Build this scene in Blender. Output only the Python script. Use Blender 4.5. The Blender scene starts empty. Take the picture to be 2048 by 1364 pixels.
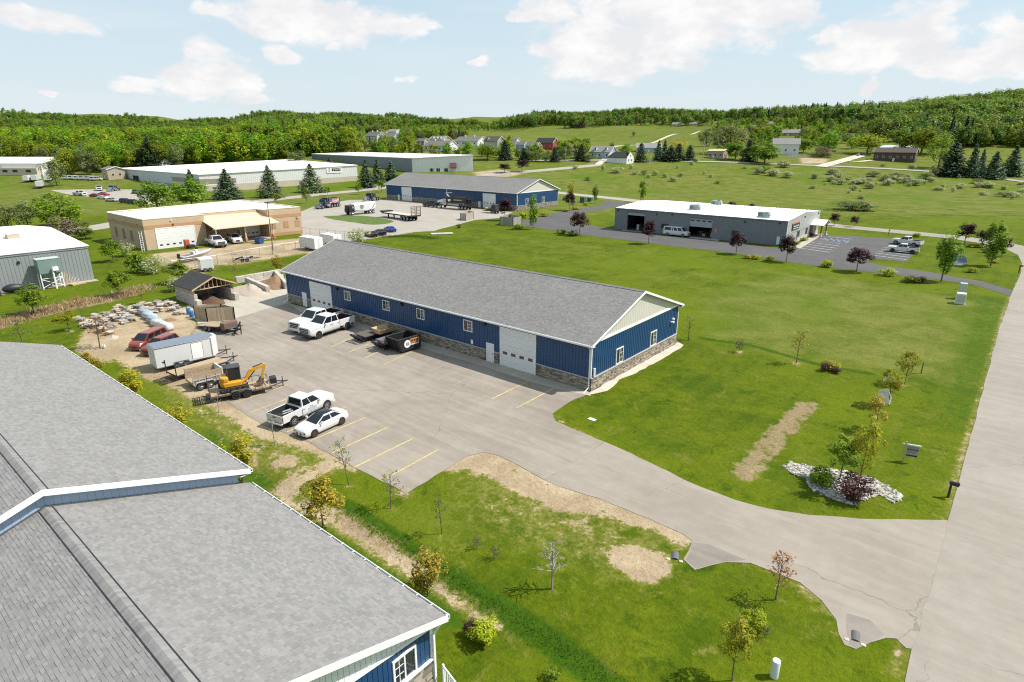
import bpy, bmesh, math, random
import numpy as np
from mathutils import Vector, Matrix
from mathutils.geometry import delaunay_2d_cdt
random.seed(7)
NP = np.random.default_rng(7)
SC = bpy.context.scene
COL = SC.collection
PI = math.pi
RU = random.uniform
MU, SU, NA, FX = 'MULTIPLY', 'SUBTRACT', np.array, 'fix'
PM, O3 = (-1, 1), (0, 0, 0)
COS, SIN, ATAN2 = math.cos, math.sin, math.atan2
# ------------------------------------------------------------------ camera
FPX, PITCH, ROLL, YAW, CAMH = 1207.72, .32, .0015, -.6915, 24.0
_F = NA([SIN(YAW)*COS(PITCH), COS(YAW)*COS(PITCH), -SIN(PITCH)])
_R = NA([COS(YAW), -SIN(YAW), 0.0])
_U = np.cross(_R, _F)
_R, _U = COS(ROLL)*_R+SIN(ROLL)*_U, -SIN(ROLL)*_R+COS(ROLL)*_U
CAM = NA([0, 0, CAMH])
cam_data = bpy.data.cameras.new('camera')
cam_data.sensor_width = 36.0
cam_data.lens = 36.0*FPX/2048.0
cam_data.clip_start = 0.5
cam_data.clip_end = 20000
cam = bpy.data.objects.new('camera', cam_data)
COL.objects.link(cam)
cam.matrix_world = Matrix(((_R[0], _U[0], -_F[0], 0), (_R[1], _U[1], -_F[1], 0), (_R[2], _U[2], -_F[2], CAMH), (0, 0, 0, 1)))
SC.camera = cam
# ------------------------------------------------------------------ exposure, renderer
SC.view_settings.view_transform = 'Standard'
SC.view_settings.look = 'None'
SC.view_settings.gamma = 1.0
SC.view_settings.use_curve_mapping = False
SC.view_settings.exposure = 0.36
SC.cycles.use_denoising = False
SC.cycles.filter_width = 1.15
SC.cycles.use_adaptive_sampling = True
SC.cycles.adaptive_threshold = 0.01
SC.cycles.max_bounces = 6
SC.cycles.diffuse_bounces = 3
SC.cycles.glossy_bounces = 3
SC.cycles.transmission_bounces = 3
SC.cycles.transparent_max_bounces = 6
SC.cycles.caustics_reflective = False
SC.cycles.caustics_refractive = False
# ------------------------------------------------------------------ sun
SUN_EL, SUN_AZ = math.radians(52.5), math.radians(42.0)
sun_dir = Vector((COS(SUN_AZ)*COS(SUN_EL), SIN(SUN_AZ)*COS(SUN_EL), SIN(SUN_EL)))
sun_data = bpy.data.lights.new('sun', 'SUN')
sun_data.energy = 4.9
sun_data.angle = math.radians(0.55)
sun_data.color = (1.0, 0.955, 0.88)
sun = bpy.data.objects.new('sun', sun_data)
sun.rotation_euler = sun_dir.to_track_quat('Z', 'Y').to_euler()
sun.location = (60, 60, 120)
COL.objects.link(sun)
# ------------------------------------------------------------------ node helper
class NT:
 def __init__(self, tree):
  self.t = tree
  tree.nodes.clear()
 def n(self, typ, **kw):
  nd = self.t.nodes.new(typ)
  for k, v in kw.items():
   if k.startswith('i_'):
    nd.inputs[k[2:]].default_value = v
   else:
    setattr(nd, k, v)
  return nd
 def l(self, a, b):
  self.t.links.new(a, b)
 def put(self, sock, v):
  if hasattr(v, 'links') or isinstance(v, bpy.types.NodeSocket):
   self.l(v, sock)
  elif v is not None:
   sock.default_value = v
 def math(self, op, a, b=None, c=None, clamp=False):
  m = self.n('ShaderNodeMath', operation=op, use_clamp=clamp)
  for i, v in enumerate((a, b, c)):
   if v is not None:
    self.put(m.inputs[i], v)
  return m.outputs[0]
 def mix(self, f, a, b, mode='MIX'):
  m = self.n('ShaderNodeMix', data_type='RGBA', blend_type=mode)
  m.clamp_factor = True
  self.put(m.inputs[0], f)
  for i, v in ((6, a), (7, b)):
   if isinstance(v, (tuple, list)):
    v = tuple(v)+(1,) if len(v) == 3 else tuple(v)
   self.put(m.inputs[i], v)
  return m.outputs[2]
 def noise(self, vec, scale, detail=3, rough=.55, dist=0.0, dim='3D'):
  m = self.n('ShaderNodeTexNoise', noise_dimensions=dim)
  m.inputs['Scale'].default_value = scale
  m.inputs['Detail'].default_value = detail
  m.inputs['Roughness'].default_value = rough
  m.inputs['Distortion'].default_value = dist
  if vec is not None:
   self.l(vec, m.inputs['Vector'])
  return m.outputs[0]
 def ramp(self, v, a, b, lo=0.0, hi=1.0, smooth=True):
  m = self.n('ShaderNodeMapRange', interpolation_type='SMOOTHSTEP' if smooth else 'LINEAR')
  self.put(m.inputs[0], v)
  for i, q in ((1, a), (2, b), (3, lo), (4, hi)):
   self.put(m.inputs[i], q)
  return m.outputs[0]
def pix_dir(px, py):
 d = _R*(px-1024)+_U*(682-py)+_F*FPX
 return d/np.linalg.norm(d)
# ------------------------------------------------------------------ sky
world = bpy.data.worlds.new('World')
SC.world = world
world.use_nodes = True
W = NT(world.node_tree)
sky = W.n('ShaderNodeTexSky', sky_type='NISHITA')
sky.sun_disc = False
sky.sun_elevation = SUN_EL
sky.sun_rotation = PI/2-SUN_AZ
sky.air_density = 1.0
sky.dust_density = 1.4
sky.ozone_density = 1.0
sky.altitude = 200
tc = W.n('ShaderNodeTexCoord')
sep = W.n('ShaderNodeSeparateXYZ')
W.l(tc.outputs['Generated'], sep.inputs[0])
X, Y, Z = sep.outputs
el = W.math('ARCSINE', Z)
cx, sx = COS(YAW), SIN(YAW)
fwd = W.math('ADD', W.math(MU, X, sx), W.math(MU, Y, cx))
rgt = W.math(SU, W.math(MU, X, cx), W.math(MU, Y, sx))
az = W.math('ARCTAN2', rgt, fwd)
comb = W.n('ShaderNodeCombineXYZ')
W.l(az, comb.inputs[0]); W.l(W.math(MU, el, 1.7), comb.inputs[1])
v = comb.outputs[0]
n1 = W.noise(v, 13, 10, .62, .5)
n2 = W.noise(v, 38, 8, .68)
nz = W.math('ADD', W.math(MU, n1, .72), W.math(MU, n2, .28))
clouds = [(50, 38, 125, 24), (120, 46, 60, 15), (640, 35, 175, 42), (800, 48, 70, 18), (430, 12, 36, 14), (560, 104, 44, 16),
   (415, 108, 50, 34), (420, 160, 90, 36), (255, 163, 55, 16), (520, 194, 35, 8), (676, 84, 22, 10), (813, 164, 16, 7),
   (1320, 50, 230, 72), (1210, 125, 130, 34), (1130, 92, 70, 28), (1480, 20, 120, 40), (1090, 20, 60, 16), (1590, 18, 60, 25),
   (1740, 92, 125, 44), (1850, 50, 90, 50), (2010, 75, 60, 45), (1950, 120, 150, 28), (1735, 172, 20, 18), (1860, 138, 22, 14),
   (2040, 188, 24, 10), (955, 124, 22, 5), (1030, 24, 24, 12), (1640, 60, 30, 12), (112, 195, 12, 5),
   (-160, 60, 120, 40), (2300, 90, 160, 60), (300, -180, 260, 70), (900, -260, 300, 80), (1600, -200, 320, 90), (2250, -120, 180, 70), (-200, -160, 200, 70)]
wa_ = W.n('ShaderNodeTexNoise'); wa_.inputs['Scale'].default_value = 10; wa_.inputs['Detail'].default_value = 6; W.l(v, wa_.inputs['Vector'])
ws_ = W.n('ShaderNodeSeparateXYZ'); W.l(wa_.outputs['Color'], ws_.inputs[0])
az2 = W.math('ADD', az, W.math(MU, W.math(SU, ws_.outputs[0], .5), .13)); el2 = W.math('ADD', el, W.math(MU, W.math(SU, ws_.outputs[1], .5), .055))
acc = None
for (px, py, hw, hh) in clouds:
 d0 = pix_dir(px, py); d1 = pix_dir(px+hw, py); d2 = pix_dir(px, py-hh)
 def ae(d):
  return (ATAN2(d[0]*cx-d[1]*sx, d[0]*sx+d[1]*cx), math.asin(d[2]))
 (a0, e0), (a1, _), (_, e2) = ae(d0), ae(d1), ae(d2)
 wa, we = max(abs(a1-a0), .004)*1.45, max(abs(e2-e0), .003)*1.6
 q = W.math('ADD', W.math('POWER', W.math('ABSOLUTE', W.math(MU, W.math(SU, az2, a0), 1/wa)), 2.0),
    W.math('POWER', W.math('ABSOLUTE', W.math(MU, W.math(SU, el2, e0), 1/we)), 2.0))
 b = W.math(SU, 1.0, q, clamp=True)
 acc = b if acc is None else W.math('MAXIMUM', acc, b)
away = W.ramp(fwd, .62, .30)
nbig = W.noise(v, 2.6, 2, .5)
acc = W.math('MAXIMUM', acc, W.math(MU, W.math(MU, W.ramp(nbig, .5, .68), away), W.ramp(el, .02, .12)))
cmask = W.ramp(W.math('ADD', W.math(MU, acc, .95), W.math(MU, W.math(SU, nz, .5), 2.8)), .16, .74)
cmask = W.math(MU, cmask, W.ramp(acc, 0.0, .18))
comb2 = W.n('ShaderNodeCombineXYZ')
W.l(W.math(MU, az, .55), comb2.inputs[0]); W.l(W.math(MU, el, 5.0), comb2.inputs[1])
veil = W.ramp(W.noise(comb2.outputs[0], 3.2, 5, .55, .3), .40, .72)
lowhaze = W.ramp(el, .30, .0)
skycol = W.n('ShaderNodeVectorMath', operation='SCALE')
W.l(sky.outputs[0], skycol.inputs[0]); skycol.inputs[3].default_value = 0.125
base = W.mix(W.math('ADD', W.math(MU, lowhaze, .10), .70), skycol.outputs[0], (.385, .525, .605))
base = W.mix(W.math(MU, lowhaze, .75), base, (.545, .605, .625))
base = W.mix(W.math(MU, veil, .38), base, (.58, .62, .64))
shade = W.ramp(W.noise(v, 14, 4, .6), .35, .68)
ccol = W.mix(shade, (.60, .60, .615), (.72, .71, .70))
final = W.mix(W.math(MU, cmask, .96), base, ccol)
bg = W.n('ShaderNodeBackground')
W.l(final, bg.inputs[0]); bg.inputs[1].default_value = 1.10
wo = W.n('ShaderNodeOutputWorld')
W.l(bg.outputs[0], wo.inputs[0])
# ------------------------------------------------------------------ terrain and photo-to-ground helper
_PW = NA([-400, 320, 450, 540, 750, 1400, 2600, 6000.])
_PZ = NA([0, 0, 10, 17.5, 30, 62, 112, 130.])
def _sm(a, b, t):
 t = np.clip((np.asarray(t, float)-a)/(b-a), 0, 1)
 return t*t*(3-2*t)
def terrain(x, y):
 x = np.asarray(x, float); y = np.asarray(y, float)
 w = sx*x+cx*y; s = cx*x-sx*y
 z = np.interp(w, _PW, _PZ)
 kl = _sm(60, -160, s)
 z = z*(1-kl)+kl*np.interp(w, [-400, 320, 450, 560, 1000, 1700, 2700, 6000.], [0, 0, 9, 15, 20, 60, 118, 130.])
 far = _sm(480, 900, w)
 z = z+far*(12*np.sin(s*.0062+1.3+w*.002)+8*np.sin(s*.0131+.4)*np.cos(w*.0055)+3.5*np.sin(s*.027+w*.011))
 z = z+34*np.exp(-((s-640)/230)**2-((w-720)/210)**2)*_sm(380, 520, w)
 z = z+14*np.exp(-((s-330)/160)**2-((w-950)/200)**2)
 return z
def P(px, py, dz=0.0):
 d = _R*(px-1024)+_U*(682-py)+_F*FPX
 d = d/np.linalg.norm(d)
 t0 = None
 if d[2] < -1e-4:
  t = (dz-CAMH)/d[2]
  g = CAM+d*t
  if sx*g[0]+cx*g[1] < 318:
   return g
 ts = np.concatenate([np.arange(250, 1200, 2.0), np.arange(1200, 5000, 8.0)])
 pts = CAM[None]+d[None]*ts[:, None]
 below = np.nonzero(pts[:, 2] < terrain(pts[:, 0], pts[:, 1])+dz)[0]
 t = ts[below[0]] if len(below) else 3000.0
 g = CAM+d*t
 g[2] = terrain(g[0], g[1])+dz
 return g
def Pz(px, py, z):
 d = _R*(px-1024)+_U*(682-py)+_F*FPX
 return CAM+d*((z-CAMH)/d[2])
def hpx(g, top):
 d = np.asarray(g, float)-CAM
 k = (682-top)/FPX
 return float((k*(d@_F)-d@_U)/(_U[2]-k*_F[2]))
def wpx(g, n):
 return float((np.asarray(g, float)-CAM)@_F)*n/FPX
def V2(*pp):
 return [tuple(P(*q)[:2]) for q in pp]
# ------------------------------------------------------------------ materials
MATS = {}
def M(name, col=None, rough=.6, var=.12, scale=3.0, bump=0.0, metal=0.0, col2=None, spec=.5, rnd=0.0, coat=0.0, stretch=None, isl=0.0, detail=4):
 if name in MATS:
  return MATS[name]
 m = bpy.data.materials.new(name)
 m.use_nodes = True
 T = NT(m.node_tree)
 tc = T.n('ShaderNodeTexCoord')
 oi = T.n('ShaderNodeObjectInfo')
 vec = T.n('ShaderNodeVectorMath', operation='ADD')
 T.l(tc.outputs['Object'], vec.inputs[0])
 off = T.n('ShaderNodeVectorMath', operation='SCALE')
 off.inputs[0].default_value = (17., 31., 23.)
 T.l(oi.outputs['Random'], off.inputs[3])
 T.l(off.outputs[0], vec.inputs[1])
 v = vec.outputs[0]
 if stretch:
  mp = T.n('ShaderNodeVectorMath', operation=MU)
  mp.inputs[1].default_value = stretch
  T.l(v, mp.inputs[0]); v = mp.outputs[0]
 nz = T.noise(v, scale, detail, .6)
 big = T.noise(v, scale*.17, 2, .5)
 k = T.math('ADD', T.math(MU, T.math(SU, nz, .5), var*2.2), 1.0)
 k = T.math(MU, k, T.math('ADD', T.math(MU, T.math(SU, big, .5), var*1.6), 1.0))
 if rnd:
  k = T.math(MU, k, T.math('ADD', T.math(MU, T.math(SU, oi.outputs['Random'], .5), rnd*2), 1.0))
 if isl:
  g = T.n('ShaderNodeNewGeometry')
  r = T.math('FRACT', T.math('ADD', g.outputs['Random Per Island'], oi.outputs['Random']))
  k = T.math(MU, k, T.math('ADD', T.math(MU, T.math(SU, r, .5), isl*2), 1.0))
 base = tuple(col)+(1,)
 if col2 is not None:
  base = T.mix(T.ramp(T.noise(v, scale*.6, 5, .65), .42, .68), tuple(col)+(1,), tuple(col2)+(1,))
 sc = T.n('ShaderNodeVectorMath', operation='SCALE')
 T.put(sc.inputs[0], base if not isinstance(base, tuple) else base[:3])
 T.l(k, sc.inputs[3])
 b = T.n('ShaderNodeBsdfPrincipled')
 T.l(sc.outputs[0], b.inputs['Base Color'])
 b.inputs['Metallic'].default_value = metal
 b.inputs['Specular IOR Level'].default_value = spec
 T.l(T.math('ADD', T.math(MU, T.math(SU, nz, .5), .16), rough, clamp=True), b.inputs['Roughness'])
 if coat:
  b.inputs['Coat Weight'].default_value = coat
  b.inputs['Coat Roughness'].default_value = .06
 if bump:
  bp = T.n('ShaderNodeBump')
  bp.inputs['Strength'].default_value = min(1.0, bump)
  bp.inputs['Distance'].default_value = .03
  T.l(nz, bp.inputs['Height'])
  T.l(bp.outputs[0], b.inputs['Normal'])
 o = T.n('ShaderNodeOutputMaterial')
 T.l(b.outputs[0], o.inputs[0])
 MATS[name] = m
 return m
def leafmat(name, col, col2, trans=.35, isl=.35, rnd=.18, hue=0.0):
 if name in MATS:
  return MATS[name]
 m = bpy.data.materials.new(name); m.use_nodes = True
 T = NT(m.node_tree)
 oi = T.n('ShaderNodeObjectInfo'); g = T.n('ShaderNodeNewGeometry'); tc = T.n('ShaderNodeTexCoord')
 r = T.math('FRACT', T.math('ADD', g.outputs['Random Per Island'], oi.outputs['Random']))
 n = T.noise(tc.outputs['Object'], .9, 2, .5)
 c = T.mix(T.math('ADD', T.math(MU, r, .6), T.math(MU, T.math(SU, n, .5), 1.3), clamp=True), col, col2)
 k = T.math('ADD', T.math(MU, T.math(SU, r, .5), isl*2), 1.0)
 k = T.math(MU, k, T.math('ADD', T.math(MU, T.math(SU, oi.outputs['Random'], .5), rnd*2), 1.0))
 sc = T.n('ShaderNodeVectorMath', operation='SCALE')
 T.l(c, sc.inputs[0]); T.l(k, sc.inputs[3])
 col_ = sc.outputs[0]
 if hue:
  hs = T.n('ShaderNodeHueSaturation')
  T.l(T.math('ADD', T.math(MU, T.math(SU, T.math('FRACT', T.math(MU, oi.outputs['Random'], 7.3)), .5), hue), .5), hs.inputs['Hue'])
  T.l(col_, hs.inputs['Color']); col_ = hs.outputs[0]
 d = T.n('ShaderNodeBsdfPrincipled'); T.l(col_, d.inputs['Base Color'])
 d.inputs['Roughness'].default_value = .55; d.inputs['Specular IOR Level'].default_value = .25
 t = T.n('ShaderNodeBsdfTranslucent'); T.l(col_, t.inputs[0])
 mx = T.n('ShaderNodeMixShader'); mx.inputs[0].default_value = trans
 T.l(d.outputs[0], mx.inputs[1]); T.l(t.outputs[0], mx.inputs[2])
 o = T.n('ShaderNodeOutputMaterial'); T.l(mx.outputs[0], o.inputs[0])
 MATS[name] = m
 return m
# ------------------------------------------------------------------ mesh builder
KID = {}
class MB:
 def __init__(s):
  s.v = []; s.f = []; s.mi = []
 def add(s, verts, faces, m=0):
  b = len(s.v)
  s.v.extend([tuple(map(float, q)) for q in verts])
  s.f.extend([tuple(b+i for i in q) for q in faces])
  s.mi.extend([m]*len(faces))
  return s
 def bx(s, x0, x1, y0, y1, z0, z1, m=0):
  if x0 > x1: x0, x1 = x1, x0
  if y0 > y1: y0, y1 = y1, y0
  if z0 > z1: z0, z1 = z1, z0
  vs = [(x0, y0, z0), (x1, y0, z0), (x1, y1, z0), (x0, y1, z0), (x0, y0, z1), (x1, y0, z1), (x1, y1, z1), (x0, y1, z1)]
  return s.add(vs, [(3, 2, 1, 0), (4, 5, 6, 7), (0, 1, 5, 4), (1, 2, 6, 5), (2, 3, 7, 6), (3, 0, 4, 7)], m)
 def hexa(s, lo, hi, m=0):
  return s.add(list(lo)+list(hi), [(3, 2, 1, 0), (4, 5, 6, 7), (0, 1, 5, 4), (1, 2, 6, 5), (2, 3, 7, 6), (3, 0, 4, 7)], m)
 def fbox(s, O, u, n, u0, u1, z0, z1, d0, d1, m=0):
  O = NA(O, float); u = NA(u, float); n = NA(n, float); k = NA([0, 0, 1.])
  def q(a, z, d): return O+u*a+k*z+n*d
  lo = [q(u0, z0, d0), q(u1, z0, d0), q(u1, z0, d1), q(u0, z0, d1)]
  hi = [q(u0, z1, d0), q(u1, z1, d0), q(u1, z1, d1), q(u0, z1, d1)]
  if np.dot(np.cross(u, n), k) < 0:
   lo, hi = lo[::-1], hi[::-1]
  return s.hexa(lo, hi, m)
 def prism(s, poly, z0, z1, m=0):
  n = len(poly)
  a = sum(poly[i][0]*poly[(i+1) % n][1]-poly[(i+1) % n][0]*poly[i][1] for i in range(n))
  if a < 0: poly = poly[::-1]
  vs = [(p[0], p[1], z0) for p in poly]+[(p[0], p[1], z1) for p in poly]
  fs = [tuple(range(n-1, -1, -1)), tuple(range(n, 2*n))]+[(i, (i+1) % n, n+(i+1) % n, n+i) for i in range(n)]
  return s.add(vs, fs, m)
 def xprism(s, prof, y0, y1, m=0):
  n = len(prof)
  a = sum(prof[i][0]*prof[(i+1) % n][1]-prof[(i+1) % n][0]*prof[i][1] for i in range(n))
  if a < 0: prof = prof[::-1]
  if y0 > y1: y0, y1 = y1, y0
  vs = [(p[0], y0, p[1]) for p in prof]+[(p[0], y1, p[1]) for p in prof]
  fs = [tuple(range(n)), tuple(range(2*n-1, n-1, -1))]+[(i, n+i, n+(i+1) % n, (i+1) % n) for i in range(n)]
  return s.add(vs, fs, m)
 def yprism(s, prof, x0, x1, m=0):
  b = len(s.v)
  s.xprism(prof, x0, x1, m)
  for i in range(b, len(s.v)):
   x, y, z = s.v[i]; s.v[i] = (y, x, z)
  k = len(prof)+2
  for i in range(len(s.f)-k, len(s.f)): s.f[i] = s.f[i][::-1]
  return s
 def tube(s, p0, p1, r0, r1=None, n=8, m=0, cap=True):
  p0 = NA(p0, float); p1 = NA(p1, float); r1 = r0 if r1 is None else r1
  d = p1-p0; L = np.linalg.norm(d)
  if L < 1e-6: return s
  d /= L
  a = NA([0, 0, 1.]) if abs(d[2]) < .9 else NA([1., 0, 0])
  e1 = np.cross(d, a); e1 /= np.linalg.norm(e1); e2 = np.cross(d, e1)
  vs = []
  for p, r in ((p0, r0), (p1, r1)):
   for i in range(n):
    t = 2*PI*i/n
    vs.append(p+e1*COS(t)*r+e2*SIN(t)*r)
  fs = [(i, n+i, n+(i+1) % n, (i+1) % n) for i in range(n)]
  if cap:
   fs += [tuple(range(n)), tuple(range(2*n-1, n-1, -1))]
  return s.add(vs, fs, m)
 def lathe(s, prof, c=O3, axis='z', n=16, m=0):
  vs = []; fs = []
  for (r, h) in prof:
   for i in range(n):
    t = 2*PI*i/n
    a, b = r*COS(t), r*SIN(t)
    q = {'z': (a, b, h), 'y': (b, h, a), 'x': (h, a, b)}[axis]
    vs.append((q[0]+c[0], q[1]+c[1], q[2]+c[2]))
  k = len(prof)
  for j in range(k-1):
   for i in range(n):
    fs.append((j*n+i, j*n+(i+1) % n, (j+1)*n+(i+1) % n, (j+1)*n+i))
  if prof[0][0] > 1e-4: fs.append(tuple(range(n-1, -1, -1)))
  if prof[-1][0] > 1e-4: fs.append(tuple((k-1)*n+i for i in range(n)))
  return s.add(vs, fs, m)
 def loft(s, rings, m=0, closed=True, cap=True):
  n = len(rings[0]); vs = [p for r in rings for p in r]; fs = []
  for j in range(len(rings)-1):
   for i in range(n if closed else n-1):
    fs.append((j*n+i, j*n+(i+1) % n, (j+1)*n+(i+1) % n, (j+1)*n+i))
  if cap:
   fs.append(tuple(range(n-1, -1, -1))); fs.append(tuple((len(rings)-1)*n+i for i in range(n)))
  return s.add(vs, fs, m)
 def blob(s, c, r, seed=0, m=0, sub=2, jit=.22, flat=0.0):
  bm = bmesh.new()
  bmesh.ops.create_icosphere(bm, subdivisions=sub, radius=1.0)
  rr = random.Random(seed)
  ph = [rr.uniform(0, 6.28) for _ in range(6)]
  vs = []
  for q in bm.verts:
   x, y, z = q.co
   k = 1+jit*(SIN(2.1*x+ph[0])*SIN(2.3*y+ph[1])+.6*SIN(3.7*z+ph[2]+2*x)+.4*SIN(5*y+ph[3]))+rr.uniform(-jit, jit)*.25
   zz = max(z*k, -flat) if flat else z*k
   vs.append((c[0]+x*k*r[0], c[1]+y*k*r[1], c[2]+zz*r[2]))
  fs = [tuple(w.index for w in f.verts) for f in bm.faces]
  bm.free()
  return s.add(vs, fs, m)
 def bd(s, name, mats, parent=None, smooth=False, bevel=0.0, kind=None, label=None, loc=None):
  me = bpy.data.meshes.new(name)
  me.from_pydata(s.v, [], s.f)
  if not isinstance(mats, (list, tuple)): mats = [mats]
  for q in mats: me.materials.append(q)
  if len(mats) > 1:
   me.polygons.foreach_set('material_index', s.mi)
  if bevel or smooth == 'fix':
   bm = bmesh.new(); bm.from_mesh(me)
   bmesh.ops.recalc_face_normals(bm, faces=bm.faces)
   if bevel:
    ed = [e for e in bm.edges if len(e.link_faces) == 2 and e.calc_face_angle(0) > .5]
    bmesh.ops.bevel(bm, geom=ed, offset=bevel, segments=1, affect='EDGES', profile=.6, clamp_overlap=True)
   bm.to_mesh(me); bm.free()
  if smooth:
   me.polygons.foreach_set('use_smooth', [True]*len(me.polygons))
   if smooth != 'all':
    try: me.set_sharp_from_angle(angle=math.radians(38))
    except Exception: pass
  me.update()
  o = bpy.data.objects.new(name, me)
  COL.objects.link(o)
  if parent is not None:
   o.parent = parent; KID.setdefault(parent.name, []).append(o)
  if loc is not None: o.location = loc
  if kind: o['kind'] = kind
  if label: o['label'] = label
  return o
def empty(name, label, cat, loc=O3, rz=0.0, group=None, sc=1.0):
 o = bpy.data.objects.new(name, None)
 o.empty_display_size = .5
 o.location = loc; o.rotation_euler = (0, 0, rz); o.scale = (sc, sc, sc) if not isinstance(sc, tuple) else sc
 o['label'] = label; o['category'] = cat
 if group: o['group'] = group
 COL.objects.link(o)
 return o
def tag(o, label, cat, group=None):
 o['label'] = label; o['category'] = cat
 if group: o['group'] = group
 return o
def copy_tree(o, parent=None):
 c = o.copy()
 COL.objects.link(c)
 if parent is not None:
  c.parent = parent; KID.setdefault(parent.name, []).append(c)
 for k in KID.get(o.name, []): copy_tree(k, c)
 return c
def dup(o, loc, rz, label=None, group=None, sc=None):
 c = copy_tree(o)
 c.location = loc; c.rotation_euler = (0, 0, rz)
 if sc is not None: c.scale = (sc, sc, sc) if not isinstance(sc, tuple) else sc
 if label: c['label'] = label
 if group: c['group'] = group
 return c
def share(o, name=None, parent=None, loc=None, rot=None, sc=None):
 c = bpy.data.objects.new(name or o.name.split('.')[0], o.data)
 COL.objects.link(c)
 if parent is not None:
  c.parent = parent; KID.setdefault(parent.name, []).append(c)
 if loc is not None: c.location = loc
 if rot is not None: c.rotation_euler = rot
 if sc is not None: c.scale = sc
 return c
# ------------------------------------------------------------------ ground
def near_line(Q, pts, wd):
 d = np.full(len(Q), 1e9)
 for a, b in zip(pts[:-1], pts[1:]):
  a = NA(a); b = NA(b); ab = b-a
  t = np.clip(((Q-a)@ab)/max(ab@ab, 1e-9), 0, 1)
  d = np.minimum(d, np.linalg.norm(Q-(a+t[:, None]*ab), axis=1))
 return d
def in_poly(Q, pts):
 n = len(pts); ins = np.zeros(len(Q), bool)
 for i in range(n):
  x0, y0 = pts[i]; x1, y1 = pts[(i+1) % n]
  if y0 == y1: continue
  c = ((y0 > Q[:, 1]) != (y1 > Q[:, 1])) & (Q[:, 0] < (x1-x0)*(Q[:, 1]-y0)/(y1-y0)+x0)
  ins ^= c
 return ins
def pmask(Q, px, soft):
 pts = V2(*px)
 lo = np.min(pts, 0)-soft-1; hi = np.max(pts, 0)+soft+1
 sel = np.nonzero(((Q > lo) & (Q < hi)).all(1))[0]
 out = np.zeros(len(Q))
 q = Q[sel]
 d = near_line(q, list(pts)+[pts[0]], soft)
 d = np.where(in_poly(q, pts), d, -d)
 out[sel] = np.clip(d/(2*soft)+.5, 0, 1)
 return out
def lmask(Q, px, w):
 pts = V2(*px)
 lo = np.min(pts, 0)-w; hi = np.max(pts, 0)+w
 sel = np.nonzero(((Q > lo) & (Q < hi)).all(1))[0]
 out = np.zeros(len(Q))
 out[sel] = np.clip(1.25-near_line(Q[sel], pts, w)/w, 0, 1)
 return out
def axis(segs):
 v = []
 for a, b, st in segs: v += list(np.arange(a, b-1e-6, st))
 return NA(v+[segs[-1][1]])
xs = axis([(-5200, -1400, 120), (-1400, -700, 14), (-700, -330, 6), (-330, -110, 2.0), (-110, 22, .62), (22, 120, 3), (120, 700, 14), (700, 2200, 60)])
ys = axis([(-500, -60, 40), (-60, 8, 3), (8, 104, .62), (104, 320, 2.0), (320, 700, 7), (700, 1500, 14), (1500, 5200, 120)])
GX, GY = np.meshgrid(xs, ys)
Q = np.stack([GX.ravel(), GY.ravel()], 1)
gz = terrain(Q[:, 0], Q[:, 1])
gw = sx*Q[:, 0]+cx*Q[:, 1]
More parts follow.
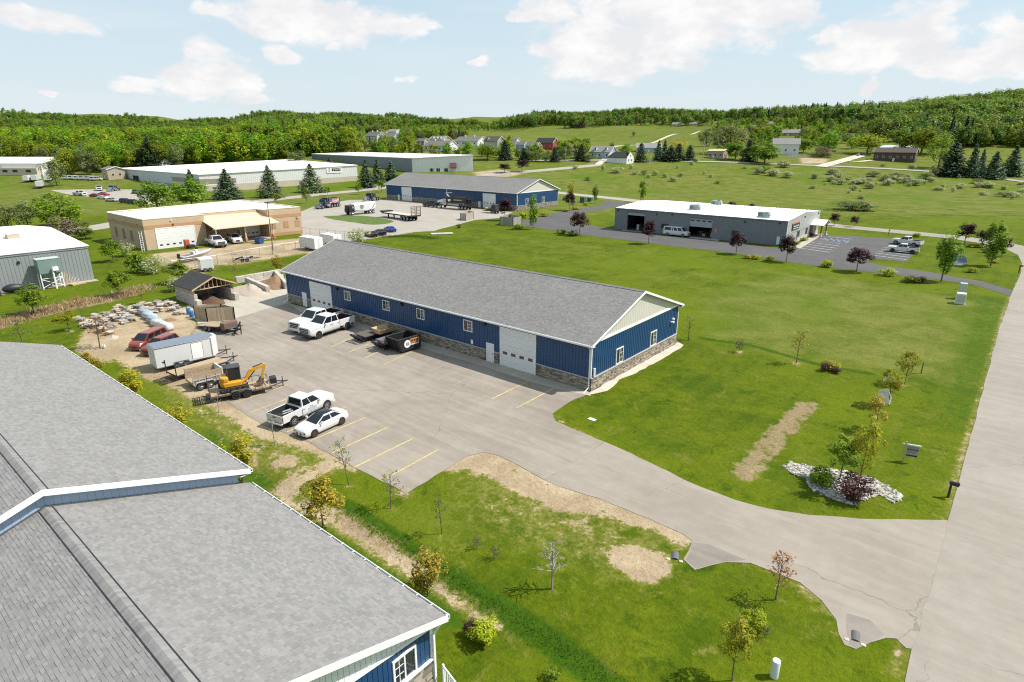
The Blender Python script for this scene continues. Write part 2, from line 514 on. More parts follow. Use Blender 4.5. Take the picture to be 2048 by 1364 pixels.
DIRT = [
 ([(148, 700), (172, 655), (158, 640), (232, 618), (300, 603), (372, 612), (395, 650), (345, 735), (300, 735), (292, 700), (255, 700), (215, 725), (175, 720)], 1.0, 1.0),
 ([(215, 712), (262, 690), (300, 705), (330, 730), (345, 735), (447, 801), (430, 812), (380, 800), (335, 770), (290, 758), (260, 738)], .95, 1.0),
 ([(330, 735), (447, 800), (526, 848), (560, 862), (617, 885), (708, 935), (700, 948), (655, 925), (600, 900), (545, 885), (500, 872), (455, 835), (420, 815), (370, 790)], .88, .8),
 ([(532, 975), (560, 955), (610, 945), (645, 915), (680, 915), (672, 940), (620, 962), (590, 985), (612, 1008), (596, 1018), (560, 1000)], .9, .8),
 ([(545, 925), (575, 905), (600, 915), (588, 932), (560, 938)], .95, .5),
 ([(470, 870), (505, 880), (520, 920), (500, 940), (480, 905)], .8, .7),
 ([(770, 985), (800, 975), (840, 985), (810, 998)], .75, .6),
 ([(905, 932), (968, 904), (1050, 942), (1150, 984), (1260, 1028), (1372, 1078), (1350, 1080), (1250, 1048), (1190, 1030), (1120, 1030), (1060, 1000), (985, 965), (940, 945)], .92, 1.0),
 ([(1212, 1102), (1236, 1088), (1285, 1092), (1335, 1112), (1346, 1142), (1312, 1168), (1268, 1160), (1228, 1132)], 1.0, .5),
 ([(1130, 1040), (1180, 1030), (1190, 1045), (1150, 1055)], .8, .5),
 ([(1055, 1010), (1110, 1025), (1090, 1035)], .7, .5),
 ([(1402, 1295), (1417, 1290), (1434, 1298), (1432, 1310), (1415, 1314), (1403, 1308)], .9, .25),
 ([(1375, 1085), (1310, 1050), (1390, 1140), (1365, 1120)], .6, .5),
 ([(1640, 1190), (1600, 1160), (1500, 1122), (1560, 1150), (1620, 1200), (1668, 1255), (1690, 1285), (1680, 1262)], .8, .6),
 ([(1792, 1280), (1815, 1300), (1812, 1364), (1796, 1364), (1790, 1310)], .9, .5),
 ([(1880, 1040), (1898, 1038), (1905, 990), (1893, 1010)], .9, .5),
 ([(1588, 800), (1642, 796), (1642, 815), (1600, 868), (1575, 895), (1560, 915), (1512, 960), (1478, 966), (1452, 945), (1468, 915), (1502, 885), (1535, 850)], .30, .7),
 ([(1470, 940), (1500, 925), (1540, 930), (1500, 962), (1472, 960)], .8, .6),
 ([(300, 508), (390, 498), (470, 488), (600, 476), (690, 484), (700, 500), (600, 508), (530, 520), (470, 530), (420, 530), (360, 540), (320, 530)], .95, 2.2),
 ([(330, 520), (390, 512), (440, 530), (420, 548), (350, 556)], .62, 2.0),
 ([(940, 345), (1000, 338), (1050, 348), (1010, 356), (960, 356)], .8, 4),
 ([(1597, 315), (1660, 317), (1655, 328), (1600, 328)], .8, 3.0),
]
for (cx_, cy_) in [(884, 1067), (1104, 1179), (1551, 1200), (1463, 1362), (698, 970), (782, 1016), (1592, 727), (1478, 704), (1714, 985), (1750, 832), (1808, 770), (138, 662), (69, 630), (200, 697), (549, 890)]:
 DIRT.append(([(cx_-9, cy_), (cx_, cy_-5), (cx_+11, cy_), (cx_+3, cy_+6)], .85, .4))
dirt = np.zeros(len(Q))
for p_, k_, s_ in DIRT: dirt = np.maximum(dirt, pmask(Q, p_, s_)*k_)
dirt = np.maximum(dirt, lmask(Q, [(612, 1005), (690, 1040), (740, 1072), (790, 1108), (830, 1135)], 1.3)*.72)
dirt = np.maximum(dirt, lmask(Q, [(830, 1135), (880, 1170), (950, 1212), (985, 1238)], .9)*.64)
dirt = np.maximum(dirt, lmask(Q, [(1905, 985), (1935, 890), (1965, 790), (1998, 660), (2022, 590)], .7)*.55)
dirt = np.maximum(dirt, lmask(Q, [(1110, 832), (1135, 855), (1200, 884), (1330, 945)], .5)*.6)
for t in [(900, 1100, 60), (1000, 1010, 40), (1180, 1130, 40), (930, 1000, 40), (1040, 1040, 50), (1720, 880, 40), (1880, 900, 40), (640, 990, 40), (450, 850, 35), (1480, 1220, 35), (1600, 1260, 40)]:
 dirt = np.maximum(dirt, pmask(Q, [(t[0]-t[2], t[1]), (t[0], t[1]-t[2]*.45), (t[0]+t[2], t[1]), (t[0], t[1]+t[2]*.45)], 2.2)*.42)
dry = np.clip(_sm(175, 235, gw)*.75, 0, 1)
dirt = np.maximum(dirt, pmask(Q, [(850, 940), (980, 925), (1200, 1000), (1390, 1085), (1330, 1200), (1150, 1160), (930, 1060)], 3.0)*.40)
dirt = np.maximum(dirt, lmask(Q, [(905, 932), (968, 903), (1050, 940), (1150, 982), (1260, 1026), (1372, 1074)], 1.3)*.85)
dirt = np.maximum(dirt, lmask(Q, [(345, 735), (447, 800), (526, 848), (617, 885), (708, 935)], 1.0)*.85)
dirt = np.maximum(dirt, pmask(Q, [(230, 725), (440, 815), (620, 890), (665, 930), (610, 1010), (500, 935), (330, 810)], 1.5)*.46)
FIELD = [([(1400, 585), (1560, 545), (1700, 560), (1900, 590), (1990, 600), (1940, 700), (1900, 770), (1760, 738), (1640, 722), (1480, 690), (1405, 665)], .85, 5), ([(1560, 625), (1700, 600), (1900, 640), (1920, 720), (1760, 735), (1620, 700)], 1.0, 5),
   ([(870, 480), (1100, 470), (1300, 490), (1560, 530), (1700, 560), (1400, 580), (1300, 570), (1000, 510)], .35, 5),
   ([(620, 985), (800, 1000), (1000, 960), (1380, 1090), (1200, 1180), (900, 1120)], .45, 4), ([(690, 1030), (1000, 1100), (1300, 1300), (1180, 1364), (1000, 1230)], .30, 3)]
for p_, k_, s_ in FIELD: dry = np.maximum(dry, pmask(Q, p_, s_)*k_)
lush = np.zeros(len(Q))
for p_, w_, k_ in [([(690, 1010), (760, 1055), (860, 1120), (960, 1190), (1060, 1245), (1180, 1330), (1240, 1380)], 1.1, 1.0), ([(1400, 676), (1500, 690), (1640, 730), (1745, 748)], .8, .8),
     ([(1985, 600), (1960, 720), (1930, 830)], 5.0, .55), ([(500, 940), (600, 1035), (740, 1130), (900, 1230)], 1.6, .8), ([(420, 860), (500, 950), (560, 1010)], 1.2, .7),
     ([(870, 500), (1000, 478), (1150, 478)], 4, .5), ([(240, 600), (340, 575), (300, 640), (180, 655)], 3, .5)]:
 lush = np.maximum(lush, lmask(Q, p_, w_)*k_)
reed = np.zeros(len(Q))
reed = np.maximum(reed, pmask(Q, [(-30, 652), (60, 622), (160, 600), (232, 590), (280, 572), (300, 576), (240, 600), (150, 618), (60, 640), (-30, 668)], 1.6))
reed = np.maximum(reed, pmask(Q, [(1588, 800), (1642, 796), (1642, 815), (1600, 868), (1575, 895), (1560, 915), (1512, 960), (1478, 966), (1452, 945), (1468, 915), (1502, 885), (1535, 850)], .7)*.62)
reed = np.maximum(reed, lmask(Q, [(1130, 400), (1300, 412), (1600, 432)], 3)*.45)
gm = bpy.data.meshes.new('ground')
nx, ny = len(xs), len(ys)
idx = np.arange(nx*ny).reshape(ny, nx)
fc = np.stack([idx[:-1, :-1], idx[:-1, 1:], idx[1:, 1:], idx[1:, :-1]], -1).reshape(-1, 4)
gm.vertices.add(nx*ny); gm.loops.add(fc.size); gm.polygons.add(len(fc))
dd = np.full(len(Q), 99.0)
selq = np.nonzero((Q[:, 0] > -60) & (Q[:, 0] < 30) & (Q[:, 1] > 0) & (Q[:, 1] < 50))[0]
dd[selq] = near_line(Q[selq], V2((500, 930), (560, 990), (640, 1022), (740, 1075), (820, 1128), (900, 1182), (985, 1238), (1100, 1300), (1230, 1390)), 3)
gz = gz-.42*np.exp(-(dd/1.3)**2)
bumpy = np.sin(Q[:, 0]*1.7+np.sin(Q[:, 1]*.9)*2)*np.sin(Q[:, 1]*1.3+1)*.02
gm.vertices.foreach_set('co', np.stack([Q[:, 0], Q[:, 1], gz-.014+np.minimum(0, bumpy)*.4], 1).ravel())
gm.loops.foreach_set('vertex_index', fc.ravel())
gm.polygons.foreach_set('loop_start', np.arange(len(fc))*4)
gm.polygons.foreach_set('loop_total', np.full(len(fc), 4))
gm.polygons.foreach_set('use_smooth', np.ones(len(fc), bool))
gm.update(); gm.validate()
at = gm.color_attributes.new('cover', 'FLOAT_COLOR', 'POINT')
at.data.foreach_set('color', np.stack([dirt, dry, lush, reed], 1).ravel())
def ground_mat():
 m = bpy.data.materials.new('grass_and_soil'); m.use_nodes = True
 T = NT(m.node_tree)
 tc = T.n('ShaderNodeTexCoord'); v = tc.outputs['Object']
 at = T.n('ShaderNodeAttribute', attribute_name='cover')
 s = T.n('ShaderNodeSeparateColor'); T.l(at.outputs['Color'], s.inputs[0])
 D, R_, L, A = s.outputs[0], s.outputs[1], s.outputs[2], at.outputs['Alpha']
 n_f = T.noise(v, 9.0, 3, .7); n_m = T.noise(v, 1.1, 5, .62, .4); n_b = T.noise(v, .16, 5, .62, .5); n_h = T.noise(v, .03, 4, .55, .3)
 mixn = T.math('ADD', T.math(MU, n_b, .6), T.math(MU, n_m, .4))
 lawn = T.mix(T.ramp(mixn, .36, .64), (.046, .080, .0024), (.100, .128, .004))
 lawn = T.mix(T.math(MU, T.ramp(n_h, .42, .66), .8), lawn, (.104, .138, .004))
 st_ = T.n('ShaderNodeSeparateXYZ'); T.l(v, st_.inputs[0])
 mow = T.ramp(T.math('SINE', T.math('ADD', T.math(MU, st_.outputs[0], 2.6), T.math(MU, n_b, 3.0))), -.5, .5)
 lawn = T.mix(T.math(MU, mow, .22), lawn, (.104, .134, .007))
 n_w = T.noise(v, .42, 6, .72, .8)
 lawn = T.mix(T.math(MU, T.ramp(n_w, .56, .68), .66), lawn, (.150, .142, .030))
 lawn = T.mix(T.math(MU, T.ramp(n_w, .44, .34), .6), lawn, (.024, .056, .002))
 meadow = T.mix(T.ramp(mixn, .34, .64), (.080, .108, .010), (.152, .160, .034))
 meadow = T.mix(T.ramp(n_h, .46, .70), meadow, (.078, .128, .006))
 weeds = T.ramp(T.noise(v, .55, 4, .7), .60, .70)
 meadow = T.mix(T.math(MU, weeds, .65), meadow, (.042, .078, .012))
 rr = T.ramp(T.math('ADD', R_, T.math(MU, T.math(SU, n_b, .5), .9)), .2, .8)
 c = T.mix(rr, lawn, meadow)
 ll = T.ramp(T.math('ADD', L, T.math(MU, T.math(SU, n_m, .5), 1.1)), .35, .75)
 c = T.mix(T.math(MU, ll, .9), c, T.mix(n_m, (.024, .066, .003), (.048, .105, .005)))
 dn = T.math('ADD', D, T.math('ADD', T.math(MU, T.math(SU, n_m, .5), .95), T.math(MU, T.math(SU, T.noise(v, 3.7, 4, .7, .4), .5), .85)))
 c = T.mix(T.ramp(dn, .22, .60, 0, .8), c, (.200, .180, .050))
 soil = T.mix(T.ramp(n_b, .38, .62), (.400, .315, .205), (.300, .225, .140))
 soil = T.mix(T.ramp(n_f, .60, .74), soil, (.17, .125, .075))
 c = T.mix(T.ramp(dn, .50, .64), c, soil)
 rn = T.math('ADD', A, T.math(MU, T.math(SU, n_m, .5), 1.0))
 reedc = T.mix(T.ramp(n_f, .35, .65), (.33, .25, .14), (.15, .11, .055))
 c = T.mix(T.ramp(rn, .40, .62), c, reedc)
 sc = T.n('ShaderNodeVectorMath', operation='SCALE'); T.l(c, sc.inputs[0])
 n_t = T.noise(v, 3.1, 4, .75)
 T.l(T.math('ADD', T.math('ADD', T.math(MU, n_f, .75), T.math(MU, n_t, 1.05)), .10), sc.inputs[3])
 b = T.n('ShaderNodeBsdfPrincipled'); T.l(sc.outputs[0], b.inputs['Base Color'])
 b.inputs['Roughness'].default_value = .95; b.inputs['Specular IOR Level'].default_value = .08
 bp = T.n('ShaderNodeBump'); bp.inputs['Strength'].default_value = .8; bp.inputs['Distance'].default_value = .12
 T.l(T.math('ADD', T.math(MU, n_f, .5), n_t), bp.inputs['Height']); T.l(bp.outputs[0], b.inputs['Normal'])
 o = T.n('ShaderNodeOutputMaterial'); T.l(b.outputs[0], o.inputs[0])
 return m
gm.materials.append(ground_mat())
ground = bpy.data.objects.new('ground', gm)
COL.objects.link(ground); ground['kind'] = 'structure'; ground['label'] = 'lawns, meadows and bare soil rolling back to wooded hills'
def asphalt(name, c1, c2, crack=.5, oil=.5, seed=0.0):
 m = bpy.data.materials.new(name); m.use_nodes = True
 T = NT(m.node_tree)
 tc = T.n('ShaderNodeTexCoord')
 ad = T.n('ShaderNodeVectorMath', operation='ADD'); ad.inputs[1].default_value = (seed*13, seed*7, 0)
 T.l(tc.outputs['Object'], ad.inputs[0]); v = ad.outputs[0]
 n1 = T.noise(v, .13, 5, .6, .6); n2 = T.noise(v, 1.0, 4, .6); n3 = T.noise(v, 26, 2, .6)
 st = T.n('ShaderNodeVectorMath', operation=MU); st.inputs[1].default_value = (.09, .9, 1)
 T.l(v, st.inputs[0]); n4 = T.noise(st.outputs[0], 1.2, 4, .6, .8)
 c = T.mix(T.ramp(T.math('ADD', T.math(MU, n1, .55), T.math(MU, n4, .45)), .34, .66), c1, c2)
 vo = T.n('ShaderNodeTexVoronoi', feature='DISTANCE_TO_EDGE'); vo.inputs['Scale'].default_value = .075
 wv = T.n('ShaderNodeVectorMath', operation='ADD'); T.l(v, wv.inputs[0])
 nv = T.n('ShaderNodeTexNoise'); nv.inputs['Scale'].default_value = .5; nv.inputs['Detail'].default_value = 5; T.l(v, nv.inputs['Vector'])
 sv = T.n('ShaderNodeVectorMath', operation='SCALE'); sv.inputs[3].default_value = 1.6; T.l(nv.outputs['Color'], sv.inputs[0]); T.l(sv.outputs[0], wv.inputs[1])
 T.l(wv.outputs[0], vo.inputs['Vector'])
 ck = T.math(MU, T.ramp(vo.outputs['Distance'], .0032, .0006), T.ramp(T.noise(v, .1, 2), .45, .6))
 c = T.mix(T.math(MU, ck, crack), c, tuple(q*.42 for q in c1))
 sp = T.ramp(T.noise(v, .33, 4, .7, .3), .665, .74)
 c = T.mix(T.math(MU, sp, oil), c, tuple(q*.5 for q in c1))
 sc = T.n('ShaderNodeVectorMath', operation='SCALE'); T.l(c, sc.inputs[0])
 T.l(T.math('ADD', T.math('ADD', T.math(MU, n3, .34), T.math(MU, n2, .3)), .68), sc.inputs[3])
 b = T.n('ShaderNodeBsdfPrincipled'); T.l(sc.outputs[0], b.inputs['Base Color'])
 b.inputs['Roughness'].default_value = .9; b.inputs['Specular IOR Level'].default_value = .25
 bp = T.n('ShaderNodeBump'); bp.inputs['Strength'].default_value = .35; bp.inputs['Distance'].default_value = .01
 T.l(n3, bp.inputs['Height']); T.l(bp.outputs[0], b.inputs['Normal'])
 o = T.n('ShaderNodeOutputMaterial'); T.l(b.outputs[0], o.inputs[0])
 MATS[name] = m
 return m
asphalt('aged_asphalt', (.225, .191, .156), (.302, .262, .219), .7, .6)
asphalt('drive_asphalt', (.250, .214, .176), (.302, .264, .222), .5, .35, 2)
asphalt('street_asphalt', (.252, .222, .184), (.298, .266, .226), .45, .15, 5)
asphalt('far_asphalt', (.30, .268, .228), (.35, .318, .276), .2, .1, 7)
asphalt('dark_asphalt', (.080, .077, .077), (.105, .100, .098), .2, .3, 3)
asphalt('patched_asphalt', (.190, .165, .140), (.262, .232, .198), .3, .6, 4)
asphalt('concrete_slab', (.35, .31, .255), (.43, .385, .32), .35, .3, 6)
asphalt('gravel_bed', (.42, .36, .28), (.56, .50, .42), .0, .2, 8)
def densify(pts, step, jit, seed=1):
 r = random.Random(seed); out = []
 n = len(pts)
 for i in range(n):
  a = NA(pts[i]); b = NA(pts[(i+1) % n]); L = np.linalg.norm(b-a); k = max(1, int(L/step))
  d = (b-a)/max(L, 1e-6); nn = NA([-d[1], d[0]])
  for j in range(k):
   p = a+(b-a)*j/k
   if jit: p = p+nn*r.uniform(-jit, jit)+d*r.uniform(-jit, jit)*(j > 0)
   out.append((p[0], p[1]))
 return out
def round_poly(pts, it=1):
 for _ in range(it):
  o = []
  for i in range(len(pts)):
   a = NA(pts[i]); b = NA(pts[(i+1) % len(pts)])
   o += [tuple(a*.78+b*.22), tuple(a*.22+b*.78)]
  pts = o
 return pts
def sheet(name, pts, mat, z, kind='structure', label=None, jit=.07, step=.9, th=.0, parent=None):
 pts = densify(pts, step, jit, len(pts)) if step else pts
 n = len(pts)
 vo, eo, fo, _, _, _ = delaunay_2d_cdt([Vector((p[0], p[1])) for p in pts], [(i, (i+1) % n) for i in range(n)], [], 1, 1e-4)
 bm = bmesh.new()
 vs = [bm.verts.new((p[0], p[1], z)) for p in vo]
 for t in fo:
  f = bm.faces.new([vs[i] for i in t])
  f.normal_update()
  if f.normal.z < 0: f.normal_flip()
 me = bpy.data.meshes.new(name); bm.to_mesh(me); bm.free()
 me.materials.append(MATS[mat] if isinstance(mat, str) else mat)
 o = bpy.data.objects.new(name, me); COL.objects.link(o)
 if parent is not None:
  o.parent = parent; KID.setdefault(parent.name, []).append(o)
 elif kind: o['kind'] = kind
 if label: o['label'] = label
 return o
def ribbon(name, pts, w, mat, dz=.05, step=5.0, label=None, kind='structure'):
 P_ = [NA(p[:2], float) for p in pts]
 Q_ = []
 for i in range(len(P_)-1):
  p0 = P_[max(i-1, 0)]; p1 = P_[i]; p2 = P_[i+1]; p3 = P_[min(i+2, len(P_)-1)]
  k = max(2, int(np.linalg.norm(p2-p1)/step))
  for j in range(k):
   t = j/k
   Q_.append(.5*((2*p1)+(p2-p0)*t+(2*p0-5*p1+4*p2-p3)*t*t+(3*p1-p0-3*p2+p3)*t**3))
 Q_.append(P_[-1])
 vs = []; fs = []
 for i, q in enumerate(Q_):
  d = Q_[min(i+1, len(Q_)-1)]-Q_[max(i-1, 0)]; d /= max(np.linalg.norm(d), 1e-6); nn = NA([-d[1], d[0]])
  for s_ in (-1, -.33, .33, 1):
   a = q+nn*w/2*s_
   z = float(terrain(a[0], a[1]))
   vs.append((a[0], a[1], z+dz))
  if i:
   for j in range(3):
    b = (i-1)*4+j
    fs.append((b+5, b+4, b, b+1))
 mb = MB().add(vs, fs)
 o = mb.bd(name, MATS[mat])
 bm = bmesh.new(); bm.from_mesh(o.data)
 for f in bm.faces:
  if f.normal.z < 0: f.normal_flip()
 bm.to_mesh(o.data); bm.free()
 o['kind'] = kind
 if label: o['label'] = label
 return o
# ------------------------------------------------------------------ paved surfaces
lot_pts = V2((576, 606), (760, 655), (1000, 728), (1176, 783), (1168, 792), (1140, 803), (1106, 828), (1112, 842), (1140, 856), (1210, 884),
    (1090, 960), (1030, 926), (1000, 912), (968, 904), (935, 912), (905, 930), (813, 987), (761, 961), (708, 935), (617, 884), (558, 861),
    (526, 849), (447, 801), (345, 735), (395, 650), (470, 636), (540, 614))
parking_lot = sheet('parking_lot', lot_pts, 'aged_asphalt', .010)
drv = V2((1210, 884), (1300, 925), (1400, 974), (1470, 1000), (1540, 1018), (1620, 1030), (1720, 1037), (1830, 1040), (1935, 1042), (1895, 1180), (1860, 1302), (1812, 1296),
   (1793, 1278), (1770, 1274), (1740, 1285), (1712, 1299), (1692, 1290), (1680, 1268), (1672, 1240), (1645, 1200), (1600, 1165), (1560, 1148), (1500, 1125), (1450, 1123), (1420, 1130), (1390, 1140),
   (1366, 1118), (1378, 1100), (1383, 1082), (1365, 1066), (1300, 1038), (1200, 998), (1120, 972), (1090, 960))
driveway = sheet('driveway', drv, 'drive_asphalt', .006)
sheet('driveway_patch', V2((1384, 1084), (1420, 1088), (1490, 1118), (1450, 1122), (1420, 1129), (1391, 1138), (1370, 1118), (1380, 1100)), 'patched_asphalt', .012, parent=driveway, jit=.1)
sheet('driveway_patch', V2((1694, 1228), (1740, 1240), (1772, 1272), (1742, 1283), (1713, 1296), (1696, 1286)), 'patched_asphalt', .012, parent=driveway, jit=.1)
sL = [P(1700, 1700)[:2]+NA([4, -6]), P(1812, 1364)[:2], P(1826, 1300)[:2], P(1897, 1041)[:2], P(1936, 890)[:2], P(1966, 780)[:2], P(1998, 660)[:2], P(2024, 585)[:2], P(2040, 550)[:2], P(2044, 527)[:2], P(2036, 510)[:2], P(2012, 498)[:2], P(1972, 488)[:2], P(1900, 477)[:2], P(1800, 467)[:2], P(1660, 454)[:2]]
def offs(pts, w):
 o = []
 for i, q in enumerate(pts):
  d = pts[min(i+1, len(pts)-1)]-pts[max(i-1, 0)]; d = d/max(np.linalg.norm(d), 1e-6)
  o.append(q+NA([d[1], -d[0]])*w)
 return o
STW = 7.4
SR = offs(sL, STW)
street = sheet('street', [tuple(q) for q in sL]+[tuple(q) for q in SR[::-1]], 'street_asphalt', .014, step=1.6)
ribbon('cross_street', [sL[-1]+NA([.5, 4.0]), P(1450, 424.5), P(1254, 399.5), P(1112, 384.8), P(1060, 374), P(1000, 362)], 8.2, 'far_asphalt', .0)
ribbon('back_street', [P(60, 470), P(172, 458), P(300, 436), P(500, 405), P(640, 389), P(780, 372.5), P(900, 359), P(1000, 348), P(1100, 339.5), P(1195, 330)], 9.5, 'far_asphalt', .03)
sheet('asphalt_lot', V2((1216, 400.6), (1195, 412), (1130, 421), (1090, 432), (1046, 441), (1042, 450), (1063, 454), (1157, 469), (1267, 482), (1368, 494.5), (1472, 507), (1571, 523), (1643, 533), (1712, 541), (1762, 547), (1860, 557), (1950, 570), (2018, 591), (2032, 582), (1960, 562), (1860, 544), (1800, 536), (1762, 531), (1741, 525), (1736, 520), (1743, 517.5), (1780, 520), (1812, 523.5), (1821, 515), (1845, 489), (1830, 482), (1782, 478), (1712, 472.6), (1656, 470), (1642, 470), (1600, 497), (1560, 497), (1234, 459), (1178, 451), (1150, 445), (1138, 439), (1152, 429), (1234, 414), (1254, 405)), 'dark_asphalt', .006)
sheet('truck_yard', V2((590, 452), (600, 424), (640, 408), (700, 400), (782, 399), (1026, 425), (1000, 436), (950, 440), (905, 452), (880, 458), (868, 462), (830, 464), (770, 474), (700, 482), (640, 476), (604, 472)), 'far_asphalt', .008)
sheet('turf_island', round_poly(V2((642, 432), (690, 431), (740, 432), (792, 442), (775, 448), (740, 450), (700, 444), (660, 438))), M('island_turf', (.085, .125, .012), .95, .3, 2.2, .4, col2=(.05, .09, .008)), .020)
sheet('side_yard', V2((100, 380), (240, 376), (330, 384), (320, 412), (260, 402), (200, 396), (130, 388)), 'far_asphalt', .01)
sheet('concrete_pad', V2((396, 648), (372, 612), (420, 590), (470, 585), (520, 557), (566, 548), (582, 606), (540, 616), (470, 637)), 'concrete_slab', .016)
ribbon('farm_track', [P(1195, 330), P(1225, 306), P(1215, 298), P(1240, 292), P(1320, 280), P(1400, 262)], 5, 'gravel_bed', .15)
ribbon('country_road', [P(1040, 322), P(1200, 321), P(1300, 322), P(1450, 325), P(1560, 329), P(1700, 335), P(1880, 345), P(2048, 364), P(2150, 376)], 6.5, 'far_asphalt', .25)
ribbon('gravel_drive', [P(1640, 334), P(1670, 326), P(1700, 318), P(1722, 312)], 8, 'gravel_bed', .3)
ribbon('gravel_drive', [P(1690, 322), P(1715, 324), P(1745, 321)], 4, 'gravel_bed', .3)
yel = M('yellow_line_paint', (.50, .38, .14), .8, .5, 3); wht = M('white_line_paint', (.72, .70, .66), .8, .2, 5); blu = M('faded_blue_paint', (.235, .26, .275), .8, .25, 3); blu2 = M('blue_line_paint', (.22, .38, .60), .8, .2, 3)
def stripe(a, b, mat, w=.12, z=.017, parent=None, name='parking_line'):
 a = P(*a)[:2]; b = P(*b)[:2]; d = (b-a)/np.linalg.norm(b-a); n = NA([-d[1], d[0]])*w/2
 mb = MB().prism([tuple(a+n), tuple(a-n), tuple(b-n), tuple(b+n)], z-.005, z)
 return mb.bd(name, mat, parent)
for a, b in [((708, 935), (826, 877)), ((765, 961), (877, 899)), ((618, 883), (731, 835)), ((664, 906), (775, 855)), ((465, 808), (575, 769.5)), ((500, 825), (610, 785)), ((574, 864), (690, 815)),
    ((983.5, 798), (1059, 761)), ((1033, 816), (1111, 775)), ((662, 694), (712, 672)), ((695, 705.5), (737, 688)), ((730, 716), (769.5, 698)), ((767.6, 729), (824, 703.5))]:
 stripe(a, b, yel, .12, parent=parking_lot)
for a, b in [((847.6, 747.5), (898, 726)), ((871, 761), (925, 735)), ((822, 741.6), (863, 718)), ((905, 772), (960, 745)), ((515, 672), (560, 655)), ((505, 690), (545, 678))]:
 stripe(a, b, blu, .12, parent=parking_lot)
glot = bpy.data.objects['asphalt_lot']
def z5(x, y): return (1540+x/6.4, 400+y/6.4)
for a, b in [((385, 615), (765, 670)), ((440, 590), (810, 643)), ((490, 568), (850, 617)), ((540, 545), (895, 590)), ((740, 465), (1045, 502)), ((1310, 705), (1750, 765)), ((1350, 678), (1785, 735)), ((1385, 653), (1800, 705)), ((1425, 628), (1830, 680)), ((1450, 603), (1860, 655))]:
 stripe(z5(*a), z5(*b), wht, .16, .014, glot)
for a, b in [((640, 500), (1010, 525)), ((600, 525), (970, 568)), ((690, 480), (740, 520)), ((770, 488), (830, 530)), ((850, 500), (900, 540)), ((935, 510), (985, 550)), ((640, 488), (690, 510)), ((1010, 525), (970, 552)), ((850, 545), (900, 560))]:
 stripe(z5(*a), z5(*b), blu2, .16, .014, glot)
sheet('gravel_strip', V2((1180, 784), (1349, 688), (1354, 683), (1367, 690), (1362, 697), (1290, 737), (1240, 760), (1215, 782), (1176, 790)), 'gravel_bed', .014, jit=.12)
sheet('concrete_walk', V2((576, 606), (700, 640), (860, 686), (1000, 727), (1168, 780), (1178, 785), (1182, 792), (1120, 780), (1060, 764), (960, 731), (860, 702), (770, 672), (690, 650), (600, 624)), 'concrete_slab', .022, jit=.02)
sheet('concrete_walk', V2((1642, 470), (1656, 470), (1652, 466), (1600, 497.5), (1588, 494), (1632, 466)), 'concrete_slab', .03, jit=0)
sheet('concrete_apron', V2((1243, 457), (1288, 461), (1286, 464.5), (1245, 461)), 'concrete_slab', .02, jit=0)
sheet('concrete_apron', V2((1378, 472), (1437, 478), (1438, 482), (1380, 476)), 'concrete_slab', .02, jit=0)
# ------------------------------------------------------------------ building kit
def shingle_mat(name, c1, c2, mortar):
 m = bpy.data.materials.new(name); m.use_nodes = True
 T = NT(m.node_tree); tc = T.n('ShaderNodeTexCoord'); v = tc.outputs['Object']
 br = T.n('ShaderNodeTexBrick'); br.offset = .37; br.offset_frequency = 2
 br.inputs['Color1'].default_value = c1+(1,); br.inputs['Color2'].default_value = c2+(1,); br.inputs['Mortar'].default_value = mortar+(1,)
 br.inputs['Scale'].default_value = 1.0; br.inputs['Mortar Size'].default_value = .018; br.inputs['Mortar Smooth'].default_value = .3
 br.inputs['Brick Width'].default_value = .34; br.inputs['Row Height'].default_value = .15
 T.l(v, br.inputs['Vector'])
 n1 = T.noise(v, 1.4, 4, .7); n2 = T.noise(v, .16, 4, .6); n3 = T.noise(v, 5.5, 2, .6)
 sc = T.n('ShaderNodeVectorMath', operation='SCALE'); T.l(br.outputs[0], sc.inputs[0])
 k = T.math('ADD', T.math(MU, n1, .45), T.math('ADD', T.math(MU, n2, .25), T.math(MU, n3, .38)))
 T.l(T.math('ADD', k, .46), sc.inputs[3])
 b = T.n('ShaderNodeBsdfPrincipled'); T.l(sc.outputs[0], b.inputs['Base Color']); b.inputs['Roughness'].default_value = .92; b.inputs['Specular IOR Level'].default_value = .2
 bp = T.n('ShaderNodeBump'); bp.inputs['Strength'].default_value = .5; bp.inputs['Distance'].default_value = .02
 T.l(n3, bp.inputs['Height']); T.l(bp.outputs[0], b.inputs['Normal'])
 o = T.n('ShaderNodeOutputMaterial'); T.l(b.outputs[0], o.inputs[0]); MATS[name] = m
 return m
shingle_mat('grey_shingles', (.245, .232, .223), (.170, .163, .158), (.14, .135, .13))
shingle_mat('weathered_shingles', (.215, .205, .195), (.15, .145, .14), (.11, .105, .10))
shingle_mat('dark_shingles', (.06, .058, .06), (.04, .04, .042), (.03, .03, .03))
shingle_mat('brown_shingles', (.145, .115, .095), (.10, .08, .065), (.07, .06, .05))
shingle_mat('pale_shingles', (.30, .285, .27), (.235, .225, .215), (.2, .19, .18))
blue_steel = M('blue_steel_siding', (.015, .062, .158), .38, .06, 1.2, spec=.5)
blue_steel2 = M('pale_blue_steel', (.33, .43, .56), .40, .05, 1.2)  # own paler blue of the step wall boards
WT = M('white_trim_paint', (.80, .80, .79), .45, .05, 2)
white_door = M('white_door_paint', (.74, .74, .73), .45, .06, 1.5)
beige_steel = M('beige_steel_siding', (.58, .555, .49), .5, .06, 1.2)
glass = M('dark_window_glass', (.025, .032, .038), .08, .3, .8, spec=.8)
glassb = M('brown_tinted_glass', (.10, .065, .045), .12, .5, 1.5, spec=.7)
grey_steel = M('grey_steel_siding', (.165, .185, .205), .42, .05, 1.0)
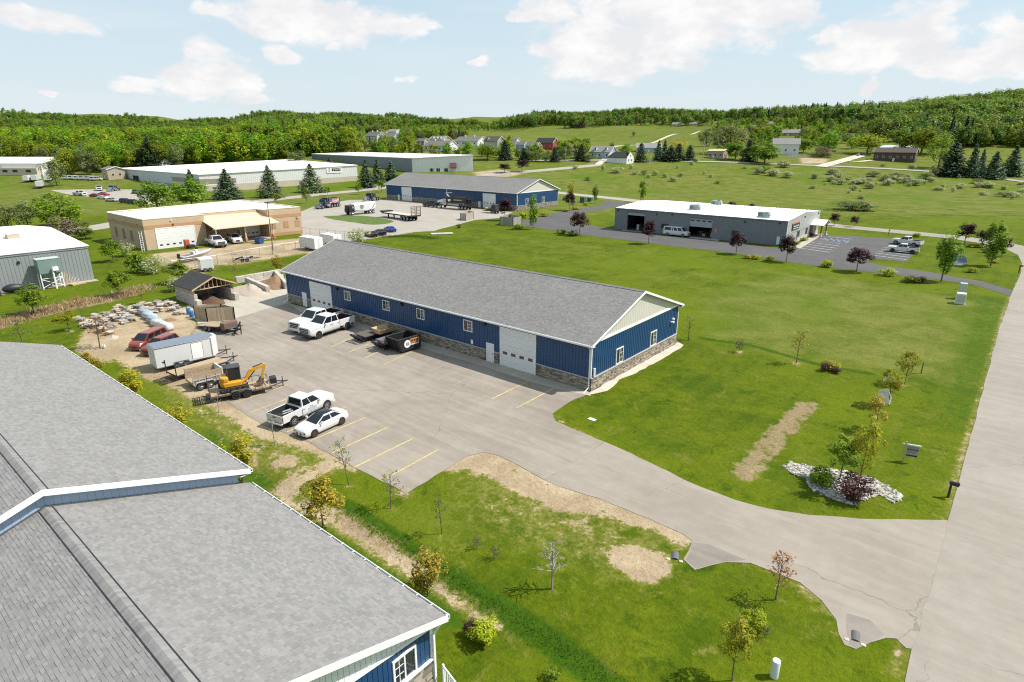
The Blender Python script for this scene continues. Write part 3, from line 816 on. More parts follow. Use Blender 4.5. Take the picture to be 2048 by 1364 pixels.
grey_steel_sun = M('sunlit_grey_siding', (.47, .47, .45), .45, .05, 1.0)  # lighter copy of the grey siding, sunlight painted into the colour
white_roof = M('white_steel_roof', (.80, .79, .77), .5, .05, .7)
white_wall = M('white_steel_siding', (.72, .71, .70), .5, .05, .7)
mid_wall = M('slate_grey_siding', (.155, .185, .21), .5, .07, .6)
dark = M('dark_interior', (.012, .012, .013), .9, .3, 1)  # near-black colour standing in for the shade inside openings
BK = M('black_metal', (.018, .018, .02), .5, .2, 3)
galv = M('galvanised_steel', (.42, .43, .44), .45, .12, 4, metal=.6)
grey_green = M('grey_green_cabinet', (.26, .31, .30), .5, .08, 2)
concrete = M('cast_concrete', (.46, .42, .36), .9, .15, 1.5, .3, col2=(.36, .33, .29))
tan_brick = M('tan_split_block', (.50, .375, .245), .9, .10, 1.6, .2, col2=(.46, .35, .23))
red_band = M('orange_block_band', (.44, .245, .13), .9, .10, 1.6, .2)
tan_panel = M('tan_brick_infill', (.40, .25, .145), .9, .1, 1.5)
cream_metal = M('cream_metal_roof', (.66, .54, .39), .5, .05, 1.0)
cream_paint = M('cream_painted_steel', (.62, .52, .40), .5, .06, 2)
stone_mat = M('ledge_stone', (.30, .25, .19), .9, .12, 4, .3, col2=(.21, .19, .17), isl=.55)
mortar = M('stone_backing', (.11, .10, .09), .95, .1, 3)
def on_y(px, py, Y):
 d = _R*(px-1024)+_U*(682-py)+_F*FPX; q = CAM+d*(Y/d[1]); return q
def on_x(px, py, X):
 d = _R*(px-1024)+_U*(682-py)+_F*FPX; q = CAM+d*(X/d[0]); return q
def wall(mb, F, L, z0, z1, holes=(), th=.2, m=0, u0=0.0):
 O, u, n = F
 us = sorted(set([u0, L]+[h[0] for h in holes]+[h[1] for h in holes]))
 zs = sorted(set([z0, z1]+[h[2] for h in holes]+[h[3] for h in holes]))
 us = [q for q in us if u0 <= q <= L]; zs = [q for q in zs if z0 <= q <= z1]
 for i in range(len(us)-1):
  a, b = us[i], us[i+1]; run = None
  for j in range(len(zs)-1):
   c, d = zs[j], zs[j+1]
   hit = any(h[0] <= a+1e-6 and b-1e-6 <= h[1] and h[2] <= c+1e-6 and d-1e-6 <= h[3] for h in holes)
   if hit:
    if run: mb.fbox(O, u, n, a, b, run[0], run[1], -th, 0, m); run = None
   else:
    run = (run[0], d) if run else (c, d)
  if run: mb.fbox(O, u, n, a, b, run[0], run[1], -th, 0, m)
def ribs(mb, F, L, z0, ztop, sp=.4, w=.07, d=.03, holes=(), m=0, u0=0.0):
 O, u, n = F
 k = u0+sp*.5
 while k < L:
  zt = ztop(k) if callable(ztop) else ztop
  cuts = sorted([(h[2], h[3]) for h in holes if h[0]-.05 < k < h[1]+.05])
  a = z0
  for c in cuts+[(zt, zt)]:
   if c[0]-a > .05: mb.fbox(O, u, n, k-w/2, k+w/2, a, min(c[0], zt), 0, d, m)
   a = max(a, c[1])
  k += sp
def stones(mb, F, L, z0, z1, holes=(), rh=.105, seed=0, u0=0.0, lmin=.2, lmax=.65):
 O, u, n = F; r = random.Random(seed); z = z0
 while z < z1-.02:
  h = min(r.uniform(.75, 1.35)*rh, z1-z); a = u0
  while a < L-.02:
   b = min(L, a+r.uniform(lmin, lmax))
   if not any(x[0] < b and a < x[1] and x[2] < z+h and z < x[3] for x in holes):
    mb.fbox(O, u, n, a+.008, b-.008, z+.007, z+h-.007, 0, r.uniform(.03, .085))
   a = b
  z += h
def window(parent, F, uc, z0, w, h, mats=None, muntin=True, slider=True, name='window', fr=.09, sill=False):
 O, u, n = F
 mb = MB()
 a, b = uc-w/2, uc+w/2
 mb.fbox(O, u, n, a, a+fr, z0, z0+h, .0, .09); mb.fbox(O, u, n, b-fr, b, z0, z0+h, .0, .09)
 mb.fbox(O, u, n, a+fr, b-fr, z0, z0+fr, .0, .087); mb.fbox(O, u, n, a+fr, b-fr, z0+h-fr, z0+h, .0, .087)
 if slider: mb.fbox(O, u, n, uc-.035, uc+.035, z0+fr, z0+h-fr, .0, .07)
 o = mb.bd(name, mats or WT, parent)
 halves = [(a+fr, uc-.035), (uc+.035, b-fr)] if slider else [(a+fr, b-fr)]
 for q in halves:
  p = MB(); p.fbox(O, u, n, q[0], q[1], z0+fr, z0+h-fr, .0, .035); p.bd('pane', glass, o)
 if muntin:
  p = MB(); q = halves[-1]; c = (q[0]+q[1])/2
  p.fbox(O, u, n, c-.015, c+.015, z0+fr, z0+h-fr, .035, .05)
  for t in (1/3, 2/3):
   zz = z0+fr+(h-2*fr)*t; p.fbox(O, u, n, q[0], c-.015, zz-.015, zz+.015, .035, .048); p.fbox(O, u, n, c+.015, q[1], zz-.015, zz+.015, .035, .048)
  p.bd('muntin', WT, o)
 return o
def overhead_door(parent, F, uc, w, h, z0=0.02, nsec=7, win_row=1, nwin=4, mat=None, wmat=None, trim=True, dep=.0):
 O, u, n = F
 mb = MB(); a, b = uc-w/2, uc+w/2; t = .16
 mb.fbox(O, u, n, a-t, a, z0, z0+h+t, dep, dep+.10); mb.fbox(O, u, n, b, b+t, z0, z0+h+t, dep, dep+.10); mb.fbox(O, u, n, a, b, z0+h, z0+h+t, dep, dep+.097)
 o = mb.bd('garage_door', WT, parent)
 sh = h/nsec
 for i in range(nsec):
  p = MB(); p.fbox(O, u, n, a, b, z0+i*sh+.006, z0+(i+1)*sh-.006, dep, dep+.055)
  p.bd('door_panel', mat or white_door, o)
 zc = z0+sh*(win_row+.5)
 for i in range(nwin):
  c = a+w*(i+.5)/nwin
  p = MB(); p.fbox(O, u, n, c-.32, c+.32, zc-.17, zc+.17, dep+.055, dep+.065); p.bd('pane', wmat or glassb, o)
 return o
def man_door(parent, F, uc, w=.98, h=2.12, z0=.03, mat=None):
 O, u, n = F
 mb = MB().fbox(O, u, n, uc-w/2, uc+w/2, z0, z0+h, 0, .05)
 o = mb.bd('door', mat or white_door, parent)
 p = MB(); t = .09
 p.fbox(O, u, n, uc-w/2-t, uc-w/2, z0, z0+h+t, 0, .09); p.fbox(O, u, n, uc+w/2, uc+w/2+t, z0, z0+h+t, 0, .09); p.fbox(O, u, n, uc-w/2, uc+w/2, z0+h, z0+h+t, 0, .088)
 p.bd('door_frame', WT, o)
 p = MB(); p.fbox(O, u, n, uc+w/2-.16, uc+w/2-.06, z0+.98, z0+1.06, .05, .11); p.bd('handle', BK, o)
 return o
def lamp(parent, F, uc, z, mat=None, w=.35, h=.3):
 O, u, n = F
 mb = MB().fbox(O, u, n, uc-w/2, uc+w/2, z, z+h, 0, .22); mb.fbox(O, u, n, uc-w*.3, uc+w*.3, z+h, z+h+.06, 0, .28)
 return mb.bd('wall_light', mat or BK, parent, bevel=.02)
def faces(Lx, Ly):
 return dict(front=(O3, (1, 0, 0), (0, -1, 0)), right=((Lx, 0, 0), (0, 1, 0), (1, 0, 0)), back=((Lx, Ly, 0), (-1, 0, 0), (0, 1, 0)), left=((0, Ly, 0), (0, -1, 0), (-1, 0, 0)))
def gable_slabs(mb, Lx, Ly, ze, rise, oe, og, th=.12, m=0):
 yr = Ly/2
 for s in (0, 1):
  pts = []
  ya, yb = (-oe, yr) if s == 0 else (yr, Ly+oe)
  za, zb = (ze, ze+rise) if s == 0 else (ze+rise, ze)
  x0, x1 = -og, Lx+og
  hi = [(x0, ya, za), (x1, ya, za), (x1, yb, zb), (x0, yb, zb)]
  lo = [(q[0], q[1], q[2]-th) for q in hi]
  mb.hexa(lo, hi, m)
def rake_boards(mb, x, Ly, ze, rise, oe, hgt=.26, th=.04, side=1, half=None):
 yr = Ly/2
 for i_, (ya, yb, za, zb) in enumerate(((-oe, yr, ze, ze+rise), (yr, Ly+oe, ze+rise, ze))):
  if half is not None and half != i_: continue
  x0, x1 = (x, x+th*side)
  if x0 > x1: x0, x1 = x1, x0
  hi = [(x0, ya, za+.03), (x1, ya, za+.03), (x1, yb, zb+.03), (x0, yb, zb+.03)]
  lo = [(q[0], q[1], q[2]-hgt) for q in hi]
  mb.hexa(lo, hi)
def gable_tri(mb, F, L, zb, zt, rise_fn, d0, d1, m=0):
 O, u, n = F
 O = NA(O, float); u = NA(u, float); n = NA(n, float); k = NA([0, 0, 1.])
 prof = [(0, zb), (L, zb), (L, rise_fn(L)), (L/2, rise_fn(L/2)), (0, rise_fn(0))]
 a = [O+u*p[0]+k*p[1]+n*d0 for p in prof]; b = [O+u*p[0]+k*p[1]+n*d1 for p in prof]
 N = len(prof)
 mb.add(a+b, [tuple(range(N))[::-1], tuple(range(N, 2*N))]+[(i, (i+1) % N, N+(i+1) % N, N+i) for i in range(N)], m)
def blue_shop(label, x0, y0, Lx, Ly, ze, rise, oe, og, hs, fdoors, fmen, fwins, rwins, vents, group, tri_ht, stone_seed=3, wsize=(1.4, 1.35), rw=(1.55, 2.0)):
 root = empty('blue_shop_building', label, 'building', (x0, y0, 0), 0, group)
 F = faces(Lx, Ly); sl = rise/(Ly/2+oe); zw = ze+sl*oe-.14
 holes = [(u-w/2-.2, u+w/2+.2, 0, h+.25) for u, w, h in fdoors]+[(u-.62, u+.62, 0, 2.3) for u in fmen]
 wh = [(u-wsize[0]/2-.05, u+wsize[0]/2+.05, z-.05, z+wsize[1]+.05) for u, z in fwins]
 rwh = [(u-rw[0]/2-.05, u+rw[0]/2+.05, z-.05, z+rw[1]+.05) for u, z in rwins]
 mb = MB()
 for k, L in (('front', Lx), ('back', Lx)): wall(mb, F[k], L, 0, zw)
 O, u, n = F['right']; wall(mb, ((Lx, .2, 0), u, n), Ly-.4, 0, zw)
 O, u, n = F['left']; wall(mb, ((0, Ly-.2, 0), u, n), Ly-.4, 0, zw)
 mb.bd('wall', blue_steel, root)
 mb = MB()
 ribs(mb, F['front'], Lx, hs, zw, holes=holes+wh); ribs(mb, F['right'], Ly, hs, tri_ht, holes=rwh); ribs(mb, F['left'], Ly, hs, tri_ht)
 mb.bd('siding_rib', blue_steel, root, kind='stuff')
 top = lambda q: ze+sl*(oe+min(q, Ly-q))-.13
 for k in ('right', 'left'):
  mb = MB(); gable_tri(mb, F[k], Ly, tri_ht, 0, top, -.15, .035); mb.bd('gable_panel', beige_steel, root)
  mb = MB(); ribs(mb, F[k], Ly, tri_ht+.14, top, sp=.4, w=.04, d=.045); mb.bd('gable_rib', beige_steel, root, kind='stuff')
  mb = MB(); O, u, n = F[k]; mb.fbox(O, u, n, 0, Ly, tri_ht-.14, tri_ht+.14, 0, .08); mb.bd('gable_trim', WT, root)
 bk = MB(); st = MB()
 for k, L, hl, sd in (('front', Lx, holes, 1), ('right', Ly, [], 2), ('left', Ly, [], 3)):
  wall(bk, F[k], L, 0, hs, holes=hl, th=-.04); stones(st, ((NA(F[k][0])+NA(F[k][2])*.04), F[k][1], F[k][2]), L, .03, hs-.02, holes=hl, seed=stone_seed+sd)
 bk.bd('stone_backing', mortar, root); st.bd('stone_veneer', stone_mat, root, kind='stuff')
 mb = MB()
 for k, L, hl in (('front', Lx, holes), ('right', Ly, []), ('left', Ly, [])):
  wall(mb, F[k], L, hs, hs+.09, holes=hl, th=-.14)
 mb.bd('stone_cap', M('stone_cap', (.42, .40, .37), .8, .1, 2), root)
 mb = MB(); gable_slabs(mb, Lx, Ly, ze, rise, oe, og); mb.bd('roof', MATS['grey_shingles'], root)
 mb = MB(); yr = Ly/2
 mb.yprism([(yr-.28, ze+rise-.05), (yr, ze+rise+.06), (yr+.28, ze+rise-.05), (yr, ze+rise-.0)], -og, Lx+og); mb.bd('ridge_cap', M('ridge_cap_shingle', (.16, .155, .15), .9, .3, 3), root)
 for xx, sd in ((Lx+og, 1), (-og, -1)):
  for half in (0, 1):
   mb = MB(); rake_boards(mb, xx, Ly, ze, rise, oe, side=sd, half=half); mb.bd('rake_board', WT, root)
 mb = MB()
 mb.bx(-og, Lx+og, -oe-.03, -oe, ze-.24, ze-.01); mb.bx(-og, Lx+og, Ly+oe, Ly+oe+.03, ze-.24, ze-.01); mb.bx(-og, Lx+og, -oe, -.03, ze-.26, ze-.22); mb.bx(-og, Lx+og, Ly+.03, Ly+oe, ze-.26, ze-.22); mb.bd('fascia', WT, root)
 for yy, sg in ((-oe-.03, -1), (Ly+oe+.03, 1)):
  mb = MB(); y2 = yy+sg*.13
  mb.yprism([(yy, ze-.16), (y2, ze-.16), (y2, ze-.02), (y2-sg*.02, ze-.02), (y2-sg*.02, ze-.14), (yy, ze-.14)], -og, Lx+og); mb.bd('gutter', WT, root)
 for cx_, cy_ in ((0, 0), (Lx, 0), (Lx, Ly), (0, Ly)):
  mb = MB(); a = .06; e = .065
  mb.bx(cx_-a-(e if cx_ == 0 else -e)*0, cx_+a, cy_-a, cy_+a, hs+.1, zw-.1); mb.bd('corner_trim', WT, root)
 for (dx, dy) in ((Lx-.12, -.10), (.12, -.10), (Lx-.12, Ly+.10)):
  s_ = -1 if dy < 0 else 1
  mb = MB().bx(dx-.05, dx+.05, dy-.05, dy+.05, .35, ze-.55); mb.hexa([(dx-.05, dy-.05, ze-.6), (dx+.05, dy-.05, ze-.6), (dx+.05, dy+.05, ze-.6), (dx-.05, dy+.05, ze-.6)], [(dx-.05, dy+s_*.42-.05, ze-.15), (dx+.05, dy+s_*.42-.05, ze-.15), (dx+.05, dy+s_*.42+.05, ze-.15), (dx-.05, dy+s_*.42+.05, ze-.15)])
  mb.hexa([(dx-.05, dy+s_*.9-.04, .06), (dx+.05, dy+s_*.9-.04, .06), (dx+.05, dy+s_*.9+.04, .06), (dx-.05, dy+s_*.9+.04, .06)], [(dx-.05, dy-.04, .42), (dx+.05, dy-.04, .42), (dx+.05, dy+.04, .42), (dx-.05, dy+.04, .42)])
  mb.bd('downspout', WT, root)
 for u, w, h in fdoors: overhead_door(root, F['front'], u, w, h, nsec=7, nwin=4, win_row=2)
 for u in fmen: man_door(root, F['front'], u)
 for u, z in fwins: window(root, F['front'], u, z, *wsize)
 for u, z in rwins: window(root, F['right'], u, z, *rw)
 for u, z in vents: lamp(root, F['front'], u, z)
 return root, F
B1x, B1y = -85.57, 48.43
main_shop, MF = blue_shop('long blue steel shop with grey shingle roof in the middle of the view', B1x, B1y, 55.72, 19.55, 5.06, 3.57, .6, .42, 1.31,
 [(9.2, 5.1, 4.1), (46.3, 4.75, 4.35)], [4.75, 42.3], [(15.75, 2.82), (24.1, 2.86), (30.75, 2.9), (38.87, 2.96)], [(5.55, 1.45), (13.25, 1.45)], [(13.4, 3.95), (27.25, 4.05), (41.5, 4.2)], 'blue steel shops', 5.1, rw=(1.5, 1.75))
mb = MB(); O, u, n = MF['front']; mb.fbox(O, u, n, 39.3, 39.65, 1.55, 2.05, .03, .06); mb.bd('wall_notice', WT, main_shop)
mb = MB(); O, u, n = MF['right']; mb.fbox(O, u, n, .3, .62, 1.45, 2.35, .03, .20); mb.bd('meter_box', M('meter_grey', (.55, .56, .56), .5, .1, 3), main_shop, bevel=.02)
mb = MB().fbox(O, u, n, 17.9, 18.2, 3.5, 3.7, .03, .25); mb.bd('wall_light', WT, main_shop)
mb = MB().fbox(O, u, n, 17.6, 18.0, 3.2, 3.35, .03, .35); mb.bd('security_camera', WT, main_shop)
B2x, B2y = -213.0, 172.0
shop2, F2 = blue_shop('blue steel shop with grey roof beyond the truck yard', B2x, B2y, 73.0, 25.0, 6.3, 4.4, .8, .6, 1.7,
 [(13.2, 5.9, 5.4), (59.5, 6.0, 5.2)], [8.0, 54.5], [], [(5.6, 1.95), (15.5, 1.95)], [(52, 5.1), (2.5, 3.0)], 'blue steel shops', 6.2, 9, rw=(1.8, 2.0))
mb = MB(); O, u, n = F2['front']; mb.fbox(O, u, n, 37.1, 37.35, .1, 6.0, .03, .16); mb.bd('downspout', WT, shop2)
# ------------------------------------------------------------------ the near building under the drone (two roofs, one stepped above the other)
near = empty('near_blue_building', 'blue building with stepped grey shingle roofs and white trim in the near corner', 'building', (-15.55, 13.4, 0), 0)
NEX, NEY = -15.55, 13.4
sh_tile = M('shingle_tab', (.222, .214, .206), .93, .09, 3, .25, isl=.12, col2=(.200, .193, .186))
sh_under = M('shingle_underlay', (.13, .125, .12), .95, .15, 2)
NSL = 1/3.0
def near_roof(xa, xb, ze, tabs, ridge_y=-8.7, oe=.6):
 zr = ze+(oe-ridge_y)*NSL; y2 = 2*ridge_y-oe; th = .12
 mb = MB()
 for ya, yb, za, zb in ((ridge_y, oe, zr, ze), (y2, ridge_y, ze, zr)):
  hi = [(xa, ya, za), (xb, ya, za), (xb, yb, zb), (xa, yb, zb)]
  mb.hexa([(q[0], q[1], q[2]-th) for q in hi], hi)
 mb.bd('roof_deck', sh_under, near)
 ca = COS(math.atan(NSL)); sa = SIN(math.atan(NSL))
 exp_ = .145; allq = []
 for side in (1, -1):
  SLn = (oe-ridge_y)/ca; rows = int((SLn-.15)/exp_); r = random.Random(int(xa*10)+side)
  def pt(x, s, hgt, side=side):
   y = oe-s*ca if side > 0 else y2+s*ca
   return (x, y+side*sa*hgt, ze+s*sa+ca*hgt)
  if side < 0 and tabs < 2: rows0 = max(0, rows-44)
  else: rows0 = 0
  for k in range(rows0, rows):
   x = xa-r.uniform(0, .3)
   while x < xb:
    w = r.choice([.17, .21, .25, .30, .34]); x1 = min(x+w, xb); xs_ = max(x, xa)
    if x1-xs_ > .05:
     t = r.choice([.012, .014, .022, .026])
     s0, s1 = k*exp_, min((k+1)*exp_+.02, SLn)
     allq.append((xs_+.004, x1-.004, s0+r.uniform(0, .012), s1, t, pt))
    x = x1 if x+w >= xb else x+w
 return allq, zr
def tile_verts(q):
 a, b, s0, s1, t, pt = q
 v = [pt(a, s0, .001), pt(b, s0, .001), pt(b, s1, .001), pt(a, s1, .001), pt(a, s0, t), pt(b, s0, t), pt(b, s1, .006), pt(a, s1, .006)]
 return v
TF = [(4, 5, 6, 7), (0, 1, 5, 4), (1, 2, 6, 5), (3, 0, 4, 7)]
TFm = [f[::-1] for f in TF]
lowq, zr_low = near_roof(-15.9, .45, 5.06, 2)
upq, zr_up = near_roof(-50.5, -15.62, 6.02, 1)
def split_tiles(allq, count):
 def dist(q):
  p = q[5]((q[0]+q[1])/2, q[2], 0); w = NA(p)+NA([NEX, NEY, 0])-CAM
  zc = w@_F; sxp = 1024+FPX*(w@_R)/zc; syp = 682-FPX*(w@_U)/zc
  vis = -20 < sxp < 2060 and syp < 1370 and not (sxp < 66 and syp > 1304)
  return zc if vis else 1e6+zc
 o = sorted(range(len(allq)), key=lambda i: dist(allq[i]))
 return [allq[i] for i in o[:count]], [allq[i] for i in o[count:]]
ind, rest = split_tiles(lowq, 290)
def fdir(q):
 p0 = NA(tile_verts(q)); nrm = np.cross(p0[5]-p0[4], p0[7]-p0[4]); return nrm[2] > 0
for q in ind:
 v = tile_verts(q); mb = MB(); c = np.mean(v, 0)
 mb.add([tuple(NA(p)-c) for p in v], TF if fdir(q) else TFm)
 mb.bd('shingle', sh_tile, near, loc=tuple(c))
for part_, nm in ((rest, 'shingle_field'), (upq, 'shingle_field')):
 vs = []; fs = []
 for q in part_:
  b = len(vs); vs += tile_verts(q); fs += [tuple(b+i for i in f) for f in (TF if fdir(q) else TFm)]
 mb = MB(); mb.v = vs; mb.f = fs; mb.mi = [0]*len(fs); mb.bd(nm, sh_tile, near, kind='stuff')
cap_mat = M('ridge_cap_tab', (.20, .193, .186), .93, .16, 4, .3, rnd=.16)
def ridge(xa, xb, zr, yr=-8.7):
 mb = MB(); d = .155; w = .235
 pr = [(-w, -w*NSL+.018), (-w*.45, -w*.45*NSL+.045), (0, .058), (w*.45, -w*.45*NSL+.045), (w, -w*NSL+.018)]
 vs = [(0, y, z) for y, z in pr]+[(d+.06, y, z-.022) for y, z in pr]+[(0, y, z-.02) for y, z in pr]
 fs = [(i, i+1, 6+i, 5+i)[::-1] for i in range(4)]+[(10+i, 11+i, 1+i, i)[::-1] for i in range(4)]
 mb.add(vs, fs); k = 0; first = None; x = xb-d
 while x > xa:
  if first is None:
   first = mb.bd('ridge_shingle', cap_mat, near, loc=(x, yr, zr)); bm = bmesh.new(); bm.from_mesh(first.data); bmesh.ops.recalc_face_normals(bm, faces=bm.faces); bm.to_mesh(first.data); bm.free()
   if first.data.polygons[0].normal.z < 0: first.data.flip_normals()
  else: share(first, 'ridge_shingle', near, (x, yr, zr+RU(-.004, .004)), (0, 0, RU(-.015, .015)))
  x -= d; k += 1
 mb = MB()
 for s_ in PM: mb.bx(xa, xb, yr+s_*.262-.022, yr+s_*.262+.022, zr-.262*NSL-.03, zr-.262*NSL+.03)
 mb.bd('ridge_vent', BK, near)
ridge(-15.9, .45, zr_low); ridge(-27.5, -15.62, zr_up)
mb = MB().yprism([(-9.0, zr_up-.06), (-8.7, zr_up+.05), (-8.4, zr_up-.06), (-8.7, zr_up)], -50.5, -27.5); mb.bd('ridge_cap', cap_mat, near)
def near_rake(x, ze, zr, hgt, side=1, name='rake_board'):
 th = .05
 for ya, yb, za, zb in ((-8.7, .62, zr, ze), (-18.02, -8.7, ze, zr)):
  mb = MB()
  hi = [(x, ya, za+.05), (x+th*side, ya, za+.05), (x+th*side, yb, zb+.05), (x, yb, zb+.05)]
  if side < 0: hi = [hi[1], hi[0], hi[3], hi[2]]
  mb.hexa([(q[0], q[1], q[2]-hgt) for q in hi], hi)
  mb.bd(name, WT, near)
near_rake(.45, 5.06, zr_low, .30); near_rake(-15.62, 6.02, zr_up, .30)
def near_gutter(xa, xb, ze):
 mb = MB(); y = .63
 mb.yprism([(y, ze-.20), (y+.14, ze-.20), (y+.14, ze-.03), (y+.115, ze-.03), (y+.115, ze-.17), (y, ze-.17)], xa, xb)
 mb.bx(xa, xb, .59, .63, ze-.26, ze-.02)
 g = mb.bd('gutter', WT, near)
 mb = MB().bx(xa+.02, xb-.02, y+.01, y+.112, ze-.165, ze-.13); mb.bd('painted_gutter_shade', BK, g)  # black strip painted in for the shade inside the gutter
 x = xa+.6; first = None
 while x < xb:
  if first is None:
   mb = MB().bx(-.02, .02, 0, .14, -.035, -.01); first = mb.bd('gutter_strap', WT, g, loc=(x, y, ze))
  else: share(first, 'gutter_strap', g, (x, y, ze))
  x += .92
near_gutter(-15.9, .45, 5.06); near_gutter(-50.5, -15.62, 6.02)
mb = MB().bx(-15.6, .4, .02, .6, 4.80, 4.84); mb.bx(-50.4, -15.62, .02, .6, 5.76, 5.80); mb.bd('soffit', WT, near)
mb = MB().bx(-50.4, -16.1, -17.4, 0, 0, 5.85); mb.bx(-16.1, 0, -17.4, 0, 0, 4.9); mb.bd('wall', blue_steel, near)
NF = (O3, (0, -1, 0), (1, 0, 0))
wz0, wz1, wu0, wu1 = 3.08, 4.45, .84, 2.06
ztop = lambda q: 5.06+(.6+min(q, 17.4-q))*NSL-.14
ztrim = lambda q: 4.62+min(q, 17.4-q)*.10
bd = .24; k = 0; u_ = .12
while u_ < 8.5:
 for (a, b) in ([(3.06, wz0-.03), (wz1+.03, ztrim(u_))] if wu0-.05 < u_+bd/2 < wu1+.05 else [(3.06, ztrim(u_))]):
  if b-a > .05:
   mb = MB().fbox(*NF, u_+.012, u_+bd-.012, a, b, .0, .035); mb.bd('siding_board', blue_steel, near)
 mb = MB().fbox(*NF, u_+.012, u_+bd-.012, ztrim(u_)+.17, ztop(u_), .0, .035); mb.bd('gable_board', WT, near)
 u_ += bd
mb = MB(); gable_tri(mb, NF, 17.4, 4.5, 0, ztop, -.15, .0); mb.bd('gable_panel', WT, near)
mb = MB()
q0 = NA([0, 0, 1.]); O_, u2, n2 = [NA(t, float) for t in NF]
for ua, ub in ((.0, 8.7),):
 lo = [O_+u2*ua+q0*ztrim(ua)+n2*.09, O_+u2*ua+q0*ztrim(ua), O_+u2*ub+q0*ztrim(ub), O_+u2*ub+q0*ztrim(ub)+n2*.09]
 mb.hexa(lo, [p+q0*.17 for p in lo])
mb.bd('gable_trim', WT, near, smooth=FX)
window(near, NF, (wu0+wu1)/2, wz0, wu1-wu0, wz1-wz0)
mb = MB().bx(-.02, .07, -.05, .09, 3.1, 4.75); mb.bd('corner_trim', WT, near)
mb = MB().bx(.08, .18, .02, .12, .4, 4.3); mb.hexa([(.08, .02, 4.3), (.18, .02, 4.3), (.18, .12, 4.3), (.08, .12, 4.3)], [(.2, .62, 4.88), (.3, .62, 4.88), (.3, .72, 4.88), (.2, .72, 4.88)]); mb.bd('downspout', WT, near)
bk = MB(); bk.fbox(*NF, 0, 8.6, 0, 3.0, 0, .04); bk.fbox(O3, (-1, 0, 0), (0, 1, 0), 0, 12, 0, 3.0, 0, .04); bk.bd('stone_backing', mortar, near)
si = MB(); r_ = random.Random(5); z = 1.6
while z < 2.97:
 h = r_.uniform(.09, .17); a = .02
 while a < 3.4:
  b = a+r_.uniform(.22, .62)
  mb = MB().fbox((.04, 0, 0), NF[1], NF[2], a+.008, b-.008, z+.006, min(z+h, 2.99)-.006, 0, r_.uniform(.03, .08)); mb.bd('stone', stone_mat, near)
  a = b
 z += h
stones(si, ((.04, 0, 0), NF[1], NF[2]), 8.6, .03, 1.6, seed=4); stones(si, ((.04, 0, 0), NF[1], NF[2]), 8.6, 1.6, 2.98, seed=5, u0=3.65); stones(si, ((0, .04, 0), (-1, 0, 0), (0, 1, 0)), 12, .03, 2.98, seed=6)
si.bd('stone_veneer', stone_mat, near, kind='stuff')
mb = MB().fbox(*NF, -.05, 8.6, 3.0, 3.08, 0, .15); mb.bd('stone_cap', WT, near)
sp = .32
for i in range(54):
 ya = -.02-i*sp; yb = ya-sp
 def roofz(yy): return 5.06+(min(.6-yy, .6+17.4+yy))*NSL
 def upz(yy): return 6.02+(min(.6-yy, .6+17.4+yy))*NSL
 if yb < -17.4: break
 mb = MB()
 xo = -15.93
 p = [(-15.98, yb+.004), (xo, yb+.004), (xo, ya-.004), (-15.98, ya-.004)]
 mb.hexa([(a, b, roofz(b)-.05) for a, b in p], [(a, b, upz(b)-.20) for a, b in p])
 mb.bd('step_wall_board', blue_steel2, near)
mb = MB().bx(-16.1, -15.98, -17.4, 0, 4.8, 5.9)
mb.hexa([(-16.1, -8.7, 5.5), (-15.985, -8.7, 5.5), (-15.985, .0, 5.5), (-16.1, .0, 5.5)], [(-16.1, -8.7, zr_up-.15), (-15.985, -8.7, zr_up-.15), (-15.985, 0, 6.05), (-16.1, 0, 6.05)])
mb.hexa([(-16.1, -17.4, 5.5), (-15.985, -17.4, 5.5), (-15.985, -8.7, 5.5), (-16.1, -8.7, 5.5)], [(-16.1, -17.4, 6.05), (-15.985, -17.4, 6.05), (-15.985, -8.7, zr_up-.15), (-16.1, -8.7, zr_up-.15)])
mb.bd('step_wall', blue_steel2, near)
mb = MB()
for ya, yb in ((-.02, -8.7), (-8.7, -17.4)):
 p = [(-15.93, yb), (-15.86, yb), (-15.86, ya), (-15.93, ya)]
 mb.hexa([(a, b, roofz(b)+.0) for a, b in p], [(a, b, roofz(b)+.07) for a, b in p])
mb.bd('flashing', M('dark_flashing', (.08, .085, .09), .5, .1, 2), near)
rail = empty('white_railing', 'white picket railing beside the near blue building corner', 'railing', (NEX+.3, NEY+.35, 0), 0)
mb = MB().bx(-.04, .04, 0, .08, 0, 2.55); mb.bd('post', WT, rail)
rd = NA([COS(-.25), SIN(-.25), 0.])
mb = MB().tube((0, .04, 2.45), tuple(rd*6+[0, .04, 2.45]), .05, n=6); mb.bd('top_rail', WT, rail)
mb = MB().tube((0, .04, 1.55), tuple(rd*6+[0, .04, 1.55]), .04, n=6); mb.bd('bottom_rail', WT, rail)
fb = None
for i in range(36):
 q = rd*(.15+i*.16)+NA([0, .04, 2.0])
 if fb is None:
  mb = MB().bx(-.018, .018, -.018, .018, -.45, .45); fb = mb.bd('picket', WT, rail, loc=tuple(q))
 else: share(fb, 'picket', rail, tuple(q))
mb = MB().prism([(-.06, -.1), (.2, -.1), (6.2, -1.6), (6.0, -2.0)], 0, 1.5); mb.bd('deck_edge', concrete, rail)
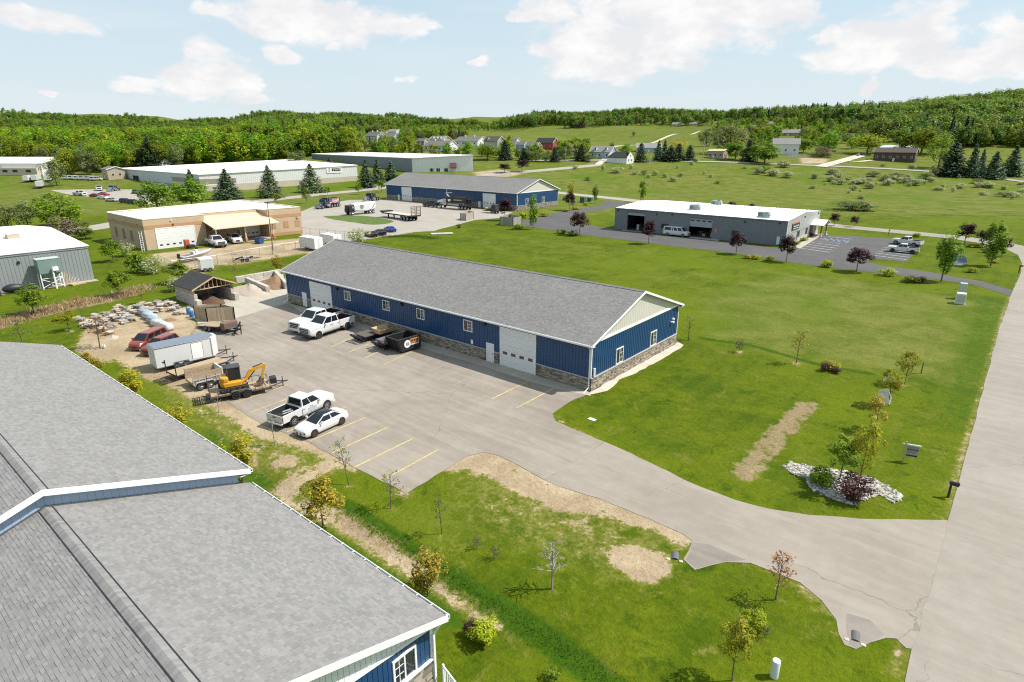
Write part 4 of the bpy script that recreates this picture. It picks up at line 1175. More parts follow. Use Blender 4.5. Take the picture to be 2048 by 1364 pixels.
# ------------------------------------------------------------------ grey steel shop with open bays
def text_obj(txt, size, parent, loc, rot, mat, name='lettering', ext=.01):
 cu = bpy.data.curves.new(name, 'FONT'); cu.body = txt; cu.size = size; cu.extrude = ext; cu.align_x = 'CENTER'; cu.align_y = 'CENTER'; cu.resolution_u = 3
 o = bpy.data.objects.new(name, cu); COL.objects.link(o)
 bpy.context.view_layer.update()
 me = bpy.data.meshes.new_from_object(o); bpy.data.objects.remove(o); bpy.data.curves.remove(cu)
 me.materials.clear(); me.materials.append(mat)
 o = bpy.data.objects.new(name, me); COL.objects.link(o)
 o.parent = parent; KID.setdefault(parent.name, []).append(o); o.location = loc; o.rotation_euler = rot
 return o
GX0, GY0, GLx, GLy = -89.0, 153.5, 47.0, 29.2
gs = empty('grey_steel_building', 'grey steel shop with white ribbed roof and two open bay doors', 'building', (GX0, GY0, 0), 0)
GF = faces(GLx, GLy); gze = 5.95
bays = [(4.1, 9.4, 0.02, 5.3), (22.5, 28.7, 0.02, 5.1)]
mb = MB(); wall(mb, GF['front'], GLx, 0, gze, holes=bays)
mb.bd('wall', grey_steel, gs)
mb = MB(); wall(mb, ((0, GLy, 0), (1, 0, 0), (0, 1, 0)), GLx, 0, gze); mb.bd('wall', grey_steel, gs)
mb = MB(); O, u, n = GF['left']; wall(mb, ((0, GLy-.2, 0), u, n), GLy-.4, 0, gze); mb.bd('wall', grey_steel, gs)
mb = MB(); O, u, n = GF['right']; wall(mb, ((GLx, .2, 0), u, n), GLy-.4, 0, gze); mb.bd('wall', grey_steel_sun, gs, label='grey end wall with sunlight painted into its colour')
rise = .95; topg = lambda q: gze+rise*min(q, GLy-q)/(GLy/2)-.02
mb = MB()
for k in ('right', 'left'): gable_tri(mb, GF[k], GLy, gze-.02, 0, topg, -.18, .0)
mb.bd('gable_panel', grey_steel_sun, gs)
mb = MB(); ribs(mb, GF['front'], GLx, 0, gze-.15, .5, .09, .035, holes=bays); ribs(mb, GF['left'], GLy, 0, topg, .5, .09, .035); mb.bd('siding_rib', grey_steel, gs, kind='stuff')
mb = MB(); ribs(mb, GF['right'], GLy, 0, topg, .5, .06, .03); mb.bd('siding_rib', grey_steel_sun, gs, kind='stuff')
pw = GLx/47
fb = None
for i in range(47):
 for s_ in (0, 1):
  if fb is None:
   mb = MB(); L_ = GLy/2+.15; zz = rise*(L_/(GLy/2))
   mb.hexa([(0.01, 0, -.06), (pw-.01, 0, -.06), (pw-.01, L_, zz-.06), (.01, L_, zz-.06)], [(0.01, 0, 0), (pw-.01, 0, 0), (pw-.01, L_, zz), (.01, L_, zz)])
   mb.hexa([(pw-.05, 0, 0), (pw+.03, 0, 0), (pw+.03, L_, zz), (pw-.05, L_, zz)], [(pw-.03, 0, .075), (pw+.01, 0, .075), (pw+.01, L_, zz+.075), (pw-.03, L_, zz+.075)])
   fb = mb.bd('roof_panel', white_roof, gs, loc=(0, -.15, gze+.06))
  elif s_ == 0: share(fb, 'roof_panel', gs, (i*pw, -.15, gze+.06))
  else: share(fb, 'roof_panel', gs, ((i+1)*pw, GLy+.15, gze+.06), (0, 0, PI))
mb = MB().yprism([(GLy/2-.3, gze+rise+.04), (GLy/2, gze+rise+.19), (GLy/2+.3, gze+rise+.04), (GLy/2, gze+rise+.02)], 0, GLx); mb.bd('ridge_cap', white_roof, gs)
mb = MB()
for i in range(0, 47): mb.bx(i*pw+.12, i*pw+.62, GLy/2-.42, GLy/2-.31, gze+rise+.05, gze+rise+.15)
mb.bd('ridge_closure', M('roof_closure', (.20, .21, .22), .7, .1, 2), gs, kind='stuff')
mb = MB().bx(-.05, GLx+.05, -.24, -.16, gze-.12, gze+.10); mb.bd('eave_trim', grey_steel, gs)
mb = MB().bx(GLx-.02, GLx+.07, -.05, .07, 0, gze); mb.bd('corner_trim', WT, gs)
mb = MB().bx(.3, GLx-.3, .3, 12, .0, .03); mb.bd('bay_floor', M('bay_floor_concrete', (.13, .12, .11), .8, .2, 1), gs)
mb = MB().bx(.3, GLx-.3, 12, 12.1, 0, 5.8); mb.bx(12.5, 12.6, .3, 12, 0, 5.8); mb.bx(17, 17.1, .3, 12, 0, 5.8); mb.bd('inner_wall', dark, gs)
r_ = random.Random(3)
for i in range(12):
 bx = r_.choice([4.6, 5.5, 6.6, 8.0, 8.8, 23, 24.5, 25.5, 26.6, 28])
 mb = MB().bx(bx-r_.uniform(.2, .6), bx+r_.uniform(.2, .5), 1.6+r_.uniform(0, 3), 3.2+r_.uniform(0, 3), .03, r_.uniform(.5, 1.7)); mb.bd('stored_crate', [M('crate_red', (.12, .03, .02), .6), BK, galv, M('crate_tan', (.25, .18, .1), .8)][i % 4], gs, bevel=.03)
for (a, b, z0, z1), drop in ((bays[0], 4.3), (bays[1], 2.75)):
 O, u, n = GF['front']; o = MB(); o.fbox(O, u, n, a, b, drop, z1-.25, -.14, -.08); dr = o.bd('garage_door', M('grey_door_panel', (.30, .33, .35), .5, .06, 1), gs)
 mb = MB().fbox(O, u, n, a, b, z1-.25, z1, -.14, .02); mb.bd('door_header', M('header_dark_grey', (.10, .12, .135), .5), dr)
 if z1-drop > 1.5:
  for i in range(4): c = a+(b-a)*(i+.5)/4; p = MB(); p.fbox(O, u, n, c-.5, c+.5, z1-.95, z1-.6, -.08, -.07); p.bd('pane', glass, dr)
 for q in (a-.12, b): mb = MB().fbox(O, u, n, q, q+.12, 0, z1, .0, .06); mb.bd('door_jamb', grey_steel, gs)
window(gs, GF['front'], 15.6, 1.45, 2.1, 1.35, M('bronze_frame', (.10, .11, .12), .5), False); window(gs, GF['front'], 34.7, 1.4, 1.8, 1.3, MATS['bronze_frame'], False)
mb = MB(); O, u, n = GF['front']; mb.fbox(O, u, n, 29.4, 30.15, 1.75, 2.7, .03, .07); mb.bd('wall_notice', M('orange_notice', (.45, .22, .12), .7, .2, 6), gs)
mb = MB().fbox(O, u, n, 45.0, 45.7, .3, 2.2, .03, .4); mb.bd('utility_cabinet', M('pale_blue_cabinet', (.55, .62, .68), .5), gs, bevel=.03)
for q, z in ((1.0, 5.2), (13.0, 5.0), (37.0, 4.9), (45.2, 5.2), (17.5, 5.2)): lamp(gs, GF['front'], q, z, w=.45, h=.25)
O, u, n = GF['right']; lamp(gs, GF['right'], 14, 5.6); lamp(gs, GF['right'], 27, 5.4)
mb = MB().fbox(O, u, n, 0, GLy, 0, .85, .0, .09); mb.bd('stone_base', M('tan_ledge_stone', (.48, .42, .34), .9, .2, 5, .3), gs)
mb = MB().fbox(O, u, n, .2, GLy, 2.75, 2.85, .03, .07); mb.bd('trim_band', M('trim_band_grey', (.25, .25, .25), .5), gs)
window(gs, GF['right'], 10.0, 1.1, 2.2, 1.55, MATS['bronze_frame'], False); window(gs, GF['right'], 17.4, 1.1, 1.6, 1.55, MATS['bronze_frame'], False)
mb = MB().fbox(O, u, n, 20.6, 23.4, .03, 2.6, .0, .08); mb.bd('entrance_panel', M('brown_entrance', (.10, .055, .04), .5, .2, 2), gs)
man_door(gs, GF['right'], 26.0, 1.1, 2.3, mat=glass)
sgn = MB(); sgn.fbox(O, u, n, 3.7, 9.7, 3.35, 4.85, .04, .16); sg = sgn.bd('sign_board', M('sign_black', (.02, .02, .02), .5, .1, 2), gs, bevel=.03)
mb = MB().fbox(O, u, n, 3.7, 9.7, 4.86, 5.1, .05, .15); mb.bd('sign_band', M('sign_orange', (.50, .14, .05), .5, .1, 2), sg)
mb = MB()
for i in range(26):
 a = 4.4+i*.18; z = 4.22+.22*SIN(i*1.9)+.12*SIN(i*.7); a2 = a+.18; z2 = 4.22+.22*SIN((i+1)*1.9)+.12*SIN((i+1)*.7)
 mb.tube(NA(O)+NA(u)*a+NA([0, 0, z])+NA(n)*.18, NA(O)+NA(u)*a2+NA([0, 0, z2])+NA(n)*.18, .05, n=5)
mb.fbox(O, u, n, 4.5, 9.0, 3.62, 3.74, .16, .18)
mb.bd('sign_script', WT, sg)
cz = 3.2
mb = MB()
for ya, yb, za, zb in ((20.2, 24.0, cz, cz+1.15), (24.0, 27.8, cz+1.15, cz)):
 hi = [(GLx+.05, ya, za), (GLx+3.4, ya, za), (GLx+3.4, yb, zb), (GLx+.05, yb, zb)]; mb.hexa([(q[0], q[1], q[2]-.1) for q in hi], hi)
cano = mb.bd('canopy', white_roof, gs)
for yy in (21.5, 26.6):
 mb = MB().bx(GLx+2.5, GLx+2.8, yy-.15, yy+.15, 1.0, cz+.2); mb.bd('post', M('brown_timber', (.16, .09, .05), .8, .2, 3), cano)
 mb = MB().bx(GLx+2.38, GLx+2.92, yy-.27, yy+.27, .02, 1.0); mb.bd('post_base', M('pale_stone', (.6, .57, .5), .9, .15, 4, .3), cano)
mb = MB().add([(GLx+3.3, 20.6, cz), (GLx+3.3, 27.4, cz), (GLx+3.3, 24.0, cz+1.02), (GLx+3.2, 20.6, cz), (GLx+3.2, 27.4, cz), (GLx+3.2, 24.0, cz+1.02)], [(0, 1, 2), (5, 4, 3), (0, 3, 4, 1), (1, 4, 5, 2), (2, 5, 3, 0)]); mb.bd('canopy_gable', MATS['brown_timber'], cano)
for (px, py, wv) in ((1390, 411, 3.0), (1433, 402, 3.0), (1528, 424, 3.2)):
 q = Pz(px, py+6, gze+.75)-NA([GX0, GY0, 0]); s_ = q[1]; zz = gze+.06+rise*min(s_+.15, GLy-s_+.15)/(GLy/2+.15)*1.01
 un = empty('rooftop_unit', {1390: 'rooftop air unit nearest the two open bay doors on white ribbed roof', 1433: 'rooftop air unit farthest back on the white ribbed roof', 1528: 'rooftop air unit nearest the street end of white ribbed roof'}[px], 'air conditioner', (GX0+q[0], GY0+q[1], zz), 0, 'rooftop units on the grey shop')
 mb = MB().bx(-1.25, 1.25, -.95, .95, .12, 1.25); cb = mb.bd('cabinet', grey_green, un, bevel=.04)
 mb = MB().bx(-1.15, -.1, -.97, -.95, .3, 1.1); mb.bd('coil_grille', M('coil_grille', (.14, .17, .17), .6, .2, 9), un)
 mb = MB().lathe([(.45, 1.25), (.45, 1.33), (.3, 1.33), (.3, 1.27)], (.6, 0, 0), n=14); mb.bd('fan_shroud', BK, un)
 mb = MB().bx(-1.1, 1.1, -.8, .8, -.12, .12); mb.bd('curb', WT, un)
 mb = MB().hexa([(1.25, -.6, .35), (1.65, -.6, .35), (1.65, .6, .35), (1.25, .6, .35)], [(1.25, -.6, 1.1), (1.3, -.6, 1.1), (1.3, .6, 1.1), (1.25, .6, 1.1)]); mb.bd('hood', grey_green, un)
# ------------------------------------------------------------------ buildings with free outlines
def poly_shell(root, fp, z0, tops, mat, name='wall', ribm=None, sp=.6, rz0=None, th=.25):
 N = len(fp)
 for i in range(N):
  a = NA(fp[i]+(0,), float); b = NA(fp[(i+1) % N]+(0,), float); L = np.linalg.norm(b-a); u = (b-a)/L; n = NA([u[1], -u[0], 0])
  za, zb = tops[i], tops[(i+1) % N]
  mb = MB(); e = .13
  pts = [a+u*0, b, b-n*th, a-n*th]
  mb.hexa([tuple(p+[0, 0, z0]) for p in (a, b, b-n*th-u*th, a-n*th+u*th)], [tuple(p+[0, 0, z]) for p, z in zip((a, b, b-n*th-u*th, a-n*th+u*th), (za, zb, zb, za))])
  m_ = mat[i] if isinstance(mat, (list, tuple)) else mat
  mb.bd(name, m_, root, smooth=FX)
  if ribm and ribm[i]:
   mb = MB(); ribs(mb, (a, u, n), L, rz0 if rz0 is not None else z0, lambda q: za+(zb-za)*q/L-.03, sp, .1, .04); mb.bd('siding_rib', ribm[i], root, kind='stuff')
def poly_roof(root, fp, tops, mat, over=.12, th=.12, name='roof'):
 c = np.mean(NA(fp), 0); mb = MB()
 o = [tuple(c+(NA(p)-c)*(1+over/np.linalg.norm(NA(p)-c))) for p in fp]
 n = len(o); vs = [(p[0], p[1], t+.01) for p, t in zip(o, tops)]+[(p[0], p[1], t+th) for p, t in zip(o, tops)]
 mb.add(vs, [tuple(range(n))[::-1], tuple(range(n, 2*n))]+[(i, (i+1) % n, n+(i+1) % n, n+i) for i in range(n)])
 return mb.bd(name, mat, root, smooth=FX)
def ccw(fp):
 return fp if sum(fp[i][0]*fp[(i+1) % len(fp)][1]-fp[(i+1) % len(fp)][0]*fp[i][1] for i in range(len(fp))) > 0 else fp[::-1]
tb = empty('tan_block_building', 'tan block building with orange bands and cream carport roof over parked trucks', 'building', (-152.5, 53.0, 0), 0)
fp = [(0, 0), (.6, 13.5), (-3.0, 13.5), (-2.4, 29.0), (2.2, 29.0), (3.2, 38.0), (-28, 38.0), (-22.5, .2)]
tt = [6.9, 6.9, 6.9, 6.9, 7.0, 7.0, 7.0, 6.9]
poly_shell(tb, fp, 0, tt, tan_brick)
def tface(i):
 a = NA(fp[i]+(0,), float); b = NA(fp[(i+1) % len(fp)]+(0,), float); L = np.linalg.norm(b-a); u = (b-a)/L
 return (a, u, NA([u[1], -u[0], 0])), L
for i in (0, 2, 4, 5, 7):
 f, L = tface(i); mb = MB().fbox(*f, 0.02, L-.02, 4.75, 5.55, 0, .04); mb.bd('block_band', red_band, tb)
 if i in (4, 5): mb = MB().fbox(*f, .02, L-.02, .02, .9, 0, .05); mb.bd('block_base', red_band, tb)
f, L = tface(7)
for q in (3.5, 8.5, 13.5, 18.5):
 mb = MB().fbox(*f, q, q+1.5, 1.4, 3.8, .0, .05); mb.bd('block_infill', M('brown_infill', (.27, .17, .11), .9, .1, 2), tb)
for q in (4, 11.5, 19.0): window(tb, f, q, 4.7, 1.3, 1.1, M('pale_green_frame', (.42, .45, .28), .6), False, False)
f, L = tface(0); overhead_door(tb, f, 6.6, 8.4, 4.6, nsec=8, nwin=6, win_row=1, wmat=glass)
lamp(tb, f, 6.3, 5.2, M('brown_lamp', (.14, .06, .03), .6)); lamp(tb, f, 6.0, 6.2, WT, .3, .25)
f, L = tface(4)
for q in (1.2, 4.6, 7.8): mb = MB().fbox(*f, q-.7, q+.7, 2.0, 3.7, .0, .05); mb.bd('brick_infill', red_band, tb)
lamp(tb, f, 8.0, 4.2, M('tan_lamp', (.45, .4, .32), .6), .7, .5)
f, L = tface(2); overhead_door(tb, f, 13.4, 3.4, 3.6, nsec=6, nwin=3, win_row=1, wmat=glass); man_door(tb, f, 9.5, mat=M('brown_door', (.25, .15, .09), .6))
for q in (2.0, 5.0): mb = MB().fbox(*f, q, q+1.6, 2.5, 4.0, 0, .04); mb.bd('brick_infill', tan_panel, tb)
poly_roof(tb, fp, [t-.15 for t in tt], M('cream_membrane_roof', (.72, .69, .63), .6, .08, .4), over=-.35, th=.1)
mb = MB()
for i in range(8):
 f, L = tface(i)
 if i in (1, 3): continue
 mb.fbox(*f, -.02, L+.02, tt[i], tt[i]+.16, -.34, .06)
mb.bd('parapet_cap', M('cream_coping', (.74, .66, .54), .5), tb)
p1 = P(400, 494.6)-NA([-152.5, 53, 0]); p2 = P(466, 487)-NA([-152.5, 53, 0])
cpx = max(p1[0], p2[0])+.3
hi = [(-2.9, 13.0, 6.3), (cpx+1.0, 13.0, 4.1), (cpx+1.0, 29.6, 4.1), (-2.9, 29.6, 6.3)]
mb = MB().hexa([(q[0], q[1], q[2]-.15) for q in hi], hi); car = mb.bd('carport_roof', cream_metal, tb)
fb = None
for k in range(27):
 y = 13.3+k*.61
 if fb is None:
  mb = MB().hexa([(-2.9, -.03, 6.3), (cpx+1.0, -.03, 4.1), (cpx+1.0, .03, 4.1), (-2.9, .03, 6.3)], [(-2.9, -.02, 6.37), (cpx+1.0, -.02, 4.17), (cpx+1.0, .02, 4.17), (-2.9, .02, 6.37)]); fb = mb.bd('roof_seam', cream_metal, car, loc=(0, y, 0))
 else: share(fb, 'roof_seam', car, (0, y, 0))
mb = MB().bx(cpx-.15, cpx+.15, 13.0, 29.6, 3.75, 4.05); mb.bx(cpx+.98, cpx+1.06, 13.0, 29.6, 3.95, 4.16); mb.bd('beam', cream_paint, car)
for y in (13.6, 20.8, 28.2):
 mb = MB().bx(cpx-.12, cpx+.12, y-.12, y+.12, 0, 3.75); mb.bd('post', cream_paint, car)
 mb = MB().bx(cpx-.3, cpx+.3, y-.3, y+.3, 0, 1.1); mb.bd('post_base', M('orange_post_base', (.50, .20, .07), .7, .15, 3), car, bevel=.04)
mb = MB().bx(-2.6, cpx, 13.2, 29, .0, .03); mb.bd('carport_slab', MATS['concrete_slab'], tb)
lg = empty('grey_gable_building', 'grey ribbed steel building with glaring white roof at left edge', 'building', (-127, 34.5, 0), 0)
fp2 = [(0, -48), (0, 0), (-42, -1), (-42, -48)]
poly_shell(lg, fp2, 0, [6.05, 6.05, 6.05, 6.05], M('warm_grey_siding', (.25, .27, .275), .45, .05, 1), ribm=[M('warm_grey_siding'), M('warm_grey_siding'), None, None], sp=.55)
mb = MB()
for xa, xb, za, zb in ((.25, -21, 6.1, 7.5), (-21, -42.2, 7.5, 6.1)):
 lo = [(xb, -48.2, zb), (xa, -48.2, za), (xa, .2, za), (xb, .2, zb)]; mb.hexa([(q[0], q[1], q[2]) for q in lo], [(q[0], q[1], q[2]+.12) for q in lo])
mb.bd('roof', white_roof, lg)
mb = MB().add([(0, 0, 6.04), (-42, -1, 6.04), (-21, -.5, 7.5), (0, -.15, 6.04), (-42, -1.15, 6.04), (-21, -.65, 7.5)], [(0, 1, 2), (5, 4, 3), (0, 3, 4, 1), (1, 4, 5, 2), (2, 5, 3, 0)]); mb.bd('gable_panel', M('warm_grey_siding'), lg, smooth=FX)
mb = MB().bx(.03, .12, -48, 0.05, 5.75, 6.08); mb.bd('eave_trim', M('eave_grey', (.30, .31, .31), .5), lg)
O, u, n = ((0, -48, 0), (0, 1, 0), (1, 0, 0)); q = on_x(37, 527, -127); lamp(lg, (O, u, n), q[1]-34.5+48, q[2], w=.4, h=.35)
mb = MB().bx(.05, 1.6, -48, .2, -.02, .05); mb.bd('concrete_footing', MATS['concrete_slab'], lg)
q = Pz(26, 478, 6.9)
sk = empty('roof_curb', 'square curb with pale hatch on the glaring white roof', 'roof hatch', (q[0], q[1], 6.1+1.4*(-127-q[0])/21+.12), 0)
mb = MB().bx(-.9, .9, -.9, .9, -.15, .75); mb.bd('curb', M('rusty_curb', (.45, .36, .28), .8, .2, 3), sk); mb = MB().bx(-.95, .95, -.95, .95, .75, .85); mb.bd('lid', M('pale_lid', (.62, .68, .64), .5), sk)
q = P(104, 574)
dc = empty('dust_collector', 'green grey dust collector box on white steel stand against grey wall', 'machine', (-125.3, q[1], 0), 0)
mb = MB().bx(-.9, 1.0, -1.6, 1.6, 2.6, 5.0); mb.bd('cabinet', M('cabinet_green', (.17, .24, .22), .5, .08, 1), dc, bevel=.05)
mb = MB().bx(-.95, 1.05, -1.65, 1.65, 5.0, 5.12); mb.bd('lid', M('cabinet_top', (.45, .52, .48), .5), dc)
mb = MB().hexa([(-.2, -.4, 1.5), (.4, -.4, 1.5), (.4, .4, 1.5), (-.2, .4, 1.5)], [(-.8, -1.4, 2.6), (.9, -1.4, 2.6), (.9, 1.4, 2.6), (-.8, 1.4, 2.6)]); mb.bd('hopper', M('cabinet_green'), dc)
for a in (-.8, .9):
 for b in (-1.5, 1.5): mb = MB().bx(a-.07, a+.07, b-.07, b+.07, 0.03, 2.6); mb.bd('leg', WT, dc)
mb = MB().tube((.95, -1.5, .3), (.95, 1.5, 1.7), .05, n=6); mb.tube((.95, 1.5, .3), (.95, -1.5, 1.7), .05, n=6); mb.tube((.95, -1.5, 1.8), (.95, 1.5, 1.8), .05, n=6); mb.bd('brace', WT, dc)
mb = MB().tube((1.5, .2, .0), (1.5, .2, 3.4), .14, n=10); mb.bx(1.25, 1.8, 0.2, 1.0, 3.1, 3.7); mb.bd('blower_pipe', WT, dc)
q = P(22, 580)
gr = empty('covered_grill', 'black covered grill on the slab beside the grey steel wall', 'grill', (-125.6, q[1], 0.05), 0)
mb = MB().blob((0, 0, .75), (.8, 1.6, .75), 3, jit=.08, flat=.98); mb.bd('cover', BK, gr, smooth='all')
mb = MB().bx(.3, 1.1, -3.0, -2.0, 0, .7); mb.bd('side_bin', M('dark_brown_bin', (.06, .04, .03), .7), gr, bevel=.04)
q = P(124, 566)
pl = empty('timber_stack', 'loose timber boards leaning beside the dust collector stand', 'timber', (-125.2, q[1], 0.05), .3)
for i in range(6):
 mb = MB().tube((.2+.12*i, -.5+.2*i, .02), (-.6+.25*i, .3+.3*i, 2.3-.3*i), .06, n=4); mb.bd('board', M('bare_timber', (.45, .33, .2), .8, .2, 3), pl)
mb = MB().bx(.1, 1.6, 0, 2.2, 0, .25); mb.bd('pallet', M('bare_timber'), pl)
C_ = P(402, 383); R_ = P(716, 362); zt = C_[2]+hpx(C_, 350); zr2 = R_[2]+hpx(R_, 331)
yw = empty('white_warehouse', 'low white warehouse with tan block base and small black and white sign', 'building', (C_[0], C_[1], 0), 0)
fpw = [(0, 0), (R_[0]-C_[0], R_[1]-C_[1]), (R_[0]-C_[0]-125, R_[1]-C_[1]+32), (-106, -.5)]
tw = [zt, zr2, zr2, zt]
poly_shell(yw, fpw, -1, tw, [white_wall, white_wall, white_wall, M('shaded_white_siding', (.50, .54, .58), .5, .05, .7)], ribm=[white_wall, None, None, M('shaded_white_siding')], sp=1.0, rz0=2.6)  # darker bluish copy of the white siding paints shade onto the long side
poly_roof(yw, fpw, tw, M('bright_membrane', (.80, .78, .74), .6, .05, .15), .5, .35)
a = NA([0, 0, 0.]); b = NA([fpw[1][0], fpw[1][1], 0]); L = np.linalg.norm(b); u = b/L; n = NA([u[1], -u[0], 0]); WF = (a, u, n)
mb = MB(); lo = [a+n*.05-u*.02, b+n*.05, b, a]; mb.hexa([tuple(p+[0, 0, -1]) for p in lo], [tuple(lo[0]+[0, 0, 2.6]), tuple(lo[1]+[0, 0, 2.6+R_[2]]), tuple(lo[2]+[0, 0, 2.6+R_[2]]), tuple(lo[3]+[0, 0, 2.6])]); mb.bd('block_base', M('tan_block_base', (.52, .45, .35), .9, .1, 1.2), yw, smooth=FX)
WL = ((-106, -.5, 0), NA([1., .0047, 0]), NA([.0047, -1., 0]))
mb = MB().fbox(*WL, 0, 106, -.5, 2.5, 0, .05); mb.bd('block_base', M('grey_block_base', (.27, .28, .29), .9, .1, 1.2), yw)
mb = MB().fbox(*WL, 75, 105.9, 3.9, 6.0, .05, .10); mb.fbox(*WF, .0, 17, 3.6, 5.9, .05, .10); mb.bd('brown_band', M('taupe_band', (.30, .25, .20), .7, .1, 1), yw)
mb = MB().fbox(*WL, 23, 31, -.2, 4.9, .05, .1); mb.bd('doorway_shade_panel', dark, yw)  # flat black panel on the wall, painted shade instead of a real opening
man_door(yw, WL, 20, 1.4, 2.6)
mb = MB().fbox(*WL, 84, 90, .2, 2.6, .05, .1); mb.fbox(*WL, 92, 95, .2, 2.6, .05, .1); mb.bd('glass_entrance', M('pale_glass', (.18, .24, .26), .2, .3, 1), yw)
for q in (6, 14): window(yw, WF, q, 1.0, 2.0, 1.2, None, False)
mb = MB()
for q in (11.5, 12.2, 9.0): mb.tube((-q*4, 18+q, zt+.3), (-q*4, 18+q, zt+1.5), .18, n=8)
mb.bd('roof_vent', galv, yw)
u1 = L*(702-402)/(716-402)*1.03
sL_ = L-9.5
zs = R_[2]+6.4-.25
mb = MB().fbox(a, u, n, sL_-8.2, sL_+.2, zs-1.6, zs+1.5, .05, .22); ysg = mb.bd('sign_board', WT, yw)
mb = MB().fbox(a, u, n, sL_-5.2, sL_-.3, zs-.6, zs+1.05, .22, .25); mb.bd('sign_field', M('sign_black'), ysg)
rot_ = (PI/2, 0, ATAN2(u[1], u[0]))
p = a+u*(sL_-2.75)+n*.27+NA([0, 0, zs+.22]); text_obj('YWM', 1.75, ysg, tuple(p), rot_, WT)
p = a+u*(sL_-6.6)+n*.24
mb = MB().tube(p+[0, 0, zs+.85], p+n*.03+[0, 0, zs+.85], .34, n=14); mb.tube(p+[0, 0, zs+.1]-u*.25, p+[0, 0, zs+.1]+u*.3+n*.02, .16, n=6); mb.tube(p+[0, 0, zs-.4]-u*.4, p+[0, 0, zs-.5]+u*.35, .12, n=6); mb.bd('sign_emblem', M('emblem_grey', (.16, .16, .18), .6), ysg)
B_ = P(825, 345); BR = P(946, 343); zb = B_[2]+hpx(B_, 317); zbr = BR[2]+hpx(BR, 311)
bg_ = empty('slate_warehouse', 'long slate grey warehouse with white end wall behind the white one', 'building', (B_[0], B_[1], 0), 0)
e = (BR[0]-B_[0], BR[1]-B_[1]); e2 = NA(e)/np.linalg.norm(e); back = NA([-128., 10.])
fpb = [(0, 0), (e[0]*.55, e[1]*.55), e, (e[0]+back[0], e[1]+back[1]), (back[0], back[1]+2)]
tb_ = [zb, zb+1.0, zbr, zbr, zb+.6]
poly_shell(bg_, fpb, 0, tb_, [white_wall, white_wall, mid_wall, mid_wall, mid_wall], ribm=[white_wall, white_wall, None, None, mid_wall], sp=1.2)
poly_roof(bg_, fpb, tb_, M('bright_membrane'), .6, .4)
u = NA([e2[0], e2[1], 0]); n = NA([u[1], -u[0], 0]); BF = (O3, u, n); LB = np.linalg.norm(e)
for q in (12, 16, 21): window(bg_, BF, q, B_[2]+.3, 2.2, 2.0, MATS['bronze_frame'], False, False)
mb = MB(); p = NA([0, 0, 0.])+u*LB*.62
lo = [p+n*.05, p+u*4+n*.05, p+u*4+n*2.5, p+n*2.5]; z0 = B_[2]+2.6
mb.hexa([tuple(q+[0, 0, z0]) for q in lo], [tuple(lo[0]+[0, 0, z0+3.0]), tuple(lo[1]+[0, 0, z0+3.0]), tuple(lo[2]+[0, 0, z0+.3]), tuple(lo[3]+[0, 0, z0+.3])]); mb.bd('entrance_roof', M('maroon_metal', (.10, .025, .025), .5, .1, 1), bg_, smooth=FX)
q = P(86, 350); q0 = P(-60, 350)
fl = empty('white_hall', 'white low gabled hall at far left edge before the wood', 'building', (q[0], q[1], 0), 0)
dv = NA([q0[0]-q[0], q0[1]-q[1]]); dv /= np.linalg.norm(dv); pv = NA([dv[1], -dv[0]]); pv = pv if pv@NA([sx, cx]) > 0 else -pv
fpf = ccw([(0, 0), tuple(dv*60), tuple(dv*60+pv*40), tuple(pv*40)])
poly_shell(fl, fpf, q[2]-2, [q[2]+6.4]*4, white_wall)
mb = MB(); c0 = NA([0, 0.]); m0 = pv*20
for aa, bb, za, zb2 in ((c0, m0, 6.4, 9.6), (m0, pv*40, 9.6, 6.4)):
 pts = [aa-dv*.5, aa+dv*60, bb+dv*60, bb-dv*.5]; zz = [za, za, zb2, zb2]
 mb.hexa([(p[0], p[1], q[2]+z) for p, z in zip(pts, zz)], [(p[0], p[1], q[2]+z+.3) for p, z in zip(pts, zz)])
mb.bd('roof', M('bright_membrane'), fl, smooth=FX)
FFf = ((0, 0, q[2]), (dv[0], dv[1], 0), (-pv[0], -pv[1], 0))
mb = MB().fbox(*FFf, 1, 24, 0, 4.0, .02, 3); mb.bd('porch', M('tan_block_base'), fl)
for k in (6, 14, 20): window(fl, (NA(FFf[0])+NA(FFf[2])*3, FFf[1], FFf[2]), k, 1.6, 3.0, 1.5, MATS['bronze_frame'], False, False)
